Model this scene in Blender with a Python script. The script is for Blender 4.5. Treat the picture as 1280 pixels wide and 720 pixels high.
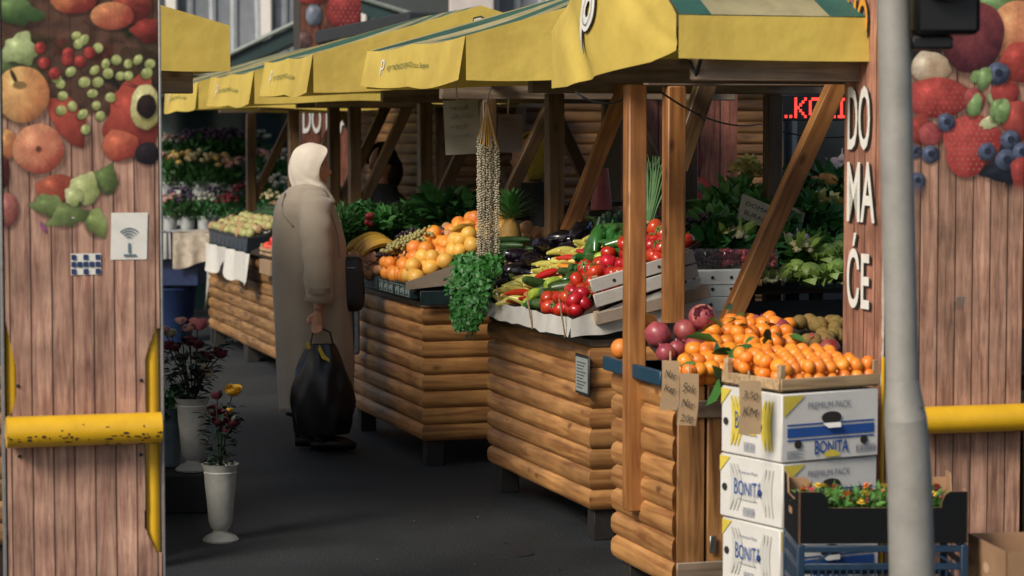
import bpy, math, random
import numpy as np
from mathutils import Vector, Matrix, Euler
random.seed(7); np.random.seed(7)
for o in list(bpy.data.objects): bpy.data.objects.remove(o)
sc = bpy.context.scene
COL = sc.collection
R = math.radians

# ------------------------------------------------------------------ camera
CAMH, F, HOR = 1.65, 3000.0, 173.0
PITCH = math.atan((360-HOR)/F)
cd = bpy.data.cameras.new('camera'); cam = bpy.data.objects.new('camera', cd); COL.objects.link(cam)
cam.location = (0, 0, CAMH); cam.rotation_euler = (math.pi/2-PITCH, 0, 0)
cd.sensor_width = 36; cd.lens = 36*F/1280; cd.clip_start = .1; cd.clip_end = 500
cd.dof.use_dof = True; cd.dof.focus_distance = 10.4; cd.dof.aperture_fstop = 4.0
sc.camera = cam
sc.render.resolution_x, sc.render.resolution_y = 1024, 576

# ------------------------------------------------------------------ light
AR = math.atan(880/F)                     # the aisle runs this far to the left of the view axis
CA, SA = math.cos(AR), math.sin(AR)
SUN_EL, SUN_AZ = R(37), R(40)             # azimuth of the travelling light: from the view axis (away) towards the right
w = bpy.data.worlds.new('World'); sc.world = w; w.use_nodes = True
nt = w.node_tree; nt.nodes.clear()
sky = nt.nodes.new('ShaderNodeTexSky'); sky.sky_type = 'NISHITA'; sky.sun_disc = False
sky.sun_elevation = SUN_EL; sky.sun_rotation = SUN_AZ + math.pi
sky.air_density = 1.0; sky.dust_density = 2.5; sky.ozone_density = 1.0
bg = nt.nodes.new('ShaderNodeBackground'); bg.inputs[1].default_value = .085
wo = nt.nodes.new('ShaderNodeOutputWorld')
nt.links.new(sky.outputs[0], bg.inputs[0]); nt.links.new(bg.outputs[0], wo.inputs[0])
sd = bpy.data.lights.new('sun', 'SUN'); sd.energy = 2.8; sd.angle = R(18); sd.color = (1.0, .93, .84)
so = bpy.data.objects.new('sun', sd); COL.objects.link(so)
tr = Vector((math.sin(SUN_AZ)*math.cos(SUN_EL), math.cos(SUN_AZ)*math.cos(SUN_EL), -math.sin(SUN_EL)))
so.rotation_euler = tr.to_track_quat('-Z', 'Y').to_euler(); so.location = (-6, -4, 9)
vs = sc.view_settings; vs.view_transform = 'Standard'; vs.look = 'None'; vs.gamma = 1; vs.exposure = 0.38
vs.use_curve_mapping = False
sc.render.engine = 'CYCLES'
sc.cycles.max_bounces = 6; sc.cycles.transparent_max_bounces = 8

# ------------------------------------------------------------------ pixel and aisle frames
cp, sp_ = math.cos(PITCH), math.sin(PITCH)
def ray(px, py):
    x, y = (px-640)/F, -(py-360)/F
    return Vector((x, cp + y*sp_, -sp_ + y*cp))
def at_y(px, py, Y):
    d = ray(px, py); return Vector((0, 0, CAMH)) + d*(Y/d.y)
def at_z(px, py, z=0):
    d = ray(px, py); return Vector((0, 0, CAMH)) + d*((z-CAMH)/d.z)
def ab(p): return p.x*CA + p.y*SA, -p.x*SA + p.y*CA          # world -> (a: across to the back, b: along the aisle)
def S(a, b, z=0): return Vector((a*CA - b*SA, a*SA + b*CA, z))
def on_a(px, py, a):                                         # pixel -> point on the upright plane a = const: (b, z)
    d = ray(px, py); t = a/(d.x*CA + d.y*SA); p = d*t
    return -p.x*SA + p.y*CA, CAMH + p.z
def on_b(px, py, b):
    d = ray(px, py); t = b/(-d.x*SA + d.y*CA); p = d*t
    return p.x*CA + p.y*SA, CAMH + p.z
def proj(P):                                                 # world arrays -> pixels
    x, y, z = P[..., 0], P[..., 1], P[..., 2]-CAMH
    dep = y*cp - z*sp_; up = y*sp_ + z*cp
    return 640 + F*x/dep, 360 - F*up/dep

# ------------------------------------------------------------------ materials
def H(h):
    c = [int(h[i:i+2], 16)/255 for i in (0, 2, 4)]
    return tuple(x/12.92 if x <= .04045 else ((x+.055)/1.055)**2.4 for x in c)
MATS = {}
def new_mat(name):
    m = bpy.data.materials.new(name); m.use_nodes = True
    n = m.node_tree; return m, n, n.nodes['Principled BSDF']
def N(n, t, **k):
    o = n.nodes.new(t)
    for a, v in k.items(): setattr(o, a, v)
    return o
def P(name, col, rough=.6, var=.15, scale=20, bump=.0, bscale=None, rand=.0, metal=0, col2=None, spec=.5, sheen=0, sss=0, trans=0, alpha=None, mixk=None, coat=0):
    """plain procedural material: base colour broken up by two octaves of noise, per-object brightness, optional bump"""
    if name in MATS: return MATS[name]
    m, n, b = new_mat(name); L = n.links
    if isinstance(col, str): col = H(col)
    if isinstance(col2, str): col2 = H(col2)
    tc = N(n, 'ShaderNodeTexCoord'); oi = N(n, 'ShaderNodeObjectInfo')
    add = N(n, 'ShaderNodeVectorMath', operation='MULTIPLY_ADD'); add.inputs[1].default_value = (1, 1, 1)
    cmb = N(n, 'ShaderNodeMath', operation='MULTIPLY'); cmb.inputs[1].default_value = 37.0
    L.new(oi.outputs['Random'], cmb.inputs[0]); L.new(tc.outputs['Object'], add.inputs[0]); L.new(cmb.outputs[0], add.inputs[2])
    nz = N(n, 'ShaderNodeTexNoise'); nz.inputs['Scale'].default_value = scale; nz.inputs['Detail'].default_value = 6; nz.inputs['Roughness'].default_value = .65
    L.new(add.outputs[0], nz.inputs['Vector'])
    rp = N(n, 'ShaderNodeValToRGB'); rp.color_ramp.elements[0].position = .3; rp.color_ramp.elements[1].position = .7
    c2 = col2 if col2 else tuple(min(1, x*(1+var)) for x in col)
    c1 = col if col2 else tuple(x*(1-var) for x in col)
    rp.color_ramp.elements[0].color = (*c1, 1); rp.color_ramp.elements[1].color = (*c2, 1)
    L.new(nz.outputs[0], rp.inputs[0])
    hs = N(n, 'ShaderNodeHueSaturation')
    mr = N(n, 'ShaderNodeMapRange'); mr.inputs[3].default_value = 1-rand; mr.inputs[4].default_value = 1+rand
    L.new(oi.outputs['Random'], mr.inputs[0]); L.new(mr.outputs[0], hs.inputs['Value']); L.new(rp.outputs[0], hs.inputs['Color'])
    hue = N(n, 'ShaderNodeMapRange'); hue.inputs[3].default_value = .5-rand*.06; hue.inputs[4].default_value = .5+rand*.06
    fr = N(n, 'ShaderNodeMath', operation='FRACT'); mu = N(n, 'ShaderNodeMath', operation='MULTIPLY'); mu.inputs[1].default_value = 7.3
    L.new(oi.outputs['Random'], mu.inputs[0]); L.new(mu.outputs[0], fr.inputs[0]); L.new(fr.outputs[0], hue.inputs[0]); L.new(hue.outputs[0], hs.inputs['Hue'])
    L.new(hs.outputs[0], b.inputs['Base Color'])
    b.inputs['Metallic'].default_value = metal; b.inputs['Specular IOR Level'].default_value = spec
    rr = N(n, 'ShaderNodeMapRange'); rr.inputs[3].default_value = max(0, rough-.1); rr.inputs[4].default_value = min(1, rough+.1)
    L.new(nz.outputs[0], rr.inputs[0]); L.new(rr.outputs[0], b.inputs['Roughness'])
    if sheen: b.inputs['Sheen Weight'].default_value = sheen
    if coat: b.inputs['Coat Weight'].default_value = coat; b.inputs['Coat Roughness'].default_value = .15
    if sss:
        b.inputs['Subsurface Weight'].default_value = sss; b.inputs['Subsurface Scale'].default_value = .004
    if trans: b.inputs['Transmission Weight'].default_value = trans
    if alpha is not None: b.inputs['Alpha'].default_value = alpha
    if bump:
        n2 = N(n, 'ShaderNodeTexNoise'); n2.inputs['Scale'].default_value = bscale or scale*4; n2.inputs['Detail'].default_value = 4
        L.new(add.outputs[0], n2.inputs['Vector'])
        bp = N(n, 'ShaderNodeBump'); bp.inputs['Strength'].default_value = bump; bp.inputs['Distance'].default_value = .004
        L.new(n2.outputs[0], bp.inputs['Height']); L.new(bp.outputs[0], b.inputs['Normal'])
    MATS[name] = m; return m

def WOOD(name, light, dark, axis=0, grain=18, rough=.5, knots=True, rand=.18):
    """timber with grain along one local axis, knots, weather streaks; every board differs"""
    if name in MATS: return MATS[name]
    m, n, b = new_mat(name); L = n.links
    light, dark = H(light), H(dark)
    tc = N(n, 'ShaderNodeTexCoord'); oi = N(n, 'ShaderNodeObjectInfo')
    mu = N(n, 'ShaderNodeMath', operation='MULTIPLY'); mu.inputs[1].default_value = 53.0
    L.new(oi.outputs['Random'], mu.inputs[0])
    add = N(n, 'ShaderNodeVectorMath', operation='ADD'); L.new(tc.outputs['Object'], add.inputs[0]); L.new(mu.outputs[0], add.inputs[1])
    mp = N(n, 'ShaderNodeMapping'); s = [grain]*3; s[axis] = 1.1; mp.inputs['Scale'].default_value = s
    L.new(add.outputs[0], mp.inputs['Vector'])
    nz = N(n, 'ShaderNodeTexNoise'); nz.inputs['Scale'].default_value = 2.2; nz.inputs['Detail'].default_value = 8; nz.inputs['Distortion'].default_value = .8
    L.new(mp.outputs[0], nz.inputs['Vector'])
    rp = N(n, 'ShaderNodeValToRGB'); rp.color_ramp.elements[0].position = .32; rp.color_ramp.elements[1].position = .62
    rp.color_ramp.elements[0].color = (*dark, 1); rp.color_ramp.elements[1].color = (*light, 1)
    L.new(nz.outputs[0], rp.inputs[0])
    # knots
    mp2 = N(n, 'ShaderNodeMapping'); s2 = [9]*3; s2[axis] = 4.2; mp2.inputs['Scale'].default_value = s2
    L.new(add.outputs[0], mp2.inputs['Vector'])
    vo = N(n, 'ShaderNodeTexVoronoi'); vo.inputs['Scale'].default_value = 1.0; L.new(mp2.outputs[0], vo.inputs['Vector'])
    kr = N(n, 'ShaderNodeValToRGB'); kr.color_ramp.elements[0].position = .04; kr.color_ramp.elements[1].position = .16
    kr.color_ramp.elements[0].color = (.28, .2, .16, 1) if knots else (1, 1, 1, 1); kr.color_ramp.elements[1].color = (1, 1, 1, 1)
    L.new(vo.outputs['Distance'], kr.inputs[0])
    mx = N(n, 'ShaderNodeMixRGB', blend_type='MULTIPLY'); mx.inputs[0].default_value = .85
    L.new(rp.outputs[0], mx.inputs[1]); L.new(kr.outputs[0], mx.inputs[2])
    # broad weathering
    nw = N(n, 'ShaderNodeTexNoise'); nw.inputs['Scale'].default_value = 5; nw.inputs['Detail'].default_value = 5; L.new(add.outputs[0], nw.inputs['Vector'])
    wr = N(n, 'ShaderNodeMapRange'); wr.inputs[1].default_value = .3; wr.inputs[2].default_value = .7; wr.inputs[3].default_value = .68; wr.inputs[4].default_value = 1.12
    L.new(nw.outputs[0], wr.inputs[0])
    hs = N(n, 'ShaderNodeHueSaturation'); mr = N(n, 'ShaderNodeMapRange'); mr.inputs[3].default_value = 1-rand; mr.inputs[4].default_value = 1+rand
    L.new(oi.outputs['Random'], mr.inputs[0])
    vm = N(n, 'ShaderNodeMath', operation='MULTIPLY'); L.new(mr.outputs[0], vm.inputs[0]); L.new(wr.outputs[0], vm.inputs[1])
    L.new(vm.outputs[0], hs.inputs['Value']); L.new(mx.outputs[0], hs.inputs['Color']); L.new(hs.outputs[0], b.inputs['Base Color'])
    b.inputs['Roughness'].default_value = rough
    bp = N(n, 'ShaderNodeBump'); bp.inputs['Strength'].default_value = .35; bp.inputs['Distance'].default_value = .003
    L.new(nz.outputs[0], bp.inputs['Height']); L.new(bp.outputs[0], b.inputs['Normal'])
    MATS[name] = m; return m

# ------------------------------------------------------------------ mesh builder
class MB:
    def __init__(s): s.v = []; s.f = []
    def add(s, vs, fs):
        o = len(s.v); s.v += [tuple(x) for x in vs]; s.f += [tuple(i+o for i in q) for q in fs]; return s
    def box(s, x0, x1, y0, y1, z0, z1, M=None, bev=0):
        if bev:
            b = bev
            vs = []
            for z, k in ((z0, b), (z0+b, 0), (z1-b, 0), (z1, b)):
                X0, X1, Y0, Y1 = x0+k, x1-k, y0+k, y1-k
                c = b if k == 0 else 0
                vs += [(X0+c, Y0, z), (X1-c, Y0, z), (X1, Y0+c, z), (X1, Y1-c, z), (X1-c, Y1, z), (X0+c, Y1, z), (X0, Y1-c, z), (X0, Y0+c, z)]
            fs = [tuple(range(7, -1, -1)), tuple(range(24, 32))]
            for r in range(3):
                for i in range(8): fs.append((r*8+i, r*8+(i+1) % 8, r*8+8+(i+1) % 8, r*8+8+i))
        else:
            vs = [(x, y, z) for z in (z0, z1) for y in (y0, y1) for x in (x0, x1)]
            fs = [(0, 2, 3, 1), (4, 5, 7, 6), (0, 1, 5, 4), (2, 6, 7, 3), (0, 4, 6, 2), (1, 3, 7, 5)]
        if M is not None: vs = [M @ Vector(v) for v in vs]
        return s.add(vs, fs)
    def bar(s, p, q, wx, wy, up=(0, 0, 1), bev=.004):
        """square timber from p to q"""
        p, q = Vector(p), Vector(q); z = (q-p); L_ = z.length; z.normalize()
        x = Vector(up).cross(z)
        if x.length < 1e-3: x = Vector((1, 0, 0))
        x.normalize(); y = z.cross(x)
        M = Matrix((x, y, z)).transposed().to_4x4(); M.translation = p
        return s.box(-wx/2, wx/2, -wy/2, wy/2, 0, L_, M, bev)
    def tube(s, pts, rad, seg=8, cap=True, flat=1.0, up=None):
        pts = [Vector(p) for p in pts]; n = len(pts)
        if not hasattr(rad, '__len__'): rad = [rad]*n
        vs = []; prev = None
        for i, p in enumerate(pts):
            t = (pts[min(i+1, n-1)]-pts[max(i-1, 0)]).normalized()
            if prev is None:
                a = Vector((0, 0, 1)) if abs(t.z) < .9 else Vector((1, 0, 0))
                if up is not None: a = Vector(up)
                x = a.cross(t).normalized()
            else: x = (prev - t*prev.dot(t)).normalized()
            prev = x; y = t.cross(x)
            for k in range(seg):
                an = 2*math.pi*k/seg; vs.append(p + x*math.cos(an)*rad[i] + y*math.sin(an)*rad[i]*flat)
        fs = [(i*seg+k, i*seg+(k+1) % seg, (i+1)*seg+(k+1) % seg, (i+1)*seg+k) for i in range(n-1) for k in range(seg)]
        if cap: fs += [tuple(range(seg-1, -1, -1)), tuple((n-1)*seg+k for k in range(seg))]
        return s.add(vs, fs)
    def loft(s, rings, cap=True):
        n, k = len(rings), len(rings[0]); vs = [p for r in rings for p in r]
        fs = [(i*k+j, i*k+(j+1) % k, (i+1)*k+(j+1) % k, (i+1)*k+j) for i in range(n-1) for j in range(k)]
        if cap: fs += [tuple(range(k-1, -1, -1)), tuple((n-1)*k+j for j in range(k))]
        return s.add(vs, fs)
    def lathe(s, prof, seg=20, c=(0, 0, 0), fn=None, cap=True):
        rings = []
        for r, z in prof:
            ring = []
            for k in range(seg):
                an = 2*math.pi*k/seg; rr = r*(fn(an, z) if fn else 1)
                ring.append((c[0]+rr*math.cos(an), c[1]+rr*math.sin(an), c[2]+z))
            rings.append(ring)
        return s.loft(rings, cap)
    def grid(s, fn, nu, nv, flip=False):
        vs = [fn(i/nu, j/nv) for j in range(nv+1) for i in range(nu+1)]
        w_ = nu+1
        fs = [(j*w_+i, j*w_+i+1, (j+1)*w_+i+1, (j+1)*w_+i) for j in range(nv) for i in range(nu)]
        if flip: fs = [q[::-1] for q in fs]
        return s.add(vs, fs)
    def ball(s, c, r, seg=12, rings=8, fn=None, M=None):
        """ellipsoid; fn(dir) scales the radius"""
        c = Vector(c)
        if not hasattr(r, '__len__'): r = (r, r, r)
        vs = []
        def pt(d):
            k = fn(d) if fn else 1
            p = Vector((d[0]*r[0]*k, d[1]*r[1]*k, d[2]*r[2]*k))
            if M is not None: p = M @ p
            return c + p
        vs.append(pt((0, 0, -1)))
        for j in range(1, rings):
            t = math.pi*j/rings - math.pi/2
            for k in range(seg):
                an = 2*math.pi*k/seg; vs.append(pt((math.cos(t)*math.cos(an), math.cos(t)*math.sin(an), math.sin(t))))
        vs.append(pt((0, 0, 1)))
        fs = [(0, 1+(k+1) % seg, 1+k) for k in range(seg)]
        for j in range(rings-2):
            for k in range(seg): fs.append((1+j*seg+k, 1+j*seg+(k+1) % seg, 1+(j+1)*seg+(k+1) % seg, 1+(j+1)*seg+k))
        o = 1+(rings-2)*seg; e = len(vs)-1
        fs += [(o+k, o+(k+1) % seg, e) for k in range(seg)]
        return s.add(vs, fs)
    def quad(s, a, b, c, d): return s.add([a, b, c, d], [(0, 1, 2, 3)])
    def leaf(s, p, d, nrm, L_, W, bend=.3, fold=.15):
        """a leaf: 6 faces, pointed, folded along the midrib"""
        p, d = Vector(p), Vector(d).normalized(); nrm = Vector(nrm)
        nrm = (nrm - d*nrm.dot(d))
        if nrm.length < 1e-4: nrm = d.orthogonal()
        nrm.normalize(); x = d.cross(nrm)
        vs = []
        for t, wd in ((0, .05), (.3, .85), (.65, .8), (1, 0)):
            m = p + d*L_*t - nrm*bend*L_*t*t
            vs += [m - x*W*.5*wd + nrm*fold*W*wd, m, m + x*W*.5*wd + nrm*fold*W*wd]
        fs = []
        for i in range(3):
            o = i*3; fs += [(o, o+1, o+4, o+3), (o+1, o+2, o+5, o+4)]
        return s.add(vs, fs)
    def mesh(s, name, mat, smooth=True):
        me = bpy.data.meshes.new(name); me.from_pydata(s.v, [], s.f)
        if mat:
            for q in (mat if isinstance(mat, (list, tuple)) else [mat]): me.materials.append(q)
        if smooth and me.polygons:
            me.polygons.foreach_set('use_smooth', [True]*len(me.polygons))
            try: me.set_sharp_from_angle(angle=R(40))
            except Exception: pass
        me.update(); return me
    def build(s, name, mat, parent=None, smooth=True, loc=None, rz=0, kind=None, label=None):
        return link(name, s.mesh(name, mat, smooth), parent, loc, rz, kind, label)
def link(name, me, parent=None, loc=None, rz=0, kind=None, label=None, rot=None, scale=None):
    o = bpy.data.objects.new(name, me); COL.objects.link(o)
    if parent is not None: o.parent = parent
    if loc is not None: o.location = loc
    o.rotation_euler = rot if rot is not None else (0, 0, rz)
    if scale is not None: o.scale = scale if hasattr(scale, '__len__') else (scale,)*3
    if kind: o['kind'] = kind
    if label: o['label'] = label
    return o
def tag(o, label, cat, group=None):
    o['label'] = label; o['category'] = cat
    if group: o['group'] = group
    return o
def T(name, label, cat, loc=(0, 0, 0), rz=0, group=None):
    o = bpy.data.objects.new(name, None); o.empty_display_size = .1; COL.objects.link(o)
    o.location = loc; o.rotation_euler = (0, 0, rz); return tag(o, label, cat, group)
def rnd(a, b): return random.uniform(a, b)
def rrot(): return (rnd(0, 6.28), rnd(0, 6.28), rnd(0, 6.28))
TC = {}
def text_xy(s, shear=0.0, bold=0.0):
    """letters as a flat mesh normalised to the unit square: (points, faces, aspect)"""
    if (s, shear, bold) in TC: return TC[(s, shear, bold)]
    cu = bpy.data.curves.new('lettering', 'FONT'); cu.body = s; cu.resolution_u = 3; cu.shear = shear; cu.offset = bold
    o = bpy.data.objects.new('lettering', cu); COL.objects.link(o)
    me = bpy.data.meshes.new_from_object(o.evaluated_get(bpy.context.evaluated_depsgraph_get()))
    bpy.data.objects.remove(o); bpy.data.curves.remove(cu)
    v = np.array([x.co[:] for x in me.vertices]); f = [tuple(p.vertices) for p in me.polygons]
    bpy.data.meshes.remove(me)
    lo, hi = v.min(0), v.max(0); asp = (hi[0]-lo[0])/(hi[1]-lo[1])
    v = (v-lo)/np.maximum(hi-lo, 1e-6); TC[(s, shear, bold)] = (v, f, asp); return v, f, asp
def write(s, parent, mat, fn, name='lettering', shear=0.0, bold=0.0):
    """letters laid on a surface: fn(u, v) -> point"""
    v, f, asp = text_xy(s, shear, bold); m = MB(); m.add([fn(x[0], x[1]) for x in v], f)
    return m.build(name, mat, parent, smooth=False)
def flat(x0, x1, z0, z1, y): return lambda u, v: (x0+(x1-x0)*u, y, z0+(z1-z0)*v)
# ================================================================== setting
def ASPHALT():
    m, n, b = new_mat('asphalt'); L = n.links
    tc = N(n, 'ShaderNodeTexCoord')
    n1 = N(n, 'ShaderNodeTexNoise'); n1.inputs['Scale'].default_value = 1.3; n1.inputs['Detail'].default_value = 8; n1.inputs['Roughness'].default_value = .7
    n2 = N(n, 'ShaderNodeTexNoise'); n2.inputs['Scale'].default_value = 140; n2.inputs['Detail'].default_value = 3
    vo = N(n, 'ShaderNodeTexVoronoi'); vo.inputs['Scale'].default_value = 95
    for q in (n1, n2, vo): L.new(tc.outputs['Object'], q.inputs['Vector'])
    r1 = N(n, 'ShaderNodeValToRGB'); r1.color_ramp.elements[0].position = .3; r1.color_ramp.elements[1].position = .75
    r1.color_ramp.elements[0].color = (.007, .0095, .0105, 1); r1.color_ramp.elements[1].color = (.022, .027, .029, 1)
    L.new(n1.outputs[0], r1.inputs[0])
    r2 = N(n, 'ShaderNodeValToRGB'); r2.color_ramp.elements[0].position = .42; r2.color_ramp.elements[1].position = .72
    r2.color_ramp.elements[0].color = (.45, .45, .45, 1); r2.color_ramp.elements[1].color = (2.1, 2.1, 2.1, 1)
    L.new(n2.outputs[0], r2.inputs[0])
    mx = N(n, 'ShaderNodeMixRGB', blend_type='MULTIPLY'); mx.inputs[0].default_value = 1
    L.new(r1.outputs[0], mx.inputs[1]); L.new(r2.outputs[0], mx.inputs[2]); L.new(mx.outputs[0], b.inputs['Base Color'])
    rr = N(n, 'ShaderNodeMapRange'); rr.inputs[3].default_value = .55; rr.inputs[4].default_value = .95
    L.new(n1.outputs[0], rr.inputs[0]); L.new(rr.outputs[0], b.inputs['Roughness'])
    bp = N(n, 'ShaderNodeBump'); bp.inputs['Strength'].default_value = .6; bp.inputs['Distance'].default_value = .006
    L.new(vo.outputs['Distance'], bp.inputs['Height']); L.new(bp.outputs[0], b.inputs['Normal'])
    return m
m = MB(); m.quad((-120, -40, 0), (120, -40, 0), (120, 200, 0), (-120, 200, 0))
g = m.build('ground', ASPHALT(), smooth=False); g['kind'] = 'structure'; g['label'] = 'dark worn asphalt of the market aisle'
# patched strip of newer asphalt and litter
def manhole():
    p = at_z(640, 691, .004)
    o = MB().lathe([(.0, .002), (.085, .002), (.088, .001), (.088, -.02)], 28).build('drain_cover', P('worn_iron', '202426', .7, .4, 40, .4), None, loc=(p.x, p.y, .003))
    tag(o, 'round iron cover set flush in the dark asphalt', 'drain cover')
manhole()
mp_ = P('litter_paper', '4c4a45', .8, .3)
for k, (px, py) in enumerate([(516, 652), (595, 647), (632, 678), (553, 615), (700, 712), (470, 700), (592, 706)]):
    p = at_z(px, py, .006); s = rnd(.006, .013)
    mm = MB(); mm.grid(lambda u, v: ((u-.5)*s*2, (v-.5)*s, .004*math.sin(5*u+3*v)+.004), 3, 2)
    tag(mm.build('paper_scrap', mp_, None, loc=(p.x, p.y, .004), rz=rnd(0, 3)), 'tiny pale scrap of paper lying on the dark asphalt', 'litter', 'paper scraps on the asphalt')

# ---- shared materials
M_LOG = WOOD('varnished_log', 'bb8850', '86562c', 0, 16)
M_LOG2 = WOOD('weathered_log', '9a7448', '634322', 0, 16)
M_POST = WOOD('post_timber', 'a5703c', '74441f', 2, 14)
M_POSTD = WOOD('dark_post_timber', '5d4428', '38260f', 2, 14)
M_DARKWOOD = P('carcass', '2a1d12', .8, .3)
M_LEG = P('leg_wood', '1d1a17', .8, .3, 30)
M_YEL = None
def CLOTH(name, c1, c2, stripes=None, axis=0, period=.54, phase=0):
    m, n, b = new_mat(name); L = n.links; c1 = H(c1); c2 = H(c2)
    tc = N(n, 'ShaderNodeTexCoord')
    nz = N(n, 'ShaderNodeTexNoise'); nz.inputs['Scale'].default_value = 3.5; nz.inputs['Detail'].default_value = 7; nz.inputs['Roughness'].default_value = .6
    L.new(tc.outputs['Object'], nz.inputs['Vector'])
    rp = N(n, 'ShaderNodeValToRGB'); rp.color_ramp.elements[0].position = .33; rp.color_ramp.elements[1].position = .6
    rp.color_ramp.elements[0].color = (*c2, 1); rp.color_ramp.elements[1].color = (*c1, 1)
    L.new(nz.outputs[0], rp.inputs[0]); out = rp.outputs[0]
    if stripes:
        sx = N(n, 'ShaderNodeSeparateXYZ'); L.new(tc.outputs['Object'], sx.inputs[0])
        a1 = N(n, 'ShaderNodeMath', operation='ADD'); a1.inputs[1].default_value = phase+50*period; L.new(sx.outputs[axis], a1.inputs[0])
        md = N(n, 'ShaderNodeMath', operation='MODULO'); md.inputs[1].default_value = period; L.new(a1.outputs[0], md.inputs[0])
        gt = N(n, 'ShaderNodeMath', operation='GREATER_THAN'); gt.inputs[1].default_value = period*.5; L.new(md.outputs[0], gt.inputs[0])
        rp2 = N(n, 'ShaderNodeValToRGB'); rp2.color_ramp.elements[0].color = (*H(stripes[0]), 1); rp2.color_ramp.elements[1].color = (*H(stripes[1]), 1)
        rp2.color_ramp.elements[0].position = .3; rp2.color_ramp.elements[1].position = .65
        L.new(nz.outputs[0], rp2.inputs[0])
        mx = N(n, 'ShaderNodeMixRGB'); L.new(gt.outputs[0], mx.inputs[0]); L.new(out, mx.inputs[1]); L.new(rp2.outputs[0], mx.inputs[2]); out = mx.outputs[0]
    L.new(out, b.inputs['Base Color']); b.inputs['Roughness'].default_value = .62
    wv = N(n, 'ShaderNodeTexNoise'); wv.inputs['Scale'].default_value = 9; wv.inputs['Detail'].default_value = 3; L.new(tc.outputs['Object'], wv.inputs['Vector'])
    bp = N(n, 'ShaderNodeBump'); bp.inputs['Strength'].default_value = .35; bp.inputs['Distance'].default_value = .02
    L.new(wv.outputs[0], bp.inputs['Height']); L.new(bp.outputs[0], b.inputs['Normal'])
    # thin canvas lets a little light through
    tl = N(n, 'ShaderNodeBsdfTranslucent'); L.new(out, tl.inputs[0]); ms = N(n, 'ShaderNodeMixShader'); ms.inputs[0].default_value = .25
    L.new(b.outputs[0], ms.inputs[1]); L.new(tl.outputs[0], ms.inputs[2]); L.new(ms.outputs[0], n.nodes['Material Output'].inputs[0])
    return m
M_YEL = CLOTH('yellow_canvas', 'e0c45c', 'cdb052')
M_ROOFB = CLOTH('striped_canvas_along', 'b9ac7c', '8f8560', ('3f6f58', '2c5344'), 1, .36)
M_ROOFA = CLOTH('striped_canvas_across', 'b5ab80', '8f8763', ('3f6f60', '2c5348'), 0, .84, 0)
M_INK = P('green_ink', '3f5a35', .8, .2); M_WHITE = P('white_print', 'd9d6cb', .6, .08); M_DARKINK = P('dark_print', '241f1a', .7, .1)
M_BEAM = WOOD('beam_timber', '847360', '5c4d40', 0, 14); M_BEAMY = WOOD('beam_timber_along', '6b5a49', '4a3c30', 1, 14)

LOGM = {}
def log_mesh(L_, h, mat, bulge=.017, mitre=(1, 1)):
    key = (round(L_, 3), round(h, 3), mat.name, mitre)
    if key in LOGM: return LOGM[key]
    mb = MB(); prof = []
    for i in range(8):
        t = i/7; z = h*(.01+.98*t); d = bulge*(1-abs(2*t-1)**3.6)
        prof.append((-d, z))
    prof += [(.012, h*.99), (.012, h*.01)]
    rings = []
    for sgn, mi in ((-1, mitre[0]), (1, mitre[1])):
        rings.append([(sgn*(L_/2+(max(0, -y) if mi else 0)-(max(y, 0) if mi else 0)), y, z) for y, z in prof])
    mb.loft(rings)
    me = mb.mesh('log', mat); LOGM[key] = me; return me

def counter(root, la, lb, z0, z1, n, mat=None, far=True, skip_end=False, face_b0=None):
    """log-clad counter: aisle face at local x=0, near end at local y=0"""
    mat = mat or M_LOG; h = (z1-z0)/n
    ma = log_mesh(lb, h, mat); me = log_mesh(la, h, mat)
    for i in range(n):
        link('log', ma, root, (0, lb/2, z0+i*h), rot=(0, 0, -math.pi/2))
        if not skip_end: link('log', me, root, (la/2, 0, z0+i*h))
        if far: link('log', me, root, (la/2, lb, z0+i*h), rot=(0, 0, math.pi))
    MB().box(.013, la-.013, .013, lb-.013, z0+.01, z1-.01).build('carcass', M_DARKWOOD, root, smooth=False)
    mb = MB().box(-.01, la+.03, -.01, lb+.01, z1+.002, z1+.03, bev=.004); mb.build('counter_top', M_BEAMY, root)
    for x in (.06, la-.08):
        for y in (.06, lb-.06):
            MB().box(x-.045, x+.045, y-.045, y+.045, 0, z0+.012, bev=.004).build('leg', M_LEG, root)

def post(root, x, y, z0, z1, w_=.075, mat=None, name='post'):
    return MB().box(-w_/2, w_/2, -w_/2, w_/2, 0, z1-z0, bev=.005).build(name, mat or M_POST, root, loc=(x, y, z0))
def brace(root, p, q, w_=.065, mat=None):
    p, q = Vector(p), Vector(q); d = q-p
    mb = MB().bar((0, 0, 0), (0, 0, d.length), w_, w_*.8)
    o = mb.build('brace', mat or M_POST, root, loc=p); o.rotation_euler = d.to_track_quat('Z', 'X').to_euler(); return o

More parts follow.
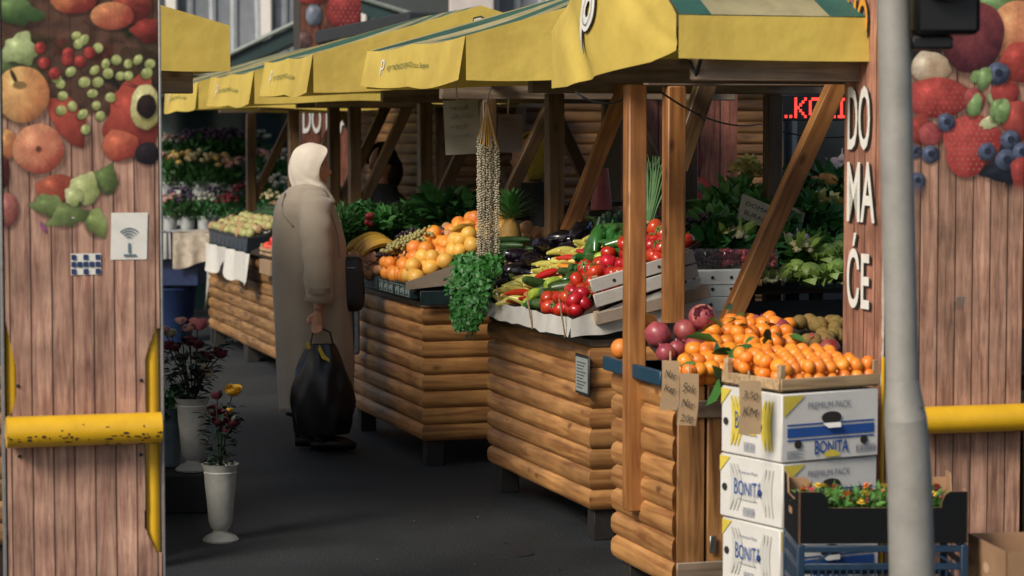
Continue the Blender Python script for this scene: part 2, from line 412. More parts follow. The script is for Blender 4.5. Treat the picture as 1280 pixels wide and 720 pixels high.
def canopy_along(root, x0, x1, y0, y1, zt, zr, drop=.17, text=True, seed=0, logo=True, far=True):
    """ridge along the aisle: striped slopes, aisle valance with print, yellow gables"""
    rg = random.Random(seed); ph = rg.uniform(0, 6)
    xm = (x0+x1)/2
    def roof(u, v):
        x = x0+(x1-x0)*u; y = y0+(y1-y0)*v
        t = 1-abs(u-.5)*2; z = zt+(zr-zt)*t - .05*math.sin(math.pi*v)*math.sin(math.pi*t)*(.6+.4*math.sin(ph+3*u)) - .012*abs(math.sin(math.pi*v*2))*(1-t)
        return (x, y, z)
    cn = MB().grid(roof, 16, 12).build('canopy', M_ROOFB, root)
    def val(off):
        def f(u, v):
            y = y0+(y1-y0)*u
            z = zt - .012*abs(math.sin(math.pi*2*u)) - drop*(1-v)*(1+.06*math.sin(ph+5*u)) - .03*(1-v)*math.sin(math.pi*u)*.6
            return (x0-.012-.035*(1-v)*(.5+.5*math.sin(ph+7*u)) - .02*math.sin(math.pi*u)*(1-v) - off, y, z)
        return f
    vl = MB().grid(val(0), 20, 5).build('valance', M_YEL, cn)
    if text:
        f2 = val(.004)
        v_, f_, asp = text_xy('KJP TRŽNICE-PIJACE d.o.o. Sarajevo')
        # read from the aisle: the writing runs from the far end to the near end
        write('KJP TRŽNICE-PIJACE d.o.o. Sarajevo', vl, M_INK, lambda u, v: f2(1-(.27+.44*u), .42+.20*v))
        write('p', vl, M_WHITE, lambda u, v: f2(1-(.20+.035*u), .34+.42*v))
    def vb(u, v):
        y = y0+(y1-y0)*u; return (x1+.012+.02*(1-v)*math.sin(6*u), y, zt-drop*(1-v))
    MB().grid(vb, 12, 3).build('valance', M_YEL, cn)
    for yy, sg in ((y0, -1), (y1, 1)):
        if sg > 0 and not far: continue
        def gab(off):
            def f(u, v):
                x = x0-.012+(x1-x0+.024)*u; t = 1-abs(u-.5)*2
                top = zt+(zr-zt)*t; bot = zt-drop
                return (x, yy+sg*(.012+.05*(1-v)*math.sin(math.pi*u)*abs(math.sin(ph+4*u))+off), bot+(top-bot)*v-.012*math.sin(9*u+ph)*(1-v))
            return f
        gb = MB().grid(gab(0), 22, 6, flip=sg > 0).build('gable', M_YEL, cn)
        if logo and sg < 0:
            f3 = gab(.006); f4 = gab(.004)
            write('p', gb, M_DARKINK, lambda u, v: f4(.452+.076*u, .33+.55*v), shear=.25)
            write('p', gb, M_WHITE, lambda u, v: f3(.458+.064*u, .35+.51*v), shear=.25)
    return cn
def frame(root, x0, x1, y0, y1, zb, mat=None, zpost=.05, braces=True, beam_h=.09):
    """four posts, eave beams, braces rising inwards"""
    for y in (y0, y1):
        for x in (x0, x1): post(root, x, y, zpost, zb, .075, mat)
        MB().box(x0-.25, x1+.25, -.035, .035, 0, beam_h, bev=.004).build('beam', M_BEAM, root, loc=(0, y, zb))
        if braces:
            brace(root, (x0, y+.001, zb-.72), (x0+.36, y+.001, zb+.02), mat=mat)
            brace(root, (x1, y+.001, zb-.72), (x1-.36, y+.001, zb+.02), mat=mat)
    for x in (x0, x1):
        MB().box(-.035, .035, y0-.22, y1+.22, 0, .07, bev=.004).build('beam', M_BEAMY, root, loc=(x, 0, zb+beam_h+.002))

# ---- stall B: vegetables (log counter with tomatoes, peppers ...)
aB, bB = 3.06, 9.27
sB = T('market_stall', 'log-clad vegetable stall with the tomato display and printed yellow valance', 'market stall', S(aB, bB), AR)
counter(sB, .72, 1.5, .13, .80, 8)
b0, _ = on_a(585, 70, 2.64); b1, _ = on_a(462, 85, 2.64)
canopy_along(sB, 2.64-aB, 2.64-aB+1.85, b0-bB, b1-bB, 2.075, 2.34, .175, seed=1)
AP = 3.36                                                 # the posts stand behind the sloping displays
yb0 = on_a(842, 250, AP)[0]-bB; yb1 = on_a(693, 200, AP)[0]-bB
for y_, m_ in ((yb0, M_POST), (yb1, M_POSTD)):  # darker timber on the far post, lighter on its brace, stands in for light
    post(sB, AP-aB, y_, .82, 1.86, .077, m_); post(sB, AP-aB+1.1, y_, .05, 1.86, .075, M_POSTD)
    MB().box(AP-aB-.12, AP-aB+1.4, -.035, .035, 0, .09, bev=.004).build('beam', M_BEAM, sB, loc=(0, y_, 1.862))
ta, tz = on_b(1048, 98, bB+yb0-.072); la_, lz = on_b(912, 400, bB+yb0-.072)
brace(sB, (la_-aB-(ta-la_)*.3, yb0-.072, lz-(tz-lz)*.3), (ta-aB+.02, yb0-.072, tz+.03), .075)
ta, tz = on_b(782, 108, bB+yb1-.07); la_, lz = on_b(704, 306, bB+yb1-.07)
brace(sB, (la_-aB, yb1-.07, lz), (ta-aB, yb1-.07, tz), .07)
for x in (AP-aB, AP-aB+1.1): MB().box(-.035, .035, yb0-.2, yb1+.6, 0, .07, bev=.004).build('beam', M_BEAMY, sB, loc=(x, 0, 1.954))
# ---- stall C: fruit
aC, bC = 2.956, 11.64
sC = T('market_stall', 'log-clad fruit stall with oranges and bananas beside the woman in the coat', 'market stall', S(aC, bC), AR)
counter(sC, .72, 1.62, .13, .80, 8)
c0, _ = on_a(394, 85, 2.5); c1, _ = on_a(334, 100, 2.5)
canopy_along(sC, 2.5-aC, 2.5-aC+1.75, c0-bC, c1-bC, 2.08, 2.34, .185, seed=4)
yc0 = on_a(610, 160, AP)[0]-bC; yc1 = on_a(531, 160, AP)[0]-bC
frame(sC, AP-aC, AP-aC+1.1, yc0, yc1, 1.85, M_POSTD, zpost=.83)
# ---- stalls D and E
aD = 3.08
bD0 = 15.2; bD1 = on_a(303, 400, aD)[0]; bE1 = on_a(262, 380, aD)[0]
sD = T('market_stall', 'weathered log stall with cucumber and apple crates and white paper hanging', 'market stall', S(aD, bD0), AR)
counter(sD, .72, bD1-bD0-.015, .13, .80, 8, M_LOG2)
d0, _ = on_a(320, 100, 2.62); d1, _ = on_a(266, 100, 2.62)
canopy_along(sD, 2.62-aD, 2.62-aD+1.8, d0-bD0, d1-bD0, 2.06, 2.33, .19, seed=8)
frame(sD, AP-aD, AP-aD+1.1, on_a(443, 160, AP)[0]-bD0, on_a(417, 160, AP)[0]-bD0, 1.85, M_POSTD, zpost=.83)
sE = T('market_stall', 'weathered log stall at the far end beside the flower buckets', 'market stall', S(aD+.01, bD1), AR)
counter(sE, .72, bE1-bD1, .13, .80, 8, M_LOG2)
e0, _ = on_a(248, 100, 2.66); e1, _ = on_a(207, 105, 2.66)
canopy_along(sE, 2.66-aD, 2.66-aD+1.8, e0-bD1, e1-bD1, 2.05, 2.32, .19, seed=11)
frame(sE, AP-aD, AP-aD+1.1, on_a(365, 160, AP)[0]-bD1, on_a(312, 160, AP)[0]-bD1, 1.85, M_POSTD, zpost=.83)

# ---- stall A: corner stall turned towards the camera
aA, bA = 2.85, 7.72
sA = T('market_stall', 'corner log stall with pomegranates and mandarins, large white letter on its yellow gable', 'market stall', S(aA, bA), AR)
counter(sA, 1.55, .62, .10, .80, 8, skip_end=True)
# boarded near end: upright planks, frame and hinged door
M_PLANK = WOOD('upright_plank', '9c7042', '5f3d1f', 2, 16)
for i in range(14):
    w_ = .105
    MB().box(0, w_-.006, -.012, .012, .10, .80, bev=.003).build('plank', M_PLANK, sA, loc=(.005+i*.11, -.0, 0))
for z in (.16, .72): MB().box(.0, 1.55, -.022, -.0125, z-.03, z+.03, bev=.003).build('batten', M_BEAM, sA)
MB().box(.118, .142, -.03, -.0225, .22, .28, bev=.002).build('hinge', P('steel', '8a8a86', .4, .2, 60, metal=.9), sA)
# frame
zbA = 1.84
ax, by = -.03, on_a(790, 300, 2.81)[0]-bA
post(sA, ax, by, .32, zbA, .068)
by2 = .95
post(sA, 1.55, by, .32, zbA, .078)
a2t, z2t = on_b(886, 100, bB+yb0+.3); a2l, z2l = on_b(846, 212, bB+yb0+.3)
brace(sB, (a2l-aB, yb0+.3, z2l), (a2t-aB, yb0+.3, z2t+.02), .08, M_POSTD)
bEave = on_a(850, 70, 2.74)[0]-bA; bFar = on_a(694, 70, 2.74)[0]-bA
MB().box(.0, 2.2, -.035, .035, 0, .10, bev=.004).build('beam', M_BEAM, sA, loc=(ax-.0, bEave+.09, zbA+.002))
MB().box(.0, 2.2, -.035, .035, 0, .09, bev=.004).build('beam', M_BEAM, sA, loc=(ax+.0, bFar-.06, zbA+.022))
MB().box(-.03, .03, bEave+.02, bFar, 0, .07, bev=.004).build('beam', M_BEAMY, sA, loc=(ax-.0, 0, zbA+.114))
def canopyA():
    x0 = 2.74-aA; x1 = x0+2.35; y0, y1 = bEave, bFar; zt, zr = 2.055, 2.42; ym = (y0+y1)/2
    def roof(u, v):
        t = 1-abs(v-.5)*2
        return (x0+(x1-x0)*u, y0+(y1-y0)*v, zt+(zr-zt)*t-.03*math.sin(math.pi*u)*math.sin(math.pi*t)-.015*abs(math.sin(4*math.pi*u))*(1-t)*.0)
    cn = MB().grid(roof, 16, 12).build('canopy', M_ROOFA, sA)
    def vfront(u, v):
        x = x0-.01+(x1-x0)*u
        return (x, y0-.014-.014*(1-v)*(.5+.5*math.sin(5+6*u)), zt-.004-.14*(1-v)-.006*math.sin(7*u)*(1-v))
    MB().grid(vfront, 24, 4).build('valance', M_YEL, cn)
    def vback(u, v): return (x0+(x1-x0)*u, y1+.014, zt-.14*(1-v))
    MB().grid(vback, 12, 3).build('valance', M_YEL, cn)
    def gab(off):
        def f(u, v):
            y = y1-(y1-y0)*u; t = 1-abs(u-.5)*2
            top = zt+(zr-zt)*t**.9
            bot = zt-.215+.08*max(0, u-.25)**.9*1.25 + (.02*max(0, u-.85)/.15)
            bulge = .10*math.sin(math.pi*min(1, u*1.05))*(1-v)**.7+.035*math.sin(math.pi*u)*math.sin(math.pi*v)
            fold = .03*math.exp(-((u-.12-.3*(1-v))/.06)**2)*(1-v*.4)
            fold += .018*math.exp(-((u-.93+.55*(v-.3))/.07)**2)*v
            return (x0-.014-bulge*.6+fold-off, y, bot+(top-bot)*v)
        return f
    gb = MB().grid(gab(0), 34, 14, flip=True).build('gable', M_YEL, cn)
    f4, f3, f2 = gab(.008), gab(.011), gab(.014)
    # long white letter with a ring inside its bowl, thin dark outline
    def sheet(poly, f, mat, n='logo_letter'):
        m_ = MB(); m_.add([f(u, v) for u, v in poly], [tuple(range(len(poly)))]); return m_.build(n, mat, gb, smooth=False)
    def oval(cu, cv, ru, rv, f, mat, n=28, inner=None, lean=0):
        m_ = MB(); o_ = [(cu+ru*math.cos(2*math.pi*i/n)+lean*rv*math.sin(2*math.pi*i/n), cv+rv*math.sin(2*math.pi*i/n)) for i in range(n)]
        i_ = [(cu+ru*inner*math.cos(2*math.pi*i/n)+lean*rv*inner*math.sin(2*math.pi*i/n), cv+rv*inner*math.sin(2*math.pi*i/n)) for i in range(n)]
        m_.add([f(*q) for q in o_]+[f(*q) for q in i_], [(i, (i+1) % n, n+(i+1) % n, n+i) for i in range(n)])
        return m_.build('logo_letter', mat, gb, smooth=False)
    S_ = [(.405, .19), (.425, .19), (.448, .57), (.421, .57)]
    for (l0, r0, b0_, l1, r1, t1), f_, mt_ in (((.400, .430, .182, .416, .453, .578), f4, M_DARKINK), ((.405, .425, .19, .421, .448, .57), f3, M_WHITE)):
        MB().grid(lambda u, v: f_((l0+(l1-l0)*v)*(1-u)+(r0+(r1-r0)*v)*u, b0_+(t1-b0_)*v), 2, 16).build('logo_letter', mt_, gb, smooth=False)
    oval(.478, .445, .058, .150, f4, M_DARKINK, inner=.30, lean=.03); oval(.478, .445, .053, .142, f3, M_WHITE, inner=.36, lean=.03)
    oval(.478, .445, .037, .104, f2, M_DARKINK, inner=.93, lean=.03)
    MB().tube([(ax, bEave+.02, zbA+.07), (ax, bEave+.06, zbA+.02), (ax-.01, bEave+.1, zbA+.06), (ax, bEave+.2, zbA+.08)], .008, 6).build('tie_rope', P('black_rubber', '0e0e0e', .7), sA)
canopyA()

# ---- stall on the other side of the aisle (only its yellow canopy shows past the poster gate)
M_PLAINROOF = CLOTH('yellow_green_canvas', 'b9ac7c', '8f8560', ('3f6f58', '2c5344'), 0, .5)
def left_stall(b_lo, b_hi, aE, label, drop=.16, seed=2, vis=True):
    r = T('market_stall', label, 'market stall', S(aE-1.9, b_lo), AR)
    canopy_along(r, 0, 1.9, 0, b_hi-b_lo, 2.07, 2.34, drop, text=False, seed=seed, logo=False)
    frame(r, .25, 1.55, .2, b_hi-b_lo-.2, 1.82, M_POSTD, zpost=0)
    h = .084
    ma = log_mesh(b_hi-b_lo-.3, h, M_LOG2); me_ = log_mesh(.7, h, M_LOG2)
    for i in range(8):
        link('log', ma, r, (1.3, (b_hi-b_lo)/2, .13+i*h), rot=(0, 0, math.pi/2)); link('log', me_, r, (.95, .15, .13+i*h))
    MB().box(.61, 1.29, .163, b_hi-b_lo-.163, 0, .80).build('carcass', M_DARKWOOD, r, smooth=False)
    return r
pL = at_y(283, 60, 9.0); aL, bL = ab(pL)
left_stall(bL, bL+1.75, aL, 'yellow canopied stall behind the gate with the apple and berry poster')
left_stall(bL+1.95, bL+3.75, aL-.02, 'unseen second canopied stall added to shade the aisle opposite the fruit stall', seed=5)  # out of view behind the gate; added to shade the aisle and the woman
# ================================================================== background
M_FAC = P('facade_render', '8f8d8a', .9, .12, 3, .2, 60); M_WFR = P('window_frame', 'cfcac0', .6, .08); M_CURT = P('window_blind', '6f7478', .5, .3, 2.2)
M_GLASS = P('dark_glass', '2b3338', .12, .35, 1.2, spec=.8); M_TARP = P('dark_green_tarp', '12302f', .55, .3, 2, .5, 6)
def facade():
    Yf = 31.0
    r = T('apartment_building', 'grey rendered building with tall white framed windows behind the market', 'building', (0, Yf, 0), 0)
    MB().box(-14, 14, .3, 6, 0, 14).build('wall', M_FAC, r, smooth=False)
    for i in range(14):                                   # bays: tall glazing between pale mullions
        x = at_y(213, 20, Yf).x + i*((at_y(332, 20, Yf).x-at_y(213, 20, Yf).x))
        x -= 5*(at_y(332, 20, Yf).x-at_y(213, 20, Yf).x)
        wd = (at_y(332, 20, Yf).x-at_y(213, 20, Yf).x)
        for z0_, z1_ in ((.4, 2.3), (2.45, 5.2)):
            f = MB().box(x-.07, x+.07, .05, .29, z0_, z1_, bev=.01).build('window_frame', M_WFR, r)
            g_ = MB().grid(lambda u, v: (x+.075+(wd-.15)*u, .27, z0_+(z1_-z0_)*v), 1, 1).build('pane', M_CURT if (i+int(z0_)) % 3 else M_GLASS, f, smooth=False)
            if i % 3 != 1:
                mm = MB()
                for q in range(5): mm.tube([(x+.2+.3*q+.05*math.sin(q*3), .262, z0_), (x+.25+.27*q, .262, z1_)], .05, 6)
                mm.build('curtain', P('curtain', '9a9ea0', .9, .2, 4), f)
    for z in (2.33, 5.3): MB().box(-14, 14, .0, .3, z, z+.11, bev=.01).build('ledge', M_FAC, r)
    xa = at_y(562, 10, Yf).x; xb = at_y(618, 10, Yf).x
    MB().box(xa, xb, -.25, .04, 0, 6, bev=.02).build('pillar', P('pale_render', 'b7aea6', .9, .1, 4), r)
    return r
facade()
# dark pitched market roofs between the stalls and the building
def dark_roof(p0, p1, peak, Y, label, thick=2.5):
    q0, q1, pk = at_y(*p0, Y), at_y(*p1, Y), at_y(*peak, Y)
    r = T('market_tent', label, 'tent', (pk.x, Y, 0))
    l = lambda p: (p.x-pk.x, 0, p.z)
    for (s_, e_) in ((q0, pk), (pk, q1)):
        s1, e1 = Vector(l(s_)), Vector(l(e_))
        MB().grid(lambda u, v: (s1.x+(e1.x-s1.x)*u, v*thick, s1.z+(e1.z-s1.z)*u-.05*math.sin(math.pi*u)), 8, 4).build('roof_panel', M_TARP, r)
        MB().grid(lambda u, v: (s1.x+(e1.x-s1.x)*u, -.01, (s1.z+(e1.z-s1.z)*u)-.05*math.sin(math.pi*u)-.16*(1-v)), 8, 2).build('valance', M_TARP, r)
        MB().tube([(s1.x, -.04, s1.z-.02), (e1.x, -.04, e1.z-.02)], .025, 8).build('roof_pole', P('grey_pole', '70786f', .5, .2), r)
    for x in (q0.x-pk.x, q1.x-pk.x):
        for y in (.05, thick-.05): MB().tube([(x, y, 0), (x, y, q0.z-.02)], .03, 8).build('pole', P('grey_pole', '70786f', .5, .2), r)
    MB().grid(lambda u, v: (q0.x-pk.x+(q1.x-q0.x)*u, thick-.02+.06*math.sin(18*u), v*(q0.z-.01)), 40, 4).build('back_curtain', M_TARP, r)
    return r
dark_roof((262, 78), (640, 55), (440, -8), 25.0, 'dark green pitched market tent with drawn canvas behind the flower stall')
dark_roof((100, 105), (372, 100), (240, 88), 20.6, 'low dark green tent with a hidden roof added to shade the cut flowers', 2.6)  # roof hidden by the canopies, set forward to shade the flowers

# wooden kiosk: overlapping boards, each its own piece
M_KBOARD = WOOD('kiosk_board', '7d5a35', '4c321b', 0, 14)
def kiosk(a0, a1, b, z1, label, z0=.1, depth=2.2, bh=.072):
    r = T('wooden_kiosk', label, 'kiosk', S(a0, b), AR)
    w_ = a1-a0; n = int((z1-z0)/bh); lm = log_mesh(w_, bh, M_KBOARD, .012, (0, 0)); ls = log_mesh(depth, bh, M_KBOARD, .012, (0, 0))
    for i in range(n):
        link('board', lm, r, (w_/2, 0, z0+i*bh)); link('board', ls, r, (0, depth/2, z0+i*bh), rot=(0, 0, -math.pi/2))
    MB().box(.013, w_, .013, depth, 0, z1).build('wall', M_DARKWOOD, r, smooth=False)
    for x in (-.03, w_-.05): MB().box(x, x+.08, -.04, -.0125, 0, z1, bev=.004).build('corner_post', M_POSTD, r)
    MB().box(-.3, w_+.3, -.4, depth+.3, z1+.004, z1+.1, bev=.01).build('roof', P('roof_felt', '23262a', .9, .2), r)
    return r
ka, _ = on_b(548, 150, 15.2); kb, _ = on_b(800, 150, 15.2)
kiosk(ka, kb, 15.2, 2.35, 'brown horizontal board kiosk behind the vegetable stall')
ka, _ = on_b(880, 150, 14.6); kb, _ = on_b(972, 150, 14.6)
kiosk(ka, kb, 14.6, 2.3, 'narrow brown board kiosk beside the red lit sign', depth=1.2)
ka, _ = on_b(972, 150, 16.0); kb, _ = on_b(1250, 150, 16.0)
def shop():
    r = T('shop_front', 'dark glazed shop front under the red lit sign', 'shop', S(ka, 16.0), AR); w_ = kb-ka
    MB().box(0, w_, .05, 1, 0, 3).build('wall', P('shop_wall', '39434a', .8, .2), r, smooth=False)
    for i in range(3):
        f = MB().box(.1+i*.6, .14+i*.6, -.03, .05, .3, 2.2, bev=.004).build('window_frame', P('shop_frame', '8a8f90', .5, .1), r)
        MB().grid(lambda u, v: (.145+i*.6+.55*u, .03, .3+1.9*v), 1, 1).build('pane', M_GLASS, f, smooth=False)
shop()
# led sign
def EMIT(name, col, s):
    m, n, b = new_mat(name); b.inputs['Base Color'].default_value = (*H(col), 1); b.inputs['Emission Color'].default_value = (*H(col), 1); b.inputs['Emission Strength'].default_value = s; return m
def led():
    b = 11.6; (a0, z1), (a1, z0) = on_b(974, 118, b), on_b(1074, 151, b)
    r = T('led_sign', 'black sign with red lit dot letters hanging behind the corner stall', 'sign', S(a0, b, z0), AR)
    w_, h = a1-a0, z1-z0
    MB().box(0, w_, 0, .06, 0, h, bev=.004).build('housing', P('black_plastic', '0b0b0d', .4, .1), r)
    red = EMIT('red_led', 'ff3a30', 1.6)
    m_ = MB(); v, f, asp = text_xy('..KORI')
    # dot matrix: sample the letters on a grid
    F5 = {'.': ['0', '0', '0', '0', '0', '0', '1'], 'K': ['10001', '10010', '10100', '11000', '10100', '10010', '10001'], 'O': ['01110', '10001', '10001', '10001', '10001', '10001', '01110'],
          'R': ['11110', '10001', '10001', '11110', '10100', '10010', '10001'], 'I': ['111', '010', '010', '010', '010', '010', '111']}
    x = w_*.07; pz_ = h*.78/14; px_ = pz_*.9
    for ch in '..KORI':
        g_ = F5[ch]
        for j, row in enumerate(g_):
            for i, c in enumerate(row):
                if c == '1':
                    for di in (0, 1):
                        for dj in (0, 1):
                            cx, cz = x+(2*i+di)*px_, h*.88-(2*j+dj)*pz_
                            if cx < w_*.97: m_.box(cx, cx+px_*.86, -.004, .003, cz-pz_*.86, cz)
        x += (len(g_[0])*2+2)*px_
    o = m_.build('lettering', red, r, smooth=False); o['kind'] = 'stuff'
    MB().tube([(w_*.3, .03, h), (w_*.3, .03, h+.25)], .008, 6).build('hanger', P('steel', '8a8a86'), r)
    MB().tube([(w_*.8, .03, h), (w_*.8, .03, h+.25)], .008, 6).build('hanger', P('steel', '8a8a86'), r)
led()

# ================================================================== printed posters
class Paint:
    def __init__(s, PX, PY, seed=1):
        s.x, s.y = PX, PY; s.c = np.zeros(PX.shape+(3,)); s.a = np.zeros(PX.shape); s.rg = np.random.RandomState(seed)
    def over(s, m_, col):
        m_ = np.clip(m_, 0, 1)[..., None]; s.c = s.c*(1-m_)+col*m_; s.a = s.a*(1-m_[..., 0])+m_[..., 0]
    def nz(s, sc_, seed):
        r = np.random.RandomState(seed); o = 0
        for k in range(5):
            f = (1.7**k)/sc_; a1, a2, p1, p2 = r.uniform(-1, 1, 4)
            o = o + np.sin((s.x*a1+s.y*a2)*f*2+p1*9+1.7*np.sin((s.x*a2-s.y*a1)*f+p2*7))*(.7**k)
        return o/2.5
    def blob(s, cx, cy, rx, ry, col, col2=None, ang=0, irr=0, soft=1.2, hi=.45, dark=.55, tex=0, sq=2.0):
        col = np.array(H(col)); c_, s_ = math.cos(R(ang)), math.sin(R(ang))
        dx, dy = s.x-cx, s.y-cy; u, v = (dx*c_+dy*s_)/rx, (-dx*s_+dy*c_)/ry
        th = np.arctan2(v, u); d = (np.abs(u)**sq+np.abs(v)**sq)**(1/sq)
        ph = s.rg.uniform(0, 6, 3)
        d = d*(1+irr*(np.sin(3*th+ph[0])*.5+np.sin(5*th+ph[1])*.35+np.sin(9*th+ph[2])*.2))
        if soft < 3: s.over(.55*np.clip((1.16-((np.abs(u-.10)**sq+np.abs(v-.16)**sq)**(1/sq)))/.22, 0, 1)**1.5, np.array(H('1c120c')))
        msk = np.clip((1-d)*min(rx, ry)/soft, 0, 1)
        sh = 1-dark*np.clip(d, 0, 1)**2.5*(.5+.5*np.clip(v+.4*u, -1, 1)) + hi*np.exp(-((dx/rx+.3)**2+(dy/ry+.35)**2)/.10)
        cc = np.ones(s.x.shape+(3,))*col
        if col2:
            t = np.clip(.5+.9*(.6*u+.5*v)+.5*s.nz(max(rx, ry)*.6, int(abs(cx*3+cy))+3), 0, 1)[..., None]; cc = cc*(1-t)+np.array(H(col2))*t
        sh = sh*(1+.07*s.nz(2.2, int(abs(cx*7+cy))+1)+.10*s.nz(max(4, rx*.35), int(abs(cx+cy*5))+2))
        if irr < .06 and rx > 12: sh = sh*(1+.10*np.sin(th*17+ph[0]+2*np.sin(th*5))*np.clip(d, 0, 1)*.8)
        sh = sh+.0+.55*(hi > .3)*np.exp(-((dx/rx+.36)**2+(dy/ry+.42)**2)/.012)
        if tex: sh = sh*(1+tex*s.nz(4, int(abs(cx+cy))))
        s.over(msk, np.clip(cc*sh[..., None], 0, 1))
    def dots(s, cx, cy, rx, ry, col, step=6):
        for i in range(-8, 9):
            for j in range(-8, 9):
                x, y = cx+i*step+(j % 2)*step/2, cy+j*step*.9
                if ((x-cx)/rx)**2+((y-cy)/ry)**2 < .8: s.blob(x, y, 1.0, 1.4, col, hi=0, dark=0, soft=1)
def PRINT(name, planks, c_l, c_d, shift=0., pic=True):
    """printed sheet: photographed planks (nodes) with the fruit picture from the colour attribute over them"""
    m, n, b = new_mat(name); L = n.links
    tc = N(n, 'ShaderNodeTexCoord'); sx = N(n, 'ShaderNodeSeparateXYZ'); L.new(tc.outputs['Object'], sx.inputs[0])
    dv = N(n, 'ShaderNodeMath', operation='MULTIPLY_ADD'); dv.inputs[1].default_value = 1/planks; dv.inputs[2].default_value = 100+shift; L.new(sx.outputs[0], dv.inputs[0])
    fl = N(n, 'ShaderNodeMath', operation='FLOOR'); fr = N(n, 'ShaderNodeMath', operation='FRACT'); L.new(dv.outputs[0], fl.inputs[0]); L.new(dv.outputs[0], fr.inputs[0])
    cb = N(n, 'ShaderNodeCombineXYZ'); L.new(fl.outputs[0], cb.inputs[0])
    wn = N(n, 'ShaderNodeTexWhiteNoise'); wn.noise_dimensions = '1D'; L.new(fl.outputs[0], wn.inputs['W'])
    mp = N(n, 'ShaderNodeMapping'); mp.inputs['Scale'].default_value = (60, 60, 4.5); L.new(tc.outputs['Object'], mp.inputs['Vector'])
    ad = N(n, 'ShaderNodeVectorMath', operation='MULTIPLY_ADD'); ad.inputs[1].default_value = (1, 1, 1); L.new(mp.outputs[0], ad.inputs[0])
    w10 = N(n, 'ShaderNodeMath', operation='MULTIPLY'); w10.inputs[1].default_value = 40; L.new(wn.outputs['Value'], w10.inputs[0]); L.new(w10.outputs[0], ad.inputs[2])
    nz = N(n, 'ShaderNodeTexNoise'); nz.inputs['Scale'].default_value = 1; nz.inputs['Detail'].default_value = 9; nz.inputs['Roughness'].default_value = .68; nz.inputs['Distortion'].default_value = .5; L.new(ad.outputs[0], nz.inputs['Vector'])
    rp = N(n, 'ShaderNodeValToRGB'); rp.color_ramp.elements[0].position = .36; rp.color_ramp.elements[1].position = .62
    rp.color_ramp.elements[0].color = (*H(c_d), 1); rp.color_ramp.elements[1].color = (*H(c_l), 1); L.new(nz.outputs[0], rp.inputs[0])
    n3 = N(n, 'ShaderNodeTexNoise'); n3.inputs['Scale'].default_value = 7; n3.inputs['Detail'].default_value = 6; L.new(tc.outputs['Object'], n3.inputs['Vector'])
    mr3 = N(n, 'ShaderNodeMapRange'); mr3.inputs[1].default_value = .3; mr3.inputs[2].default_value = .7; mr3.inputs[3].default_value = .6; mr3.inputs[4].default_value = 1.15; L.new(n3.outputs[0], mr3.inputs[0])
    mrp = N(n, 'ShaderNodeMapRange'); mrp.inputs[3].default_value = .78; mrp.inputs[4].default_value = 1.12; L.new(wn.outputs['Value'], mrp.inputs[0])
    vm = N(n, 'ShaderNodeMath', operation='MULTIPLY'); L.new(mr3.outputs[0], vm.inputs[0]); L.new(mrp.outputs[0], vm.inputs[1])
    # printed gaps between planks
    ga = N(n, 'ShaderNodeMath', operation='PINGPONG'); ga.inputs[1].default_value = .5; L.new(fr.outputs[0], ga.inputs[0])
    gr = N(n, 'ShaderNodeMapRange'); gr.inputs[1].default_value = .012; gr.inputs[2].default_value = .06; gr.inputs[3].default_value = .13; gr.inputs[4].default_value = 1; L.new(ga.outputs[0], gr.inputs[0])
    vm2 = N(n, 'ShaderNodeMath', operation='MULTIPLY'); L.new(vm.outputs[0], vm2.inputs[0]); L.new(gr.outputs[0], vm2.inputs[1])
    hs = N(n, 'ShaderNodeHueSaturation'); L.new(rp.outputs[0], hs.inputs['Color']); L.new(vm2.outputs[0], hs.inputs['Value'])
    at = N(n, 'ShaderNodeAttribute'); at.attribute_name = 'Print'
    mx = N(n, 'ShaderNodeMixRGB'); mx.inputs[0].default_value = 0
    if pic: L.new(at.outputs['Alpha'], mx.inputs[0])
    L.new(hs.outputs[0], mx.inputs[1]); L.new(at.outputs['Color'], mx.inputs[2])
    # scuffs
    sc2 = N(n, 'ShaderNodeTexNoise'); sc2.inputs['Scale'].default_value = 26; sc2.inputs['Detail'].default_value = 6; L.new(tc.outputs['Object'], sc2.inputs['Vector'])
    sr = N(n, 'ShaderNodeMapRange'); sr.inputs[1].default_value = .745; sr.inputs[2].default_value = .80; L.new(sc2.outputs[0], sr.inputs[0])
    mx2 = N(n, 'ShaderNodeMixRGB'); mx2.inputs[2].default_value = (.55, .5, .46, 1); L.new(sr.outputs[0], mx2.inputs[0]); L.new(mx.outputs[0], mx2.inputs[1])
    L.new(mx2.outputs[0], b.inputs['Base Color']); b.inputs['Roughness'].default_value = .42; b.inputs['Specular IOR Level'].default_value = .35
    return m
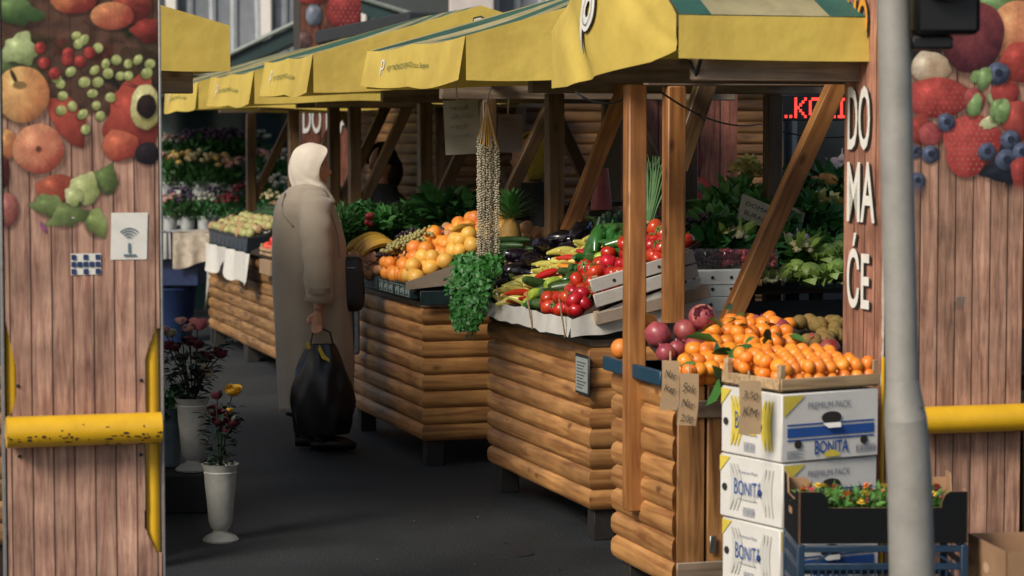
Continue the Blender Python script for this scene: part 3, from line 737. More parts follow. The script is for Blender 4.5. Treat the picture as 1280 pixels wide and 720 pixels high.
def print_sheet(name, root, s0, s1, zs, ns, mat, painter=None, cut=None):
    """upright sheet in root's xz plane, y = 0, with painted colours; zs: heights"""
    xs = np.linspace(s0, s1, ns+1); zs = np.asarray(zs); X, Z = np.meshgrid(xs, zs)
    Mw = root.matrix_basis
    W = np.stack([Mw[0][0]*X+Mw[0][3], Mw[1][0]*X+Mw[1][3], Z+Mw[2][3]], -1)
    PX, PY = proj(W)
    col = np.zeros(X.shape+(4,))
    if painter:
        p = Paint(PX, PY); painter(p)
        lum = p.c.mean(-1, keepdims=True); c_ = lum+.84*(p.c-lum); c_ = c_*(.92+.10*p.nz(9, 77)+.06*p.nz(2.0, 78))[..., None]
        col[..., :3] = np.clip(c_, .004, 1); col[..., 3] = p.a
    w_ = ns+1; nr = len(zs)
    idx = np.arange(nr*w_).reshape(nr, w_)
    q = np.stack([idx[:-1, :-1], idx[:-1, 1:], idx[1:, 1:], idx[1:, :-1]], -1).reshape(-1, 4)
    if cut is not None:
        cx, cy = (PX[:-1, :-1]+PX[1:, 1:])/2, (PY[:-1, :-1]+PY[1:, 1:])/2
        q = q[~cut(cx, cy).reshape(-1)]
    V = np.stack([X, np.zeros_like(X), Z], -1).reshape(-1, 3)
    me = bpy.data.meshes.new(name); me.from_pydata(V.tolist(), [], q.tolist())
    ca = me.color_attributes.new('Print', 'FLOAT_COLOR', 'POINT'); ca.data.foreach_set('color', col.reshape(-1).astype(np.float32))
    me.materials.append(mat); me.update()
    o = link(name, me, root); sm = o.modifiers.new('thickness', 'SOLIDIFY'); sm.thickness = .004; sm.offset = 1
    return o
def fruit_left(p):
    B = p.blob
    msk = np.clip((150-p.y+28*p.nz(30, 5))/14, 0, 1)*np.clip((p.x+40-0*p.y)/10, 0, 1)
    cc = np.ones(p.x.shape+(3,))*np.array(H('5a3a28')); cc *= (.75+.5*p.nz(14, 8))[..., None]
    p.over(msk*.93, np.clip(cc, 0, 1))
    for k in range(26):
        B(p.rg.uniform(0, 200), p.rg.uniform(-30, 135), p.rg.uniform(8, 24), p.rg.uniform(6, 16), ['4a3a20', '5c2a1a', '39401f', '6b4a2a', '2e2418'][k % 5], ['2c2212', '3a160e', '20260f', '40260f', '18120c'][k % 5], p.rg.uniform(0, 90), .3, soft=6, hi=.1)
    for (x, y, rx, ry, c, c2, a, i) in [(18, 12, 34, 18, '6d8a4a', '3d5a2a', 20, .25), (92, 2, 30, 16, 'c26a34', '8a2a1c', 0, .05), (165, 8, 26, 22, 'a84028', '6a2016', 0, .1), (140, 20, 28, 18, 'd98a4e', 'a8402a', 0, 0), (185, 38, 20, 16, '9a2f22', '57180f', 0, .2),
        (175, 90, 34, 30, '4a3522', '2c2016', 0, .2), (168, 145, 36, 48, 'b8442c', '8c2a1c', 10, .22), (85, 150, 20, 36, 'b5432c', '8a2d1e', -30, .15), (150, 182, 24, 20, 'c9603a', 'a43a26', 0, .1), (10, 90, 40, 20, '5a6a3a', '33421f', 0, .3),
        (25, 62, 22, 20, 'bccb86', '8a9c58', 0, .25), (28, 118, 34, 36, 'e3ad5c', 'cf7f40', 0, .02), (8, 180, 14, 20, 'd9a054', 'b96a36', 0, 0), (48, 186, 33, 32, 'd88a5c', 'bb4f36', 0, .03), (70, 236, 26, 19, 'bd5a34', '8e3520', -10, .1), (4, 215, 9, 22, '6d2a20', '451812', 0, 0), (10, 262, 14, 22, 'b3685a', '7d3b34', 0, 0),
        (62, 258, 24, 14, '7f9150', '5a6c34', 20, .25), (120, 278, 20, 14, '93a35a', '6d7d3c', 60, .2), (132, 225, 16, 18, '6a8040', '4a5c2a', 0, .25), (85, 268, 24, 16, '7c8c4e', '596a34', -20, .3), (105, 236, 20, 20, 'c4ca84', '93a052', 0, .2), (92, 246, 12, 12, 'd1d492', '9aa85c', 0, .2)]:
        B(x, y, rx, ry, c, c2, a, i)
    B(48, 186, 4, 4, '6a3a26', hi=0); B(17, 96, 3, 12, '3a2a18', ang=-25, hi=0); B(24, 106, 9, 5, '8a6a38', hi=0, dark=0)
    for k in range(14):
        x, y = p.rg.uniform(70, 190), p.rg.uniform(30, 120); B(x, y, p.rg.uniform(10, 22), .9, '3a3020', ang=p.rg.uniform(-40, 60), hi=0, dark=0, soft=.8)
    for (x, y) in [(95, 45), (105, 50), (88, 90), (118, 88), (132, 80), (145, 75), (160, 80), (172, 75), (187, 80), (75, 105), (105, 103), (115, 117), (135, 92), (150, 95), (78, 120), (90, 133), (103, 143), (120, 132), (125, 145), (138, 122), (76, 138), (107, 162), (160, 95), (183, 92), (70, 98), (122, 103), (98, 55), (122, 60)]:
        B(x, y, 6.5+p.rg.uniform(-.8, 1), 7.5+p.rg.uniform(-1, 1), 'b9bf72', '868f44', p.rg.uniform(0, 90), 0, hi=.35)
    for (x, y) in [(50, 60), (68, 92), (55, 79), (85, 67), (100, 77), (112, 66), (84, 75)]: B(x, y, 8, 8, 'b5382c', '7c1c18', 0, 0, hi=.6)
    B(182, 134, 20, 29, 'd8cf8a', 'a8a050', 0, .05); B(183, 133, 13, 16, '33201a', '1c100c', 0, .05, hi=.3); B(184, 192, 16, 15, '2c2228', '171018', 0, .05, hi=.35)
    B(54, 284, 3, 9, '9a4a86', ang=-30, hi=0)
def fruit_right(p):
    B = p.blob
    for (x, y, rx, ry, c, c2, a, i) in [(1245, 5, 40, 14, '7a9a5a', '4c6a34', 0, .2), (1272, 40, 36, 40, 'e09a5c', 'c0603a', 0, 0), (1215, 46, 40, 46, '8a3a3c', '56202a', 15, .03), (1276, 78, 28, 26, 'b8402f', '7c2018', 0, .05), (1150, 60, 30, 20, '2f2a26', '1a1614', 0, .1), (1162, 84, 26, 20, 'd8c4a4', 'b99a74', 0, .1),
        (1250, 130, 18, 12, '9ab070', '6d8548', 30, .2), (1228, 95, 18, 10, '7d9a58', '4c6c34', -20, .2), (1172, 122, 42, 26, 'c04034', '8c241e', 0, .05), (1256, 118, 18, 20, 'b03a30', '7c201c', 0, .1), (1272, 150, 22, 26, 'b54436', '80261e', 0, .1),
        (1150, 162, 16, 20, 'a8402f', '7a2018', 0, .1), (1217, 124, 14, 15, 'b8504a', '8a2c2c', 0, .08), (1163, 168, 16, 15, 'b5504c', '842c2c', 0, .08), (1250, 205, 30, 24, '39414f', '1f2430', 0, .15)]:
        B(x, y, rx, ry, c, c2, a, i, tex=.06)
    p.dots(1172, 122, 40, 24, 'd8806a', 7)
    d = [(1215, 176, 37, 34), (1207, 196, 26, 26)]
    for (x, y, rx, ry) in d: B(x, y, rx, ry, 'c5433a', '9a2822', 0, .04, dark=.3, hi=.2)
    p.dots(1213, 180, 34, 38, 'e0a080', 7)
    B(1240, 150, 18, 9, 'c9c890', '9aa860', -35, .2)
    for (x, y, r_) in [(1182, 153, 12), (1162, 193, 12), (1146, 226, 11), (1247, 92, 15), (1233, 190, 12), (1262, 175, 13), (1257, 200, 14), (1143, 190, 9), (1276, 190, 12)]:
        B(x, y, r_, r_, '5c6680', '2d3448', 0, .05, hi=.5); B(x+1, y-1, r_*.35, r_*.35, '2a3040', hi=0)
    for (x, y) in [(1218, 132), (1246, 137), (1253, 140), (1230, 98)]: B(x, y, 9, 16, '8fae6a', '5c7c40', 20, .15)
    B(1276, 215, 14, 20, 'a83a30', '702018', 0, .1)
M_PRL = PRINT('poster_print', .0655, 'cfa58c', '94695a', .35)
M_YPIPE = P('yellow_paint', 'd8a81c', .38, .12, 8, .1, 60, coat=.3)
M_RUST = P('rust', '4a3020', .9, .4, 40)
def text_part(root, s, x0, x1, z0, z1, mat, shadow=True, y=-.012):
    if shadow: write(s, root, M_DARKINK, flat(x0+.005, x1+.007, z0-.006, z1-.004, y+.003), bold=.014)
    write(s, root, mat, flat(x0, x1, z0, z1, y), bold=.014)
def local(root, px, py):
    """pixel -> (x, z) on the root's own upright plane"""
    d = ray(px, py); n_ = Vector((-math.sin(root.rotation_euler.z), math.cos(root.rotation_euler.z), 0)); c = Vector((0, 0, CAMH))
    t = (root.location-c).dot(n_)/d.dot(n_); p = c+d*t-root.location
    return p.x*math.cos(root.rotation_euler.z)+p.y*math.sin(root.rotation_euler.z), p.z
def poster_gate():
    p = at_y(100, 360, 7.6)
    r = T('poster_gate', 'yellow steel gate covered by a plank print with apples, berries and hop leaves', 'gate', (p.x, p.y, 0), AR)
    s0, _ = local(r, 6, 360); s1, _ = local(r, 199, 360)
    def cut(x, y):
        nl = (y > 398) & (y < 520) & (x < 22-12*np.abs((y-462)/62)**3)&(x < 6+14*np.clip((y-398)/60, 0, 1))
        nr = (y > 410) & (y < 690) & (x > 181+14*np.clip((450-y)/40, 0, 1)**1.3+14*np.clip((y-660)/30, 0, 1))
        return nl | nr
    zs = np.concatenate([np.linspace(.02, 1.40, 260), np.linspace(1.405, 2.35, 330)])
    print_sheet('poster', r, s0, s1, zs, 170, M_PRL, fruit_left, cut)
    for x in (s0+.02, s1-.022):
        MB().tube([(x, .028, 0), (x, .028, 2.36)], .022, 14).build('gate_post', M_YPIPE, r)
    xa, za = local(r, 6, 536); xb, zb = local(r, 198, 534)
    pts = [(xa+(xb-xa)*i/8, -.055, (za+zb)/2) for i in range(9)]
    rail = MB().tube(pts, .0495, 22).build('rail', M_YPIPE, r)
    # chipped paint along the rail
    mm = MB()
    for k in range(46):
        t = random.random()**.7; x = xa+(xb-xa)*t; a_ = R(rnd(188, 214)) if k < 34 else R(rnd(150, 250))
        l_, h_ = rnd(.004, .02), rnd(.003, .009)
        def ff(u, v): 
            an = a_+(v-.5)*h_/.05; return (x+(u-.5)*l_*(1-.5*abs(v-.5)), -.055+.0503*math.cos(an)*1.0, (za+zb)/2+.0503*math.sin(an))
        mm.grid(ff, 2, 2)
    o = mm.build('paint_chip', M_RUST, rail); o['kind'] = 'stuff'
    for x in (s0-.012, s1+.004):
        MB().box(x, x+.008, -.008, .06, .02, 2.36, bev=.002).build('edge_strip', P('grey_edge', '8d8b88', .5, .2, 30, metal=.5), r)
    for px, py in ((22, 482), (176, 475), (24, 570), (176, 568)):
        x, z = local(r, px, py); MB().ball((x, -.006, z), (.006, .005, .006), 8, 6).build('screw', P('iron', '1a1c1d'), r)
    # stickers
    def stick(px0, py0, px1, py1, col, name='sticker', tilt=0):
        (x0, z1), (x1, z0) = local(r, px0, py0), local(r, px1, py1)
        m_ = MB(); m_.grid(lambda u, v: (x0+(x1-x0)*u+tilt*(v-.5), -.0062-.002*u*v, z0+(z1-z0)*v), 3, 3); return m_.build(name, col, r), (x0, x1, z0, z1)
    st, (x0, x1, z0, z1) = stick(138, 266, 184, 324, M_WHITE, tilt=.004)
    st['label'] = 'white sticker with grey wireless arcs'
    ink = P('grey_ink', '5c6c78', .7, .2); cx, cz = (x0+x1)/2, z0+(z1-z0)*.42
    for k, rr in enumerate((.010, .019, .028, .037)):
        mm = MB(); mm.grid(lambda u, v: (cx+(rr-.002+.004*v)*math.cos(R(40+100*u)), -.0095, cz+(rr-.002+.004*v)*math.sin(R(40+100*u))), 12, 1); mm.build('wireless_arc', ink, st, smooth=False)
    mm = MB(); mm.grid(lambda u, v: (cx-.004+.008*u, -.0095, z0+.02+(cz-z0-.03)*v), 1, 1); mm.grid(lambda u, v: (cx-.018+.04*u, -.0095, z0+.010+.007*v), 1, 1); mm.build('wireless_mast', ink, st, smooth=False)
    st2, (x0, x1, z0, z1) = stick(88, 317, 126, 343, M_WHITE); st2['label'] = 'small navy and white checked sticker'
    navy = P('navy_ink', '22345c', .6, .2)
    mm = MB()
    for i in range(5):
        for j in range(3):
            if (i+j) % 2 == 0 or j == 1: mm.grid(lambda u, v: (x0+(x1-x0)*(i+.08+.8*u)/5, -.0095, z0+(z1-z0)*(j+.1+.75*v)/3), 1, 1)
    mm.build('check_pattern', navy, st2, smooth=False)
poster_gate()

def right_column():
    p = at_y(1107, 360, 7.9)
    r = T('poster_column', 'square column wrapped in plank print with strawberries, beside the grey pole', 'column', (p.x, p.y, 0), AR)
    s1, _ = local(r, 1277, 360); d = .33
    zs = np.concatenate([np.linspace(.01, 1.5, 30), np.linspace(1.505, 2.45, 330)])
    print_sheet('poster', r, .002, s1, zs, 190, PRINT('poster_print_right', .064, 'c2977e', '85604e', .1), fruit_right)
    MB().box(.002, s1, .006, d, 0, 2.46, bev=.004).build('core', P('column_core', '3a342e', .8), r)
    # narrow side with the upright word
    me = MB().grid(lambda u, v: (d*u, 0, .01+2.44*v), 2, 2).mesh('side_panel', PRINT('poster_print_side', .085, 'bd8a70', '85584a', .0, False), False)
    sp = link('side_panel', me, r, (-.004, d, 0), rot=(0, 0, -math.pi/2))
    def sl(px, py):
        # pixel on the side plane (local x = 0 of the column)
        aa = p.x*CA+p.y*SA; b_, z_ = on_a(px, py, aa-.004); return d-(b_-(-p.x*SA+p.y*CA)), z_
    M_OR = P('orange_print', 'd8932e', .6, .1)
    for s_, (x0, y0, x1, y1), mt in (('MO', (1062, 0, 1087, 52), M_OR), ('DO', (1063, 108, 1090, 188), M_WHITE), ('MA', (1062, 202, 1096, 279), M_WHITE), ('ĆE', (1062, 290, 1089, 388), M_WHITE)):
        u0, zt_ = sl(x0, y0); u1, zb_ = sl(x1, y1)
        for off, mm_, dy in ((.005, M_DARKINK, -.006), (0, mt, -.009)):
            write(s_, sp, mm_, lambda u, v: (u0+(u1-u0)*u+off*2, dy, zb_+(zt_-zb_)*v-off), bold=.014)
    # torn edge of the wrap
    mm = MB()
    pts = []
    for i in range(60):
        z = 2.4*i/59; wv_ = .006+.008*abs(math.sin(i*1.7))*(1 if i % 7 else 2); pts.append((z, wv_))
    for (z, wv_), (z2, w2) in zip(pts, pts[1:]): mm.quad((-.0075, -.006, z), (-.0075, wv_, z), (-.0075, w2, z2), (-.0075, -.006, z2))
    mm.build('torn_edge', P('torn_paper', 'b5ab9a', .9, .35, 40), r, smooth=False)
    MB().tube([(-.012, -.012, 0), (-.012, -.012, .93)], .006, 10).build('corner_tube', M_YPIPE, r)
    # yellow rail with bracket
    x0, z0 = local(r, 1150, 523); x1, z1 = local(r, 1330, 523)
    MB().tube([(x0-.03, -.06, z0), ((x0+x1)/2, -.06, z0), (x1, -.06, z0)], .046, 22).build('rail', M_YPIPE, r)
    MB().tube([(x1-.03, -.03, 0), (x1-.03, -.03, z0)], .03, 12).build('rail_post', M_YPIPE, r)
    (xa, za), (xb, zb) = local(r, 1190, 372), local(r, 1204, 388)
    MB().grid(lambda u, v: (xa+(xb-xa)*u+.006*v, -.004, zb+(za-zb)*v+.004*u), 1, 1).build('sticker', P('grey_sticker', 'b9b2aa', .7, .1), r, smooth=False)
right_column()

def back_poster(px0, px1, py_top, Y, label, fruits, planks, cols, zlo=.0, words=()):
    p = at_y(px0, 200, Y); r = T('poster_column', label, 'column', (p.x, p.y, 0), AR)
    s1, _ = local(r, px1, 200); zt = at_y(px0, py_top, Y).z
    nz_ = 260; print_sheet('poster', r, 0, s1, np.linspace(zlo+.01, zt, nz_), 120, PRINT('back_print_%d' % px0, planks, *cols), fruits)
    MB().box(0, s1, .006, .3, 0, zt, bev=.004).build('core', P('column_core', '3a342e'), r)
    for s_, (x0, y0, x1, y1) in words:
        (xa, za), (xb, zb) = local(r, x0, y0), local(r, x1, y1); text_part(r, s_, xa, xb, zb, za, M_WHITE)
def f_b1(p):
    p.blob(432, 10, 24, 30, 'b53a32', '7c1f1c', 10, .05); p.dots(432, 10, 22, 27, 'd88070', 6)
    p.blob(392, 18, 11, 15, '8f96a0', '4a5260', 0, .1); p.blob(388, -4, 22, 10, 'b8402f', '7c2018', 0, .1); p.blob(380, 50, 10, 12, '7a5a50', '4a3030', 0, .1)
back_poster(376, 452, -40, 20.5, 'plank print column with a strawberry and white letters behind the stall canopies', f_b1, .17, ('8a5a48', '5c3428', 0), words=(('DO', (378, 129, 401, 167)), ('MA', (407, 129, 438, 167))))
def f_b2(p):
    p.blob(860, 198, 18, 22, 'b02c2a', '74151a', 0, .03); p.blob(862, 200, 5, 5, '3d5c2e', '26401c', 0, .3, hi=0)
    p.blob(874, 236, 15, 15, 'b52c2a', '7c181a', 0, .02); p.blob(874, 235, 5, 5, '3d5c2e', '26401c', 0, .3, hi=0)
back_poster(776, 921, 60, 13.3, 'plank print column with two red tomatoes behind the corner stall', f_b2, .122, ('8f5c4c', '5e362c', .2))
# ================================================================== produce kinds (shared meshes)
def tomato_mesh():
    mb = MB().ball((0, 0, 0), (.036, .036, .030), 16, 10, fn=lambda d: (1+.035*math.cos(5*math.atan2(d[1], d[0]))*(1-d[2]**2))*(1-.14*max(0, d[2])**8))
    return mb.mesh('tomato', P('tomato_skin', 'a01c12', .26, .18, 25, rand=.2, coat=.25, col2='b8301c'))
def calyx_mesh():
    mb = MB()
    for k in range(6):
        a = k*math.pi/3+rnd(-.2, .2); mb.leaf((0, 0, .0265), (math.cos(a), math.sin(a), .25), (0, 0, 1), .026, .008, .35)
    mb.tube([(0, 0, .024), (.002, .001, .034), (.006, 0, .042)], .0025, 6); return mb.mesh('calyx', P('calyx_green', '4f6b2c', .6, .25))
def round_mesh(name, r, mat, sq=1.0, dimple=.1, seg=14, rings=10, lob=0):
    return MB().ball((0, 0, 0), (r, r, r*sq), seg, rings, fn=lambda d: (1-dimple*max(0, d[2])**10-dimple*.5*max(0, -d[2])**12)*(1+lob*math.sin(3*math.atan2(d[1], d[0]))*(1-d[2]**2))).mesh(name, mat)
M_TOM = tomato_mesh(); M_CAL = calyx_mesh()
m_or = P('orange_peel', 'e08a34', .42, .10, 40, .25, 260, rand=.14); m_ma = P('mandarin_peel', 'e8862a', .36, .10, 30, .2, 260, rand=.12)
m_le = P('lemon_peel', 'dca84a', .42, .12, 30, .2, 240, rand=.10)
ORANGE = round_mesh('orange', .041, m_or, .96); MANDARIN = round_mesh('mandarin', .029, m_ma, .86, .14); LEMON = round_mesh('grapefruit', .043, m_le, .95)
APPLE = round_mesh('apple', .037, P('apple_skin', 'b04a3c', .32, .1, 16, col2='c98052', rand=.2), .9, .25)
PEACH = round_mesh('peach', .034, P('peach_skin', 'b8765a', .6, .1, 12, col2='c9a06a', rand=.2), .95, .1)
REDAPPLE = round_mesh('red_apple', .038, P('red_apple_skin', 'c33a2c', .28, .2, 16, rand=.15), .9, .25)
POM = None
def pom_mesh(open_=False):
    mb = MB().ball((0, 0, 0), (.052, .052, .048), 18, 12, fn=lambda d: 1+.03*math.cos(6*math.atan2(d[1], d[0]))*(1-d[2]**2))
    for k in range(6):
        a = k*math.pi/3; c, s = math.cos(a), math.sin(a)
        mb.add([(c*.010-s*.006, s*.010+c*.006, .044), (c*.010+s*.006, s*.010-c*.006, .044), (c*.018, s*.018, .066)], [(0, 1, 2)])
    mb.lathe([(.011, .042), (.010, .052), (.013, .056)], 10)
    return mb.mesh('pomegranate', P('pomegranate_rind', '7c2430', .36, .1, 14, col2='a85a52', rand=.15))
POM = pom_mesh()
KIWI = MB().ball((0, 0, 0), (.027, .027, .034), 12, 8).mesh('kiwi', P('kiwi_skin', '7c6432', .85, .25, 60, .5, 300, rand=.12))
def eggplant():
    mb = MB(); pts = []; rad = []
    for i in range(12):
        t = i/11; pts.append((.012*math.sin(t*2.2), 0, -.085+.17*t)); rad.append(max(.002, .043*math.sin(math.pi*min(1, t*.92+.05))**.65*(1.15-.45*t)))
    mb.tube(pts, rad, 14); return mb.mesh('eggplant', P('aubergine_skin', '140b16', .14, .2, 20, rand=.2, coat=.6))
EGG = eggplant()
def egg_cap():
    mb = MB().lathe([(.004, .112), (.006, .098), (.020, .086), (.026, .072), (.027, .068)], 10, (.010, 0, -.004)); return mb.mesh('cap', P('calyx_green', '4f6b2c'))
EGGC = egg_cap()
def pepper(name, mat, L_=.13, r=.024, bend=.02):
    mb = MB(); pts = []; rad = []
    for i in range(10):
        t = i/9; pts.append((bend*math.sin(t*2.5), 0, L_*(t-.5))); rad.append(r*max(.06, (math.sin(math.pi*(.12+.8*t))**.7)*(.55+.6*t)))
    mb.tube(pts, rad, 10); mb.tube([(pts[-1][0], 0, L_*.48), (pts[-1][0]+.006, 0, L_*.48+.025)], .004, 6)
    return mb.mesh(name, mat)
PEPY = pepper('pepper', P('yellow_pepper', 'c9bf62', .25, .12, 14, rand=.12, coat=.4)); PEPR = pepper('red_pepper', P('red_pepper', 'b4261c', .2, .12, 14, rand=.15, coat=.4), .12, .022)
PEPG = pepper('green_pepper', P('green_pepper', '2c5a24', .22, .2, 14, rand=.25, coat=.4), .12, .03, .012); PEPO = pepper('orange_pepper', P('orange_pepper', 'd8882c', .22, .12, 14, rand=.12, coat=.4), .11, .024)
def cuke(name, mat, L_=.2, r=.021, bend=.02):
    mb = MB(); n = 9
    mb.tube([(bend*math.sin(math.pi*i/(n-1)), 0, L_*(i/(n-1)-.5)) for i in range(n)], [r*max(.15, math.sin(math.pi*(.06+.88*i/(n-1)))**.35) for i in range(n)], 10)
    return mb.mesh(name, mat)
CUKE = cuke('cucumber', P('cucumber_skin', '24431e', .4, .35, 30, .3, 80, rand=.25)); ZUC = cuke('courgette', P('courgette_skin', '1f3a1e', .35, .3, 40, rand=.3, col2='47602c'), .15, .024, .01)
CUT = cuke('cut_courgette', P('lime_skin', '8fa23a', .4, .3, 20, rand=.15), .07, .026, .004)
CARROT = MB().tube([(0, 0, 0), (0, 0, .03), (.003, 0, .1), (.004, 0, .18)], [.014, .016, .011, .002], 10).mesh('carrot', P('carrot_skin', 'b8602c', .5, .2, 40, rand=.15))
PARSROOT = MB().tube([(0, 0, 0), (0, 0, .03), (.003, 0, .1), (.004, 0, .17)], [.015, .018, .010, .002], 10).mesh('parsnip', P('parsnip_skin', 'b9ab84', .7, .2, 40, rand=.1))
TURNIP = round_mesh('turnip', .036, P('turnip_skin', '7f8a48', .5, .2, 12, col2='a8a06c', rand=.12), .9, .1)
def banana():
    mb = MB(); pts = []; rad = []
    for i in range(12):
        t = i/11; a = R(-50+100*t); pts.append((.11*math.sin(a), 0, .11*math.cos(a)-.11)); rad.append(.018*max(.22, math.sin(math.pi*(.07+.86*t))**.45))
    mb.tube(pts, rad, 7); return mb.mesh('banana', P('banana_skin', 'c9a23e', .5, .15, 12, col2='b98f36', rand=.1))
BAN = banana()
def grapes(col, name, n=46, r=.0085, L_=.14):
    mb = MB()
    for i in range(n):
        t = random.random(); a = rnd(0, 6.28); q = .036*(1-t)**.6*math.sqrt(random.random())+.012*(1-t)
        mb.ball((q*math.cos(a)*1.3, q*math.sin(a), .07-L_*t), r*rnd(.85, 1.15), 8, 6)
    return mb.mesh(name, col)
def leaf_bunch(name, mat, n, R_, Hh, L_, W, stem=True, spread=1.0, up=.4, droop=.3, c0=.2):
    """a bunch of leafy stems; many small leaves through the volume"""
    mb = MB()
    for i in range(n):
        th = rnd(0, 6.28); q = math.sqrt(random.random()); t = random.random()
        p = Vector((R_[0]*q*math.cos(th), R_[1]*q*math.sin(th), Hh*(t*(1-.45*q*q))))
        d = Vector((math.cos(th)*q*spread+rnd(-.5, .5), math.sin(th)*q*spread+rnd(-.5, .5), up+rnd(-.5, .5)))
        mb.leaf(p, d, (rnd(-1, 1), rnd(-1, 1), 1), L_*rnd(.6, 1.25), W*rnd(.6, 1.25), droop)
    if stem:
        for i in range(max(6, n//40)):
            th = rnd(0, 6.28); q = random.random()
            mb.tube([(R_[0]*.2*math.cos(th), R_[1]*.2*math.sin(th), -.02), (R_[0]*.6*q*math.cos(th), R_[1]*.6*q*math.sin(th), Hh*.8)], .0025, 5)
    return mb.mesh(name, mat)
m_pars = P('parsley_leaf', '2a5a22', .55, .35, 30, rand=.2); m_dgreen = P('chard_leaf', '356430', .5, .4, 12, rand=.25); m_lgreen = P('lettuce_leaf', '7f9a4a', .5, .3, 9, rand=.15, sss=.0); m_mgreen = P('spinach_leaf', '4a7c3a', .5, .35, 14, rand=.2)
PARSLEY = leaf_bunch('foliage', m_pars, 900, (.11, .11), .16, .026, .022)
DILL = leaf_bunch('foliage', m_pars, 420, (.10, .10), .16, .05, .006, up=1.0, droop=.15)
CHARD = leaf_bunch('foliage', m_dgreen, 120, (.12, .10), .13, .11, .06, up=.6)
SPIN = leaf_bunch('foliage', m_mgreen, 200, (.11, .10), .11, .07, .04, up=.5)
def onion_bunch():
    mb = MB()
    for i in range(16):
        x, y = rnd(-.03, .03), rnd(-.02, .02); mb.tube([(x*.3, y*.3, 0), (x*.6, y, .15), (x*1.6, y*1.4, .3), (x*2.6+rnd(-.02, .02), y*2, .38)], [.006, .006, .005, .001], 6)
    return mb.mesh('stalks', P('onion_stalk', '3f6a34', .45, .25, 20, rand=.2))
SPRING = onion_bunch()
def lettuce():
    mb = MB()
    for k in range(26):
        a = k*2.4; lay = k/26; rr = .11*(.35+.65*lay)
        c, s = math.cos(a), math.sin(a); el = R(80-70*lay)
        def f(u, v):
            wx = (u-.5)*.13*(.5+.7*math.sin(math.pi*min(1, v*.8+.1))); rad_ = rr*(.15+.85*v)
            ru = .014*v*v*math.sin(14*u+k)+.008*math.sin(27*u+k*2)*v
            h = .02+rr*math.sin(el)*v*1.0+ru-.25*rr*v*v*lay; q = rad_*math.cos(el*.75)
            return (c*q-s*wx, s*q+c*wx, h+abs(u-.5)*.03)
        mb.grid(f, 8, 6)
    mb.ball((0, 0, .06), (.06, .06, .055), 12, 8)
    return mb.mesh('lettuce', m_lgreen)
LET = lettuce()
def cauli():
    mb = MB()
    for i in range(60):
        t = math.acos(1-rnd(0, 1.0)); a = rnd(0, 6.28); p = (.06*math.sin(t)*math.cos(a), .06*math.sin(t)*math.sin(a), .048*math.cos(t)); mb.ball(p, rnd(.012, .02), 8, 6, fn=lambda d: 1+.08*math.sin(9*d[0]+7*d[1]))
    return mb.mesh('curd', P('cauliflower_curd', 'c9bf96', .8, .15, 60, .5, 160))
CAU = cauli()
CAUL = leaf_bunch('leaf', m_lgreen, 22, (.075, .075), .02, .10, .06, stem=False, spread=1.5, up=.8, droop=-.2)
GARLIC = MB().lathe([(.003, .07), (.004, .04), (.012, .03), (.026, .014), (.028, 0), (.02, -.012), (.006, -.016)], 12, fn=lambda a, z: 1+.06*math.cos(6*a)).mesh('garlic', P('garlic_skin', 'b9b0a4', .7, .15, 20, col2='a08a92', rand=.1))
POTATO = MB().ball((0, 0, 0), (.042, .033, .03), 12, 8, fn=lambda d: 1+.06*math.sin(3*d[0]+2*d[1])).mesh('potato', P('potato_skin', '9a7f58', .85, .25, 30, .4, rand=.12))
RADISH = round_mesh('radish', .018, P('radish_skin', '8c2433', .4, .2, 20, rand=.1)); BEET = round_mesh('beetroot', .036, P('beet_skin', '6e2a30', .7, .2, 20, rand=.1), .9)

def put(me, name, label, cat, group, p, rot=None, s=1, kids=()):
    o = link(name, me, None, p, rot=rot if rot is not None else rrot(), scale=s)
    tag(o, label, cat, group)
    for kn, km in kids: link(kn, km, o)
    return o
def heap(items, a0, a1, b0, b1, zf, sp, layers=1, jit=.25, lift=.03, prob2=.5, rot=None, keep=None, sc_=(.88, 1.12), da=None):
    """lay produce over a sloping board: rows across (a) and along the aisle (b); items = list of (mesh, name, label, cat, group, kids)"""
    da = da or sp*.87; n = 0; i = 0
    a = a0
    while a < a1:
        b = b0+(sp/2 if i % 2 else 0)
        while b < b1:
            aa, bb = a+rnd(-jit, jit)*sp, b+rnd(-jit, jit)*sp
            if keep is None or keep(aa, bb):
                for l in range(layers):
                    if l and random.random() > prob2: continue
                    it = random.choice(items); s = rnd(*sc_)
                    put(it[0], it[1], it[2], it[3], it[4], S(aa+l*rnd(-.3, .3)*sp, bb+l*rnd(.2, .6)*sp, zf(aa, bb)+lift+l*sp*.62), rot() if rot else None, s, it[5] if len(it) > 5 else ()); n += 1
            b += sp
        a += da; i += 1
    return n
def board(root, a0, a1, b0, b1, zf, th=.018, mat=None, name='display_board'):
    """sloping display board as part of a stall (root frame at its own a, b)"""
    ra, rb = ab(root.location); mb = MB()
    P4 = [(a0, b0), (a1, b0), (a1, b1), (a0, b1)]
    vs = [(a-ra, b-rb, zf(a, b)-th) for a, b in P4]+[(a-ra, b-rb, zf(a, b)) for a, b in P4]
    mb.add(vs, [(3, 2, 1, 0), (4, 5, 6, 7), (0, 1, 5, 4), (1, 2, 6, 5), (2, 3, 7, 6), (3, 0, 4, 7)])
    return mb.build(name, mat or M_DARKWOOD, root, smooth=False)
def props(root, a, b0, b1, z0, zf):
    ra, rb = ab(root.location)
    for b in (b0, b1): MB().box(a-ra-.02, a-ra+.02, b-rb-.02, b-rb+.02, z0, zf(a, b)-.02).build('board_prop', M_DARKWOOD, root, smooth=False)
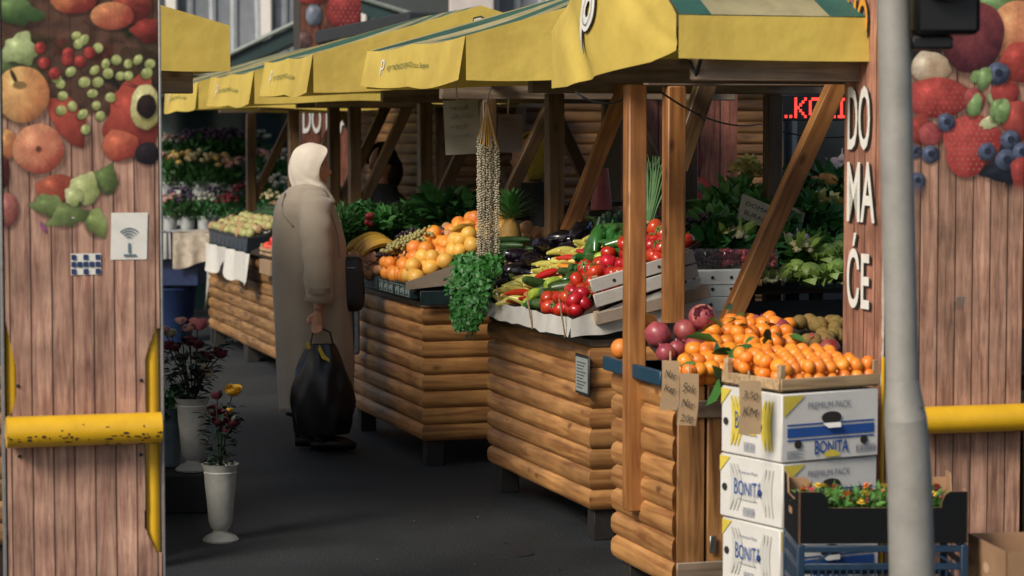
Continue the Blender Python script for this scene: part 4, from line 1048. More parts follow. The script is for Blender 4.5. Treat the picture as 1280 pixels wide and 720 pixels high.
def crate(name, label, cat, loc, rz, wx, wy, h, mat, slats=2, post_h=None, group=None, th=.006, tilt=0, floor=True):
    """slatted produce crate: corner posts, side slats, floor boards"""
    r = T(name, label, cat, loc, rz, group); r.rotation_euler = (tilt, 0, rz); post_h = post_h or h+.02
    for x in (0, wx):
        for y in (0, wy):
            sx = 1 if x == 0 else -1; sy = 1 if y == 0 else -1
            MB().box(min(x, x+sx*.022), max(x, x+sx*.022), min(y, y+sy*.022), max(y, y+sy*.022), 0, post_h, bev=.002).build('corner_post', mat, r)
    sh = h/slats
    for i in range(slats):
        z0, z1 = i*sh+.006, (i+1)*sh-.004
        for y in (-th-.001, wy+.001): MB().box(0, wx, y, y+th, z0, z1, bev=.0015).build('slat', mat, r)
        for x in (-th-.001, wx+.001): MB().box(x, x+th, 0, wy, z0, z1, bev=.0015).build('slat', mat, r)
    if floor: MB().box(.001, wx-.001, .001, wy-.001, .001, .007).build('floor', mat, r, smooth=False)
    return r
M_CRATEW = WOOD('crate_slat', 'b79a74', '8c7250', 0, 20, .7); M_PAPER = P('white_wrap_paper', 'b3b0a8', .75, .12, 9, .6, 14)
M_CARD = P('brown_cardboard', '8d7358', .85, .12, 14, .15, 90); M_CARDG = P('grey_cardboard', '8a7a6a', .85, .12, 14, .15, 90)
M_STYRO = P('white_foam', 'b9bab6', .8, .06, 30, .15, 120)

# ================================================================== stall B: vegetables
zB = lambda a, b: .905+.60*(a-2.98)
board(sB, 2.96, 3.52, bB-.03, bB+1.5, zB); props(sB, 3.48, bB+.1, bB+1.4, .83, zB)
TG = 'tomatoes on the vegetable stall'
tl = 'ripe red tomato heaped in the paper lined tray of the vegetable stall'
tom = [(M_TOM, 'tomato', tl, 'tomato', TG, (('calyx', M_CAL),)), (M_TOM, 'tomato', tl, 'tomato', TG)]
def trot(): return (rnd(-.9, .9), rnd(-.9, .9), rnd(0, 6.28))
heap(tom, 3.0, 3.46, bB+.03, bB+.47, zB, .066, 2, .2, .03, .55, trot, sc_=(.8, 1.12))
cg = 'green courgettes and cucumbers on the vegetable stall'
heap([(ZUC, 'courgette', 'dark green courgette lying between the tomatoes and peppers', 'courgette', cg), (PEPG, 'green_pepper', 'glossy green pepper lying between the tomatoes and yellow peppers', 'pepper', 'green peppers'), (ZUC, 'courgette', 'dark green courgette lying between the tomatoes and peppers', 'courgette', cg), (CUT, 'cut_courgette', 'short lime green courgette piece among the dark ones', 'courgette', 'lime green courgette pieces')],
     3.0, 3.5, bB+.5, bB+.70, zB, .07, 2, .25, .025, .5, lambda: (R(90)+rnd(-.3, .3), rnd(-.3, .3), AR+R(90)+rnd(-.5, .5)))
heap([(PEPR, 'red_pepper', 'glossy red pepper beside the yellow peppers', 'pepper', 'red peppers'), (PEPR, 'red_pepper', 'glossy red pepper beside the yellow peppers', 'pepper', 'red peppers'), (PEPO, 'orange_pepper', 'orange pepper among the red peppers', 'pepper', 'orange peppers'), (PEPY, 'pepper', 'pale yellow pepper heaped on the vegetable stall', 'pepper', 'yellow peppers')],
     3.0, 3.46, bB+.70, bB+.84, zB, .062, 2, .25, .025, .4, lambda: (R(90)+rnd(-.4, .4), rnd(-.4, .4), AR+R(70)+rnd(-.5, .5)))
heap([(PEPY, 'pepper', 'pale yellow pepper heaped on the vegetable stall', 'pepper', 'yellow peppers')], 2.99, 3.40, bB+.84, bB+1.03, zB, .055, 2, .25, .025, .5, lambda: (R(90)+rnd(-.4, .4), rnd(-.3, .3), AR+R(80)+rnd(-.4, .4)))
heap([(EGG, 'eggplant', 'glossy black aubergine heaped beside the yellow peppers', 'aubergine', 'aubergines', (('cap', EGGC),))], 3.0, 3.45, bB+1.05, bB+1.24, zB, .092, 2, .2, .03, .35, lambda: (R(90)+rnd(-.5, .5), rnd(-.5, .5), AR+R(90)+rnd(-.8, .8)))
heap([(TURNIP, 'turnip', 'pale green turnip beside the aubergines and parsley', 'turnip', 'turnips'), (PARSROOT, 'parsnip', 'cream parsley root lying beside the turnips', 'parsnip', 'parsley roots')], 2.99, 3.14, bB+1.24, bB+1.38, zB, .062, 1, .2, .03)
for i, (px, py) in enumerate([(637, 331), (634, 337), (640, 341), (632, 329)]):
    b_, z_ = on_a(px, py, 3.2); put(CARROT if i < 3 else PARSROOT, 'carrot' if i < 3 else 'parsnip', 'orange carrot lying on top beside the aubergines' if i < 3 else 'cream parsley root lying on top of the carrots', 'carrot' if i < 3 else 'parsnip', 'carrots' if i < 3 else None, S(3.2, b_, z_), (R(88), 0, AR+R(98)+rnd(-.1, .1)))
# parsley hanging over the tray edge
pr = T('parsley_bunch', 'large bright green bunch of parsley hanging over the tray corner', 'parsley', S(2.97, bB+1.36, .83), AR)
def parsley_big():
    mb = MB()
    for i in range(3600):
        px, py = random.gauss(592, 13), rnd(318, 410)
        w_ = 24 if py < 350 else 25-.22*(py-350)
        cx = 598 if py < 345 else 590-.1*(py-345)
        px = cx+w_*max(-1.25, min(1.25, random.gauss(0, .55)))
        a = 2.93+rnd(-.09, .13); b_, z_ = on_a(px, py, a)
        p = Vector((a-2.97, b_-bB-1.36, z_-.83)); d = Vector((rnd(-1, .3), rnd(-1, .4), rnd(-.9, .6)))
        mb.leaf(p, d, (rnd(-1, .4), rnd(-1, .2), rnd(-.2, 1)), rnd(.016, .034), rnd(.014, .028), .35)
    return mb
o = parsley_big().build('foliage', P('parsley_bright', '2f6a28', .5, .45, 40), pr); o['kind'] = 'stuff'
mb = MB()
for i in range(30): mb.tube([(rnd(.05, .2), rnd(-.02, .1), rnd(.12, .2)), (rnd(-.02, .06), rnd(-.05, .05), rnd(.05, .12)), (rnd(-.09, -.02), rnd(-.06, .06), rnd(-.12, .02))], .0025, 5)
mb.build('stalk', P('onion_stalk', '3f6a34'), pr)
# paper wrapped tray sides
def paper_strip(root, fn, nu=26, nv=5): return MB().grid(fn, nu, nv).build('tray_paper', M_PAPER, root)
ra, rb = aB, bB
tr_ = T('paper_tray', 'white paper lined display tray edge in front of the tomatoes and peppers', 'tray', S(aB, bB), AR)
def strip_f(u, v):
    b = -.04+1.40*u; z = .845+.075*v+.004*math.sin(17*u)+.003*math.sin(41*u); return (2.955-aB-.012*(1-v)+.006*math.sin(23*u+2*v)+.004*math.sin(61*u), b, z)
def strip_e(u, v):
    a = 2.955-aB+.56*u; zb_, zt_ = .845+.05*u, .915+.30*u*.55; return (a, -.04-.008*math.sin(9*u)*(1-v)-.004*math.sin(31*u), zb_+(zt_-zb_)*v+.003*math.sin(19*u))
paper_strip(tr_, strip_f); paper_strip(tr_, strip_e)
for u in (.0, .33, .66): # folded paper flaps and pale sticks poking up
    MB().bar((2.945-aB, 1.40*u, .84), (2.94-aB-.015, 1.40*u+.02, 1.0), .012, .006).build('support_stick', M_CRATEW, tr_)
wc = T('fruit_crate', 'white slatted crate end leaning under the tomatoes', 'crate', S(3.06, bB-.045, .965), AR); wc.rotation_euler = (0, -R(15), AR)
for i, z in enumerate((0, .062)):
    MB().box(0, .46, -.012, 0, z, z+.055, bev=.003).build('slat', P('white_slat', 'a9a49b', .7, .12, 20), wc)
for x in (.02, .22, .43): MB().box(x, x+.022, .001, .02, -.005, .125, bev=.002).build('corner_post', M_CRATEW, wc)
for x in (.10, .2, .3): MB().tube([(x, -.0145, .088), (x, -.0125, .088)], .007, 10).build('hole', M_DARKINK, wc)
wc2 = T('fruit_crate', 'dark wooden crate end beneath the white slatted crate', 'crate', S(3.06, bB-.06, .895), AR); wc2.rotation_euler = (0, -R(12), AR)
MB().box(0, .5, -.012, 0, 0, .05, bev=.003).build('slat', M_CARDG, wc2)
for x in (0, .47): MB().box(x, x+.022, .001, .02, 0, .055, bev=.002).build('corner_post', M_CRATEW, wc2)
# thermometer plate on the counter face
(b_, zt_), (_, zb_) = on_a(727, 443, aB-.03), on_a(727, 493, aB-.03)
tp = T('notice_plate', 'small framed grey notice screwed to the log counter below the tomatoes', 'notice', S(aB-.024, b_, zb_), AR)
hh = zt_-zb_
MB().box(-.008, 0, -.10, .10-.02, 0, hh, bev=.003).build('frame', P('dark_frame', '26282a', .5), tp)
MB().box(-.010, -.0082, -.088, .068, .012, hh-.012).build('sheet', P('grey_sheet', '8d928e', .6, .12), tp, smooth=False)
mm = MB()
for i in range(9): mm.grid(lambda u, v: (-.0112, .05-(.12-.02*(i % 3))*u, hh-.03-i*.013-.005*v), 1, 1)
mm.build('lettering', P('grey_text', '4c5052', .8), tp, smooth=False)
# things above the tray: aubergine bowl, wrapped cucumbers, blue carton, onion stalks
for i in range(9):
    a = 3.52+rnd(-.02, .12); b = bB+.95+rnd(-.2, .3); put(EGG, 'eggplant', 'glossy dark aubergine at the back of the vegetable stall', 'aubergine', 'aubergines at the back', S(a, b, 1.14+rnd(0, .06)), rrot(), .8)
sB_shelf = MB().box(.44, .62, .62, 1.5, 1.02, 1.04).build('back_shelf', M_BEAMY, sB)
for x in (.46, .60):
    for y in (.66, 1.45): MB().box(x-.02, x+.02, y-.02, y+.02, .83, 1.02).build('shelf_prop', M_DARKWOOD, sB)
def place_b(px, py, b): a, z = on_b(px, py, b); return S(a, b, z), a, z
# blue carton and bottle-like wrapped cucumbers
p0, a_, z_ = place_b(768, 300, 10.35)
bl = T('blue_carton', 'bright blue carton standing on edge behind the green peppers', 'carton', S(a_, 10.35, 1.04), AR)
MB().box(0, .05, -.16, .16, 0, .30, Matrix.Rotation(R(24), 4, 'Y'), bev=.004).build('panel', P('blue_card', '1d4a94', .4, .12), bl)
v_, f_, asp = text_xy('fruta'); mtx = Matrix.Rotation(R(24), 4, 'Y')
m_ = MB(); m_.add([mtx @ Vector((.008+.036*q[1], -.1625, .06+.18*q[0])) for q in v_], f_); m_.build('lettering', M_WHITE, bl, smooth=False)
for i in range(7):
    p, a_, z_ = place_b(738+5*i, 296-4*(i % 3), 10.2+.03*i)
    o = put(CUKE, 'cucumber', 'dark cucumber in glossy wrap standing beside the blue carton', 'cucumber', 'wrapped cucumbers', S(a_, 10.2+.03*i, max(1.13, z_)), (rnd(-.2, .2), R(28)+rnd(-.1, .1), AR), 1.0)
for i, (px, py) in enumerate([(750, 300), (762, 306), (775, 312), (740, 312), (790, 318), (800, 322)]):
    p, a_, z_ = place_b(px, py, 9.95); put(PEPG, 'green_pepper', 'large dark green pepper at the back above the tomatoes', 'pepper', 'large green peppers', S(a_, 9.95, max(z_, 1.08)), trot(), 1.35)
for i in range(22):
    px, py = rnd(800, 842), rnd(300, 326); p, a_, z_ = place_b(px, py, 9.85+rnd(0, .1)); put(TURNIP, 'green_tomato', 'small unripe green tomato beside the red tomatoes', 'tomato', 'green tomatoes', p, rrot(), .55)
gs = T('spring_onions', 'tall bunch of spring onions hanging against the timber post', 'spring onions', place_b(806, 300, 9.7)[0], AR)
o = link('stalks', SPRING, gs, (0, 0, 0), rot=(0, R(14), 0), scale=.95); o = link('stalks', SPRING, gs, (.02, .03, 0), rot=(0, R(20), 1), scale=.9)
MB().tube([(.02, 0, .06), (.026, .0, .075)], .034, 12).build('paper_band', M_CARD, gs)
# bamboo, squash pieces at left back
for i in range(12):
    p, a_, z_ = place_b(rnd(625, 668), rnd(300, 322), 10.95); put(CUKE, 'cucumber', 'knobbly dark cucumber piled behind the hanging garland', 'cucumber', 'cucumbers behind the garland', p, (R(90), 0, AR+R(80)+rnd(-.2, .2)), .85)
for i in range(14):
    p, a_, z_ = place_b(rnd(655, 685), rnd(282, 302), 11.2); put(PEACH, 'persimmon', 'dull orange persimmon behind the hanging garland', 'persimmon', 'persimmons', p, rrot(), .9)
heap([(BEET, 'beetroot', 'dusky red beetroot at the back of the aubergines', 'beetroot', 'beetroots')], 3.45, 3.55, bB+1.1, bB+1.35, lambda a, b: 1.14, .07, 1)
pine = T('pineapple', 'pineapple with a spiky green crown beside the hanging garland', 'pineapple', place_b(638, 275, 11.1)[0], AR)
mb = MB()
for i in range(60):
    a = i*2.4; t = i/60; mb.leaf((0, 0, t*.05), (math.cos(a)*(1-t*.7), math.sin(a)*(1-t*.7), .4+1.2*t), (0, 0, 1), .16-.04*t, .024, .25)
mb.build('crown', m_mgreen, pine)
MB().ball((0, 0, -.09), (.055, .055, .1), 18, 14, fn=lambda d: 1+.04*math.sin(12*math.atan2(d[1], d[0]))*math.sin(14*d[2])).build('body', P('pineapple_skin', '8a6a2c', .7, .3, 40), pine)

# garland of dried okra on the near post of stall B
ga_b, ga_z = on_a(611, 118, 2.895); _, gz1 = on_a(611, 325, 2.895)
gr = T('dried_garland', 'hanging bundle of long strings of small pale dried pods tied with yellow cord', 'garland', S(2.885, ga_b, gz1), AR)
Hg = ga_z-gz1
mpod = P('dried_pod', '7c745c', .8, .25, 200, rand=.25, col2='b9b098'); mcord = P('yellow_cord', 'b98f2c', .7, .15); mwh = P('white_cord', 'b3aca0', .7)
for k in range(22):
    t = (k % 11)/10-.5; row = k//11; x0 = t*.088+rnd(-.003, .003); y0 = -.03+.03*row+rnd(-.008, .008); ztop = Hg*(.70+rnd(-.05, .04)); zl = rnd(-.02, .05)
    mb = MB(); z = zl; n = 0
    while z < ztop:
        r_ = rnd(.0036, .0056); mb.ball((x0+rnd(-.003, .003), y0+rnd(-.004, .004), z), (r_*1.15, r_*1.15, r_), 6, 4); z += rnd(.0095, .0125); n += 1
    st = mb.build('strand', mpod, gr); st['kind'] = 'stuff'
    MB().tube([(x0, y0, ztop), (x0*.3, y0*.35, Hg*.86), (0, 0, Hg*.97)], .0022, 5).build('cord', mcord if k % 3 else mwh, gr)
MB().tube([(0, -.012, Hg*.95), (-.012, 0, Hg*.965), (0, .012, Hg*.95), (.012, 0, Hg*.965), (0, -.012, Hg*.95)], .005, 6).build('knot', mwh, gr)
MB().tube([(0, 0, Hg*.96), (.02, 0, Hg+.03)], .004, 6).build('hook', P('steel', '8a8a86'), gr)

# ================================================================== stall C: fruit
zC = lambda a, b: .90+.55*(a-2.9)
board(sC, 2.9, 3.5, bC-.03, bC+1.6, zC); props(sC, 3.45, bC+.1, bC+1.5, .83, zC)
og = 'oranges on the fruit stall'
heap([(LEMON, 'grapefruit', 'yellow grapefruit in the front rows of the fruit stall', 'grapefruit', 'yellow grapefruit')], 2.93, 3.42, bC+.02, bC+.20, zC, .084, 2, .12, .04, .3)
heap([(ORANGE, 'orange', 'round orange heaped in rows on the fruit stall', 'orange', og)], 2.92, 3.42, bC+.20, bC+.62, zC, .080, 2, .15, .04, .45)
heap([(APPLE, 'apple', 'red and yellow apple behind the orange heap', 'apple', 'apples on the fruit stall'), (PEACH, 'peach', 'pale peach behind the orange heap', 'peach', 'peaches'), (ORANGE, 'orange', 'round orange heaped in rows on the fruit stall', 'orange', og)], 2.92, 3.36, bC+.62, bC+.95, zC, .074, 1, .2, .04)
heap([(PEACH, 'peach', 'pale peach lying beside the bananas', 'peach', 'peaches by the bananas')], 2.9, 3.0, bC+.9, bC+1.15, zC, .07, 1)
gm = P('green_grape', '8f8a54', .3, .25, 60, rand=.1); dg = P('dark_grape', '2a1826', .3, .3, 60, rand=.2)
GRG, GRD = grapes(gm, 'grapes', 60, .0105, .16), grapes(dg, 'grapes', 60, .0105, .16)
for i, (px, py) in enumerate([(505, 303), (515, 299), (497, 310), (524, 296)]):
    b_ = bC+.62; a_, z_ = on_b(px, py, b_); put(GRG, 'grapes', 'bunch of pale green grapes lying on the oranges', 'grapes', 'green grapes', S(a_, b_, z_-.0), (R(80), rnd(-.3, .3), AR+R(90)+rnd(-.3, .3)))
for i, (px, py) in enumerate([(510, 290), (548, 290), (555, 292), (485, 313), (491, 309), (543, 297)]):
    b_ = bC+.8; a_, z_ = on_b(px, py, b_); put(GRD, 'grapes', 'bunch of dark purple grapes behind the oranges', 'grapes', 'dark grapes', S(a_, b_, z_-.01), (R(75), rnd(-.3, .3), AR+R(90)+rnd(-.3, .3)), .8)
bh = T('banana_hand', 'hand of yellow bananas at the far end of the orange heap', 'bananas', S(*[(lambda q: (q[0], bC+1.0, q[1]))(on_b(458, 318, bC+1.0))][0]), AR)
for i in range(6):
    o = link('banana', BAN, bh, (-.01+.012*i, -.035*i+.06, .10-.012*abs(i-2)), rot=(R(-14+8*i), R(-8), R(10)), scale=(1.25, 1.25, 1.25))
bh2 = T('banana_hand', 'second hand of bananas behind the grapefruit', 'bananas', S(*[(lambda q: (q[0], bC+.25, q[1]))(on_b(580, 296, bC+.25))][0]), AR)
for i in range(5): link('banana', BAN, bh2, (.02*i, .02*i, .05), rot=(R(30-14*i), R(10), R(40)), scale=(1, 1, 1))
# printed cartons under the heap
M_GRIDC = P('dark_carton', '16282a', .5, .2, 30)
for i in range(4):
    L_ = .34; r = T('fruit_carton', 'dark printed fruit carton with pale squares along the aisle edge', 'carton', S(2.895, bC+.02+i*.36, .845), AR, 'printed cartons on the fruit stall')
    MB().box(-.004, .25, 0, L_, 0, .075, bev=.003).build('tray', M_GRIDC, r)
    for k in range(3):
        mm = MB()
        y0 = .015+k*.11
        for (u0, u1, v0, v1) in [(.0, .09, .010, .013), (.0, .09, .06, .063), (.0, .003, .013, .06), (.087, .09, .013, .06), (.012, .034, .018, .052), (.044, .058, .030, .054), (.064, .082, .02, .044)]:
            mm.grid(lambda u, v: (-.0062, y0+u0+(u1-u0)*u, v0+(v1-v0)*v), 1, 1)
        mm.build('print', P('pale_print', '8a9a94', .7, .3, 90), r, smooth=False)
ca = T('cardboard_box', 'open grey cardboard box end holding the grapefruit', 'box', S(2.93, bC-.05, .86), AR)
sa, sz = on_b(508, 353, bC-.06); ea, ez = on_b(592, 318, bC-.06); _, eb = on_b(592, 352, bC-.06); _, sb = on_b(535, 362, bC-.06)
mb = MB(); o_ = lambda a, z, y=0: (a-2.93, y-.0, z-.86)
ma_, mz_ = on_b(508, 362, bC-.06)
mb.add([o_(sa+.0, sb), o_(ea+.06, eb), o_(ea+.06, ez), o_(sa, sz)], [(0, 1, 2, 3)])
bx_ = mb.build('side', M_CARDG, ca, smooth=False); sm = bx_.modifiers.new('thickness', 'SOLIDIFY'); sm.thickness = .005
mb = MB().box(-.01, .42, -.012, -.004, -.04, .03, bev=.002); mb.build('lower_tray', M_GRIDC, ca)
# greens behind stall C
gb_l = 'dark leafy greens piled at the back of the fruit stall'
for i in range(14):
    px, py = 425+i*9+rnd(-3, 3), rnd(262, 288); b_ = bC+1.2+rnd(0, .25); a_, z_ = on_b(px, py, b_)
    r = T('herb_bunch', 'fresh green herb bunch piled beyond the bananas', 'herbs', S(a_, b_, z_-.08), rnd(0, 6), 'herb bunches beyond the bananas'); link('foliage', random.choice([PARSLEY, DILL, SPIN]), r, scale=.95)
for i in range(12):
    px, py = 545+i*6+rnd(-4, 4), rnd(250, 285); b_ = 12.9+rnd(-.2, .2); a_, z_ = on_b(px, py, b_)
    r = T('kale_bunch', 'dark green kale bunch piled behind the orange heap', 'kale', S(a_, b_, z_-.08), rnd(0, 6), 'kale bunches'); link('foliage', CHARD, r, scale=1.1)
for i in range(5):
    a_, z_ = on_b(460+rnd(-5, 5), 275+rnd(-6, 6), bC+1.1); put(RADISH, 'radish', 'dark red radish among the green herbs', 'radish', 'radishes', S(a_, bC+1.1, z_))
bs = MB().box(.5, 1.0, .3, 1.7, 1.0, 1.02).build('back_shelf', M_BEAMY, sC)
for x in (.52, .97):
    for y in (.35, 1.6): MB().box(x-.02, x+.02, y-.02, y+.02, .83, 1.0).build('shelf_prop', M_DARKWOOD, sC)
# plastic bag and hanging things on C face
pb = T('plastic_bags', 'pale plastic carrier bags hanging from the end of the fruit stall', 'bag', S(2.92, on_a(452, 420, 2.92)[0], 0), AR)
MB().grid(lambda u, v: (-.03-.02*math.sin(9*u), -.05+.1*u, .48+.33*v-.02*math.sin(5*u)), 8, 6).build('bag', P('pale_plastic', '8d969c', .4, .2, 20), pb)
MB().grid(lambda u, v: (-.05-.02*math.sin(7*u), -.02+.1*u, .36+.40*v-.02*math.sin(5*u)), 8, 6).build('bag', P('black_plastic_bag', '0c0d10', .35, .2, 20), pb)

# ================================================================== stalls D and E produce
zD = lambda a, b: .86+.45*(a-3.05)
board(sD, 3.02, 3.6, bD0+.1, bD1-.05, zD)
dg_ = 'vegetables on the weathered stall'
b_ap = on_a(333, 295, 3.05)[0]
ac = crate('apple_crate', 'shallow pale wooden crate of red apples beside the woman', 'crate', S(3.02, b_ap-.35, .84), AR, .32, .42, .06, M_CRATEW, 2)
heap([(REDAPPLE, 'red_apple', 'shiny red apple in the crate beside the woman', 'apple', 'red apples in the crate')], 3.06, 3.30, b_ap-.30, b_ap+.05, lambda a, b: .86, .078, 2, .15, .035, .5)
cc = T('cardboard_tray', 'shallow brown carton hanging under the apple crate', 'carton', S(3.0, b_ap-.45, .72), AR)
MB().box(-.01, .3, 0, .40, 0, .1, bev=.003).build('tray', M_CARD, cc)
b_cr0, b_cr1 = on_a(318, 290, 3.05)[0], on_a(270, 285, 3.05)[0]
dc = T('vegetable_crate', 'black patterned plastic crate of onions and courgettes over the white paper', 'crate', S(3.0, b_cr0, .83), AR)
M_BLKC = P('black_crate', '10161c', .4, .2, 30)
LB = b_cr1-b_cr0
MB().box(-.006, .3, 0, LB, 0, .012).build('floor', M_BLKC, dc, smooth=False)
for i in range(9):
    y = LB*i/9
    MB().box(-.006, .0, y+.01, y+LB/9-.01, .012, .12, bev=.002).build('slat', P('navy_lattice', '23303c', .4, .5, 40), dc)
MB().box(-.009, -.0062, 0, LB, .10, .125, bev=.001).build('rim', M_BLKC, dc); MB().box(-.006, .3, -.008, -.001, 0, .12, bev=.002).build('end', M_BLKC, dc)
zz = lambda a, b: .93+.35*(a-3.0)
heap([(TURNIP, 'onion', 'pale green onion in the black patterned crate', 'onion', 'onions in the crate'), (TURNIP, 'onion', 'pale green onion in the black patterned crate', 'onion', 'onions in the crate'), (POTATO, 'potato', 'brown potato in the black patterned crate', 'potato', 'potatoes')], 3.03, 3.3, b_cr0+.05, b_cr1, zz, .085, 1, .2, .03)
heap([(CUKE, 'courgette', 'long green courgette lying behind the onion crate', 'courgette', 'courgettes behind the onions')], 3.28, 3.55, b_cr0-.5, b_cr1-.1, zz, .09, 1, .2, .03, rot=lambda: (R(90), 0, AR+rnd(-.3, .3)), sc_=(1.1, 1.5))
heap([(POTATO, 'potato', 'brown potato heaped behind the courgettes', 'potato', 'potatoes at the back')], 3.5, 3.75, b_cr0-.4, b_cr1, zz, .075, 1, .2, .03)
pp = T('white_paper', 'crumpled white paper hanging over the edge of the weathered stall', 'paper', S(3.0, b_cr0-.25, .84), AR)
def drape(u, v):
    y = (LB+.30)*u; dr = .24*(1-v)*(.8+.25*math.sin(8*u)+.15*math.sin(19*u)); return (-.03-.03*(1-v)*math.sin(14*u+2)-.015*math.sin(31*u), y, .0-dr)
MB().grid(drape, 30, 6).build('sheet', P('crumpled_white', 'c2bfb6', .85, .08, 12, .5, 10), pp)
for i in range(10):
    px, py = 415+rnd(-8, 30), rnd(240, 262); b_ = 16.6+rnd(-.3, .3); a_, z_ = on_b(px, py, b_)
    r = T('herb_bunch', 'dark green herb bunch on the weathered stall behind the woman', 'herbs', S(a_, b_, z_-.08), rnd(0, 6), 'herb bunches behind the woman'); link('foliage', random.choice([PARSLEY, SPIN]), r, scale=1.1)

# paper notices hanging under the canopies
def notice(px0, py0, px1, py1, a, label, lines=4, mat=None, tilt=0):
    b = None
    A0, z1 = on_b(px0, py0, a); A1, z0 = on_b(px1, py1, a)
    r = T('paper_notice', label, 'notice', S(A0, a, z0), AR); r.rotation_euler = (0, R(tilt), AR)
    w_, h = A1-A0, z1-z0
    MB().grid(lambda u, v: (w_*u, .008*math.sin(3*u)*(1-v), h*v), 6, 6).build('sheet', mat or P('notice_paper', '9c968a', .8, .1, 6), r)
    mm = MB()
    for i in range(lines):
        x = w_*.18; zz_ = h*(.86-.17*i)
        while x < w_*(.8 if i % 2 else .65):
            l = rnd(.006, .016); mm.bar((x, -.004, zz_-rnd(0, .012)), (x+l*.6, -.004, zz_+rnd(0, .016)), .0022, .001, bev=0); x += l*.8
    mm.build('handwriting', P('pencil', '4c4a48', .8), r, smooth=False)
    MB().tube([(w_*.4, .004, h), (w_*.42, .006, h+.12)], .004, 5).build('string', mwh, r)
    return r
notice(557, 126, 601, 194, 11.2, 'large sheet of pale paper with faint handwriting hanging under the canopy', 4, tilt=-3)
notice(621, 142, 652, 190, 12.4, 'small grey printed notice behind the hanging garland', 3, P('grey_notice', '6c6462', .7, .2, 6), tilt=2)
# ================================================================== stall A: pomegranates and mandarins
zA = lambda a, b: .845+.28*(b-bA)
board(sA, 2.86, 4.35, bA-.02, bA+.48, zA)
M_BLUET = P('dark_blue_tray', '1c3a4c', .45, .2, 20)
bt = T('blue_tray', 'dark blue shallow tray under the pomegranates on the corner stall', 'tray', S(2.80, bA+.02, .80), AR)
MB().box(0, .02, 0, .62, .0, .05, bev=.003).build('rim', M_BLUET, bt); MB().box(0.021, .5, 0.03, .62, .02, .03).build('floor', M_BLUET, bt, smooth=False)
MB().box(.02, .30, .0, .02, .0, .055, bev=.003).build('rim', M_BLUET, bt)
def on_zA(px, py, lift=0):
    d = ray(px, py); c = Vector((0, 0, CAMH)); t = 8.0
    for _ in range(30):
        p = c+d*t; a, b = ab(p); t += (p.z-(zA(a, b)+lift))/(-d.z+.28*.93)*.8
    return c+d*t
def pixput(me, name, label, cat, group, px, py, Y, rpx=None, r0=1, rot=None, kids=()):
    s = (rpx/F*Y)/r0 if rpx else 1
    return put(me, name, label, cat, group, at_y(px, py, Y), rot, s, kids)
pg = 'whole pomegranates on the corner stall'
for (px, py, r_) in [(822, 418, 16), (856, 414, 15), (832, 441, 12), (975, 412, 14), (1037, 437, 14), (1015, 428, 12), (944, 406, 13), (868, 432, 13), (1000, 446, 12), (846, 436, 11)]:
    p = on_zA(px, py, .045); pixput(POM, 'pomegranate', 'dull crimson pomegranate beside the mandarins on the corner stall', 'pomegranate', pg, px, py, p.y, r_, .05, (rnd(-1.2, 1.2), rnd(-1.2, 1.2), rnd(0, 6)))
po = T('cut_pomegranate', 'opened pomegranate showing dark seeds on top of the heap', 'pomegranate', on_zA(878, 396, .1), 0)
po.location = at_y(878, 396, po.location.y)
MB().ball((0, 0, 0), (.050, .050, .046), 18, 12).build('rind', P('pomegranate_rind', '7c2430'), po)
mb = MB()
for i in range(70):
    a, q = rnd(0, 6.28), math.sqrt(random.random())*.034; mb.ball((q*math.cos(a), -.034-.008*math.cos(q*40)+rnd(-.003, .002), q*math.sin(a)+.008), (.0062, .0055, .0062), 6, 5)
o = mb.build('seed', P('seed', '4a0f18', .15, .3, 40, coat=.5), po); o['kind'] = 'stuff'
mb = MB(); mb.tube([(.036*math.cos(a*.2618), -.033+rnd(-.003, .003), .008+.036*math.sin(a*.2618)) for a in range(25)], .004, 6); mb.build('cut_rim', P('pith', 'a8705c', .7, .2), po)
cl = 'orange clementine heaped beside the pomegranates on the corner stall'
CLEAF = MB().leaf((0, 0, .024), (1, .2, .3), (0, 0, 1), .065, .028, .3).mesh('leaf', P('citrus_leaf', '3f6a30', .35, .3, 20, rand=.3))
n = 0
for (x0, x1, y, nn) in [(862, 905, 462, 4), (858, 930, 450, 6), (866, 960, 438, 7), (880, 985, 426, 8), (893, 985, 415, 7), (905, 985, 405, 6), (915, 960, 398, 3)]:
    for i in range(nn):
        px = x0+(x1-x0)*i/max(1, nn-1)+rnd(-3, 3); py = y+rnd(-2, 2); p = on_zA(px, py, .06)
        put(MANDARIN, 'clementine', cl, 'clementine', 'clementines on the corner stall', p, (rnd(-.6, .6), rnd(-.6, .6), rnd(0, 6.28)), rnd(.95, 1.25), (('leaf', CLEAF),) if random.random() < .3 else ())
        # the ones beneath
        if y > 410: put(MANDARIN, 'clementine', cl, 'clementine', 'clementines on the corner stall', p+Vector((rnd(-.01, .01), .035, -.03)), None, rnd(.95, 1.2))
for (px, py, sc2, rx, rz) in [(896, 425, 1.5, .3, 2), (893, 440, 1.7, .2, 2.6), (884, 448, 1.1, .6, 1.2), (905, 452, 1.3, .9, .4), (925, 451, 1.4, .4, 3.6), (940, 440, 1.2, .7, 5), (899, 388, .9, 1.2, 1), (972, 432, 1.2, .5, 4.2), (918, 460, 1.1, .8, 2.2)]:
    p = on_zA(px, py, .10); o = put(CLEAF, 'citrus_leaf', 'dark green citrus leaf lying on the clementines', 'leaf', 'loose citrus leaves', p, (R(40)+rx*.5, rnd(-.4, .4), rz), sc2*1.1)
for i, (px, py) in enumerate([(872, 452), (880, 470)]):
    p = on_zA(px, py, .06); p.y -= .09; put(CLEAF, 'citrus_leaf', 'pale drooping citrus leaf hanging over the tray edge', 'leaf', 'drooping citrus leaves', p, (R(95), R(60), R(60)+i), 2.0)
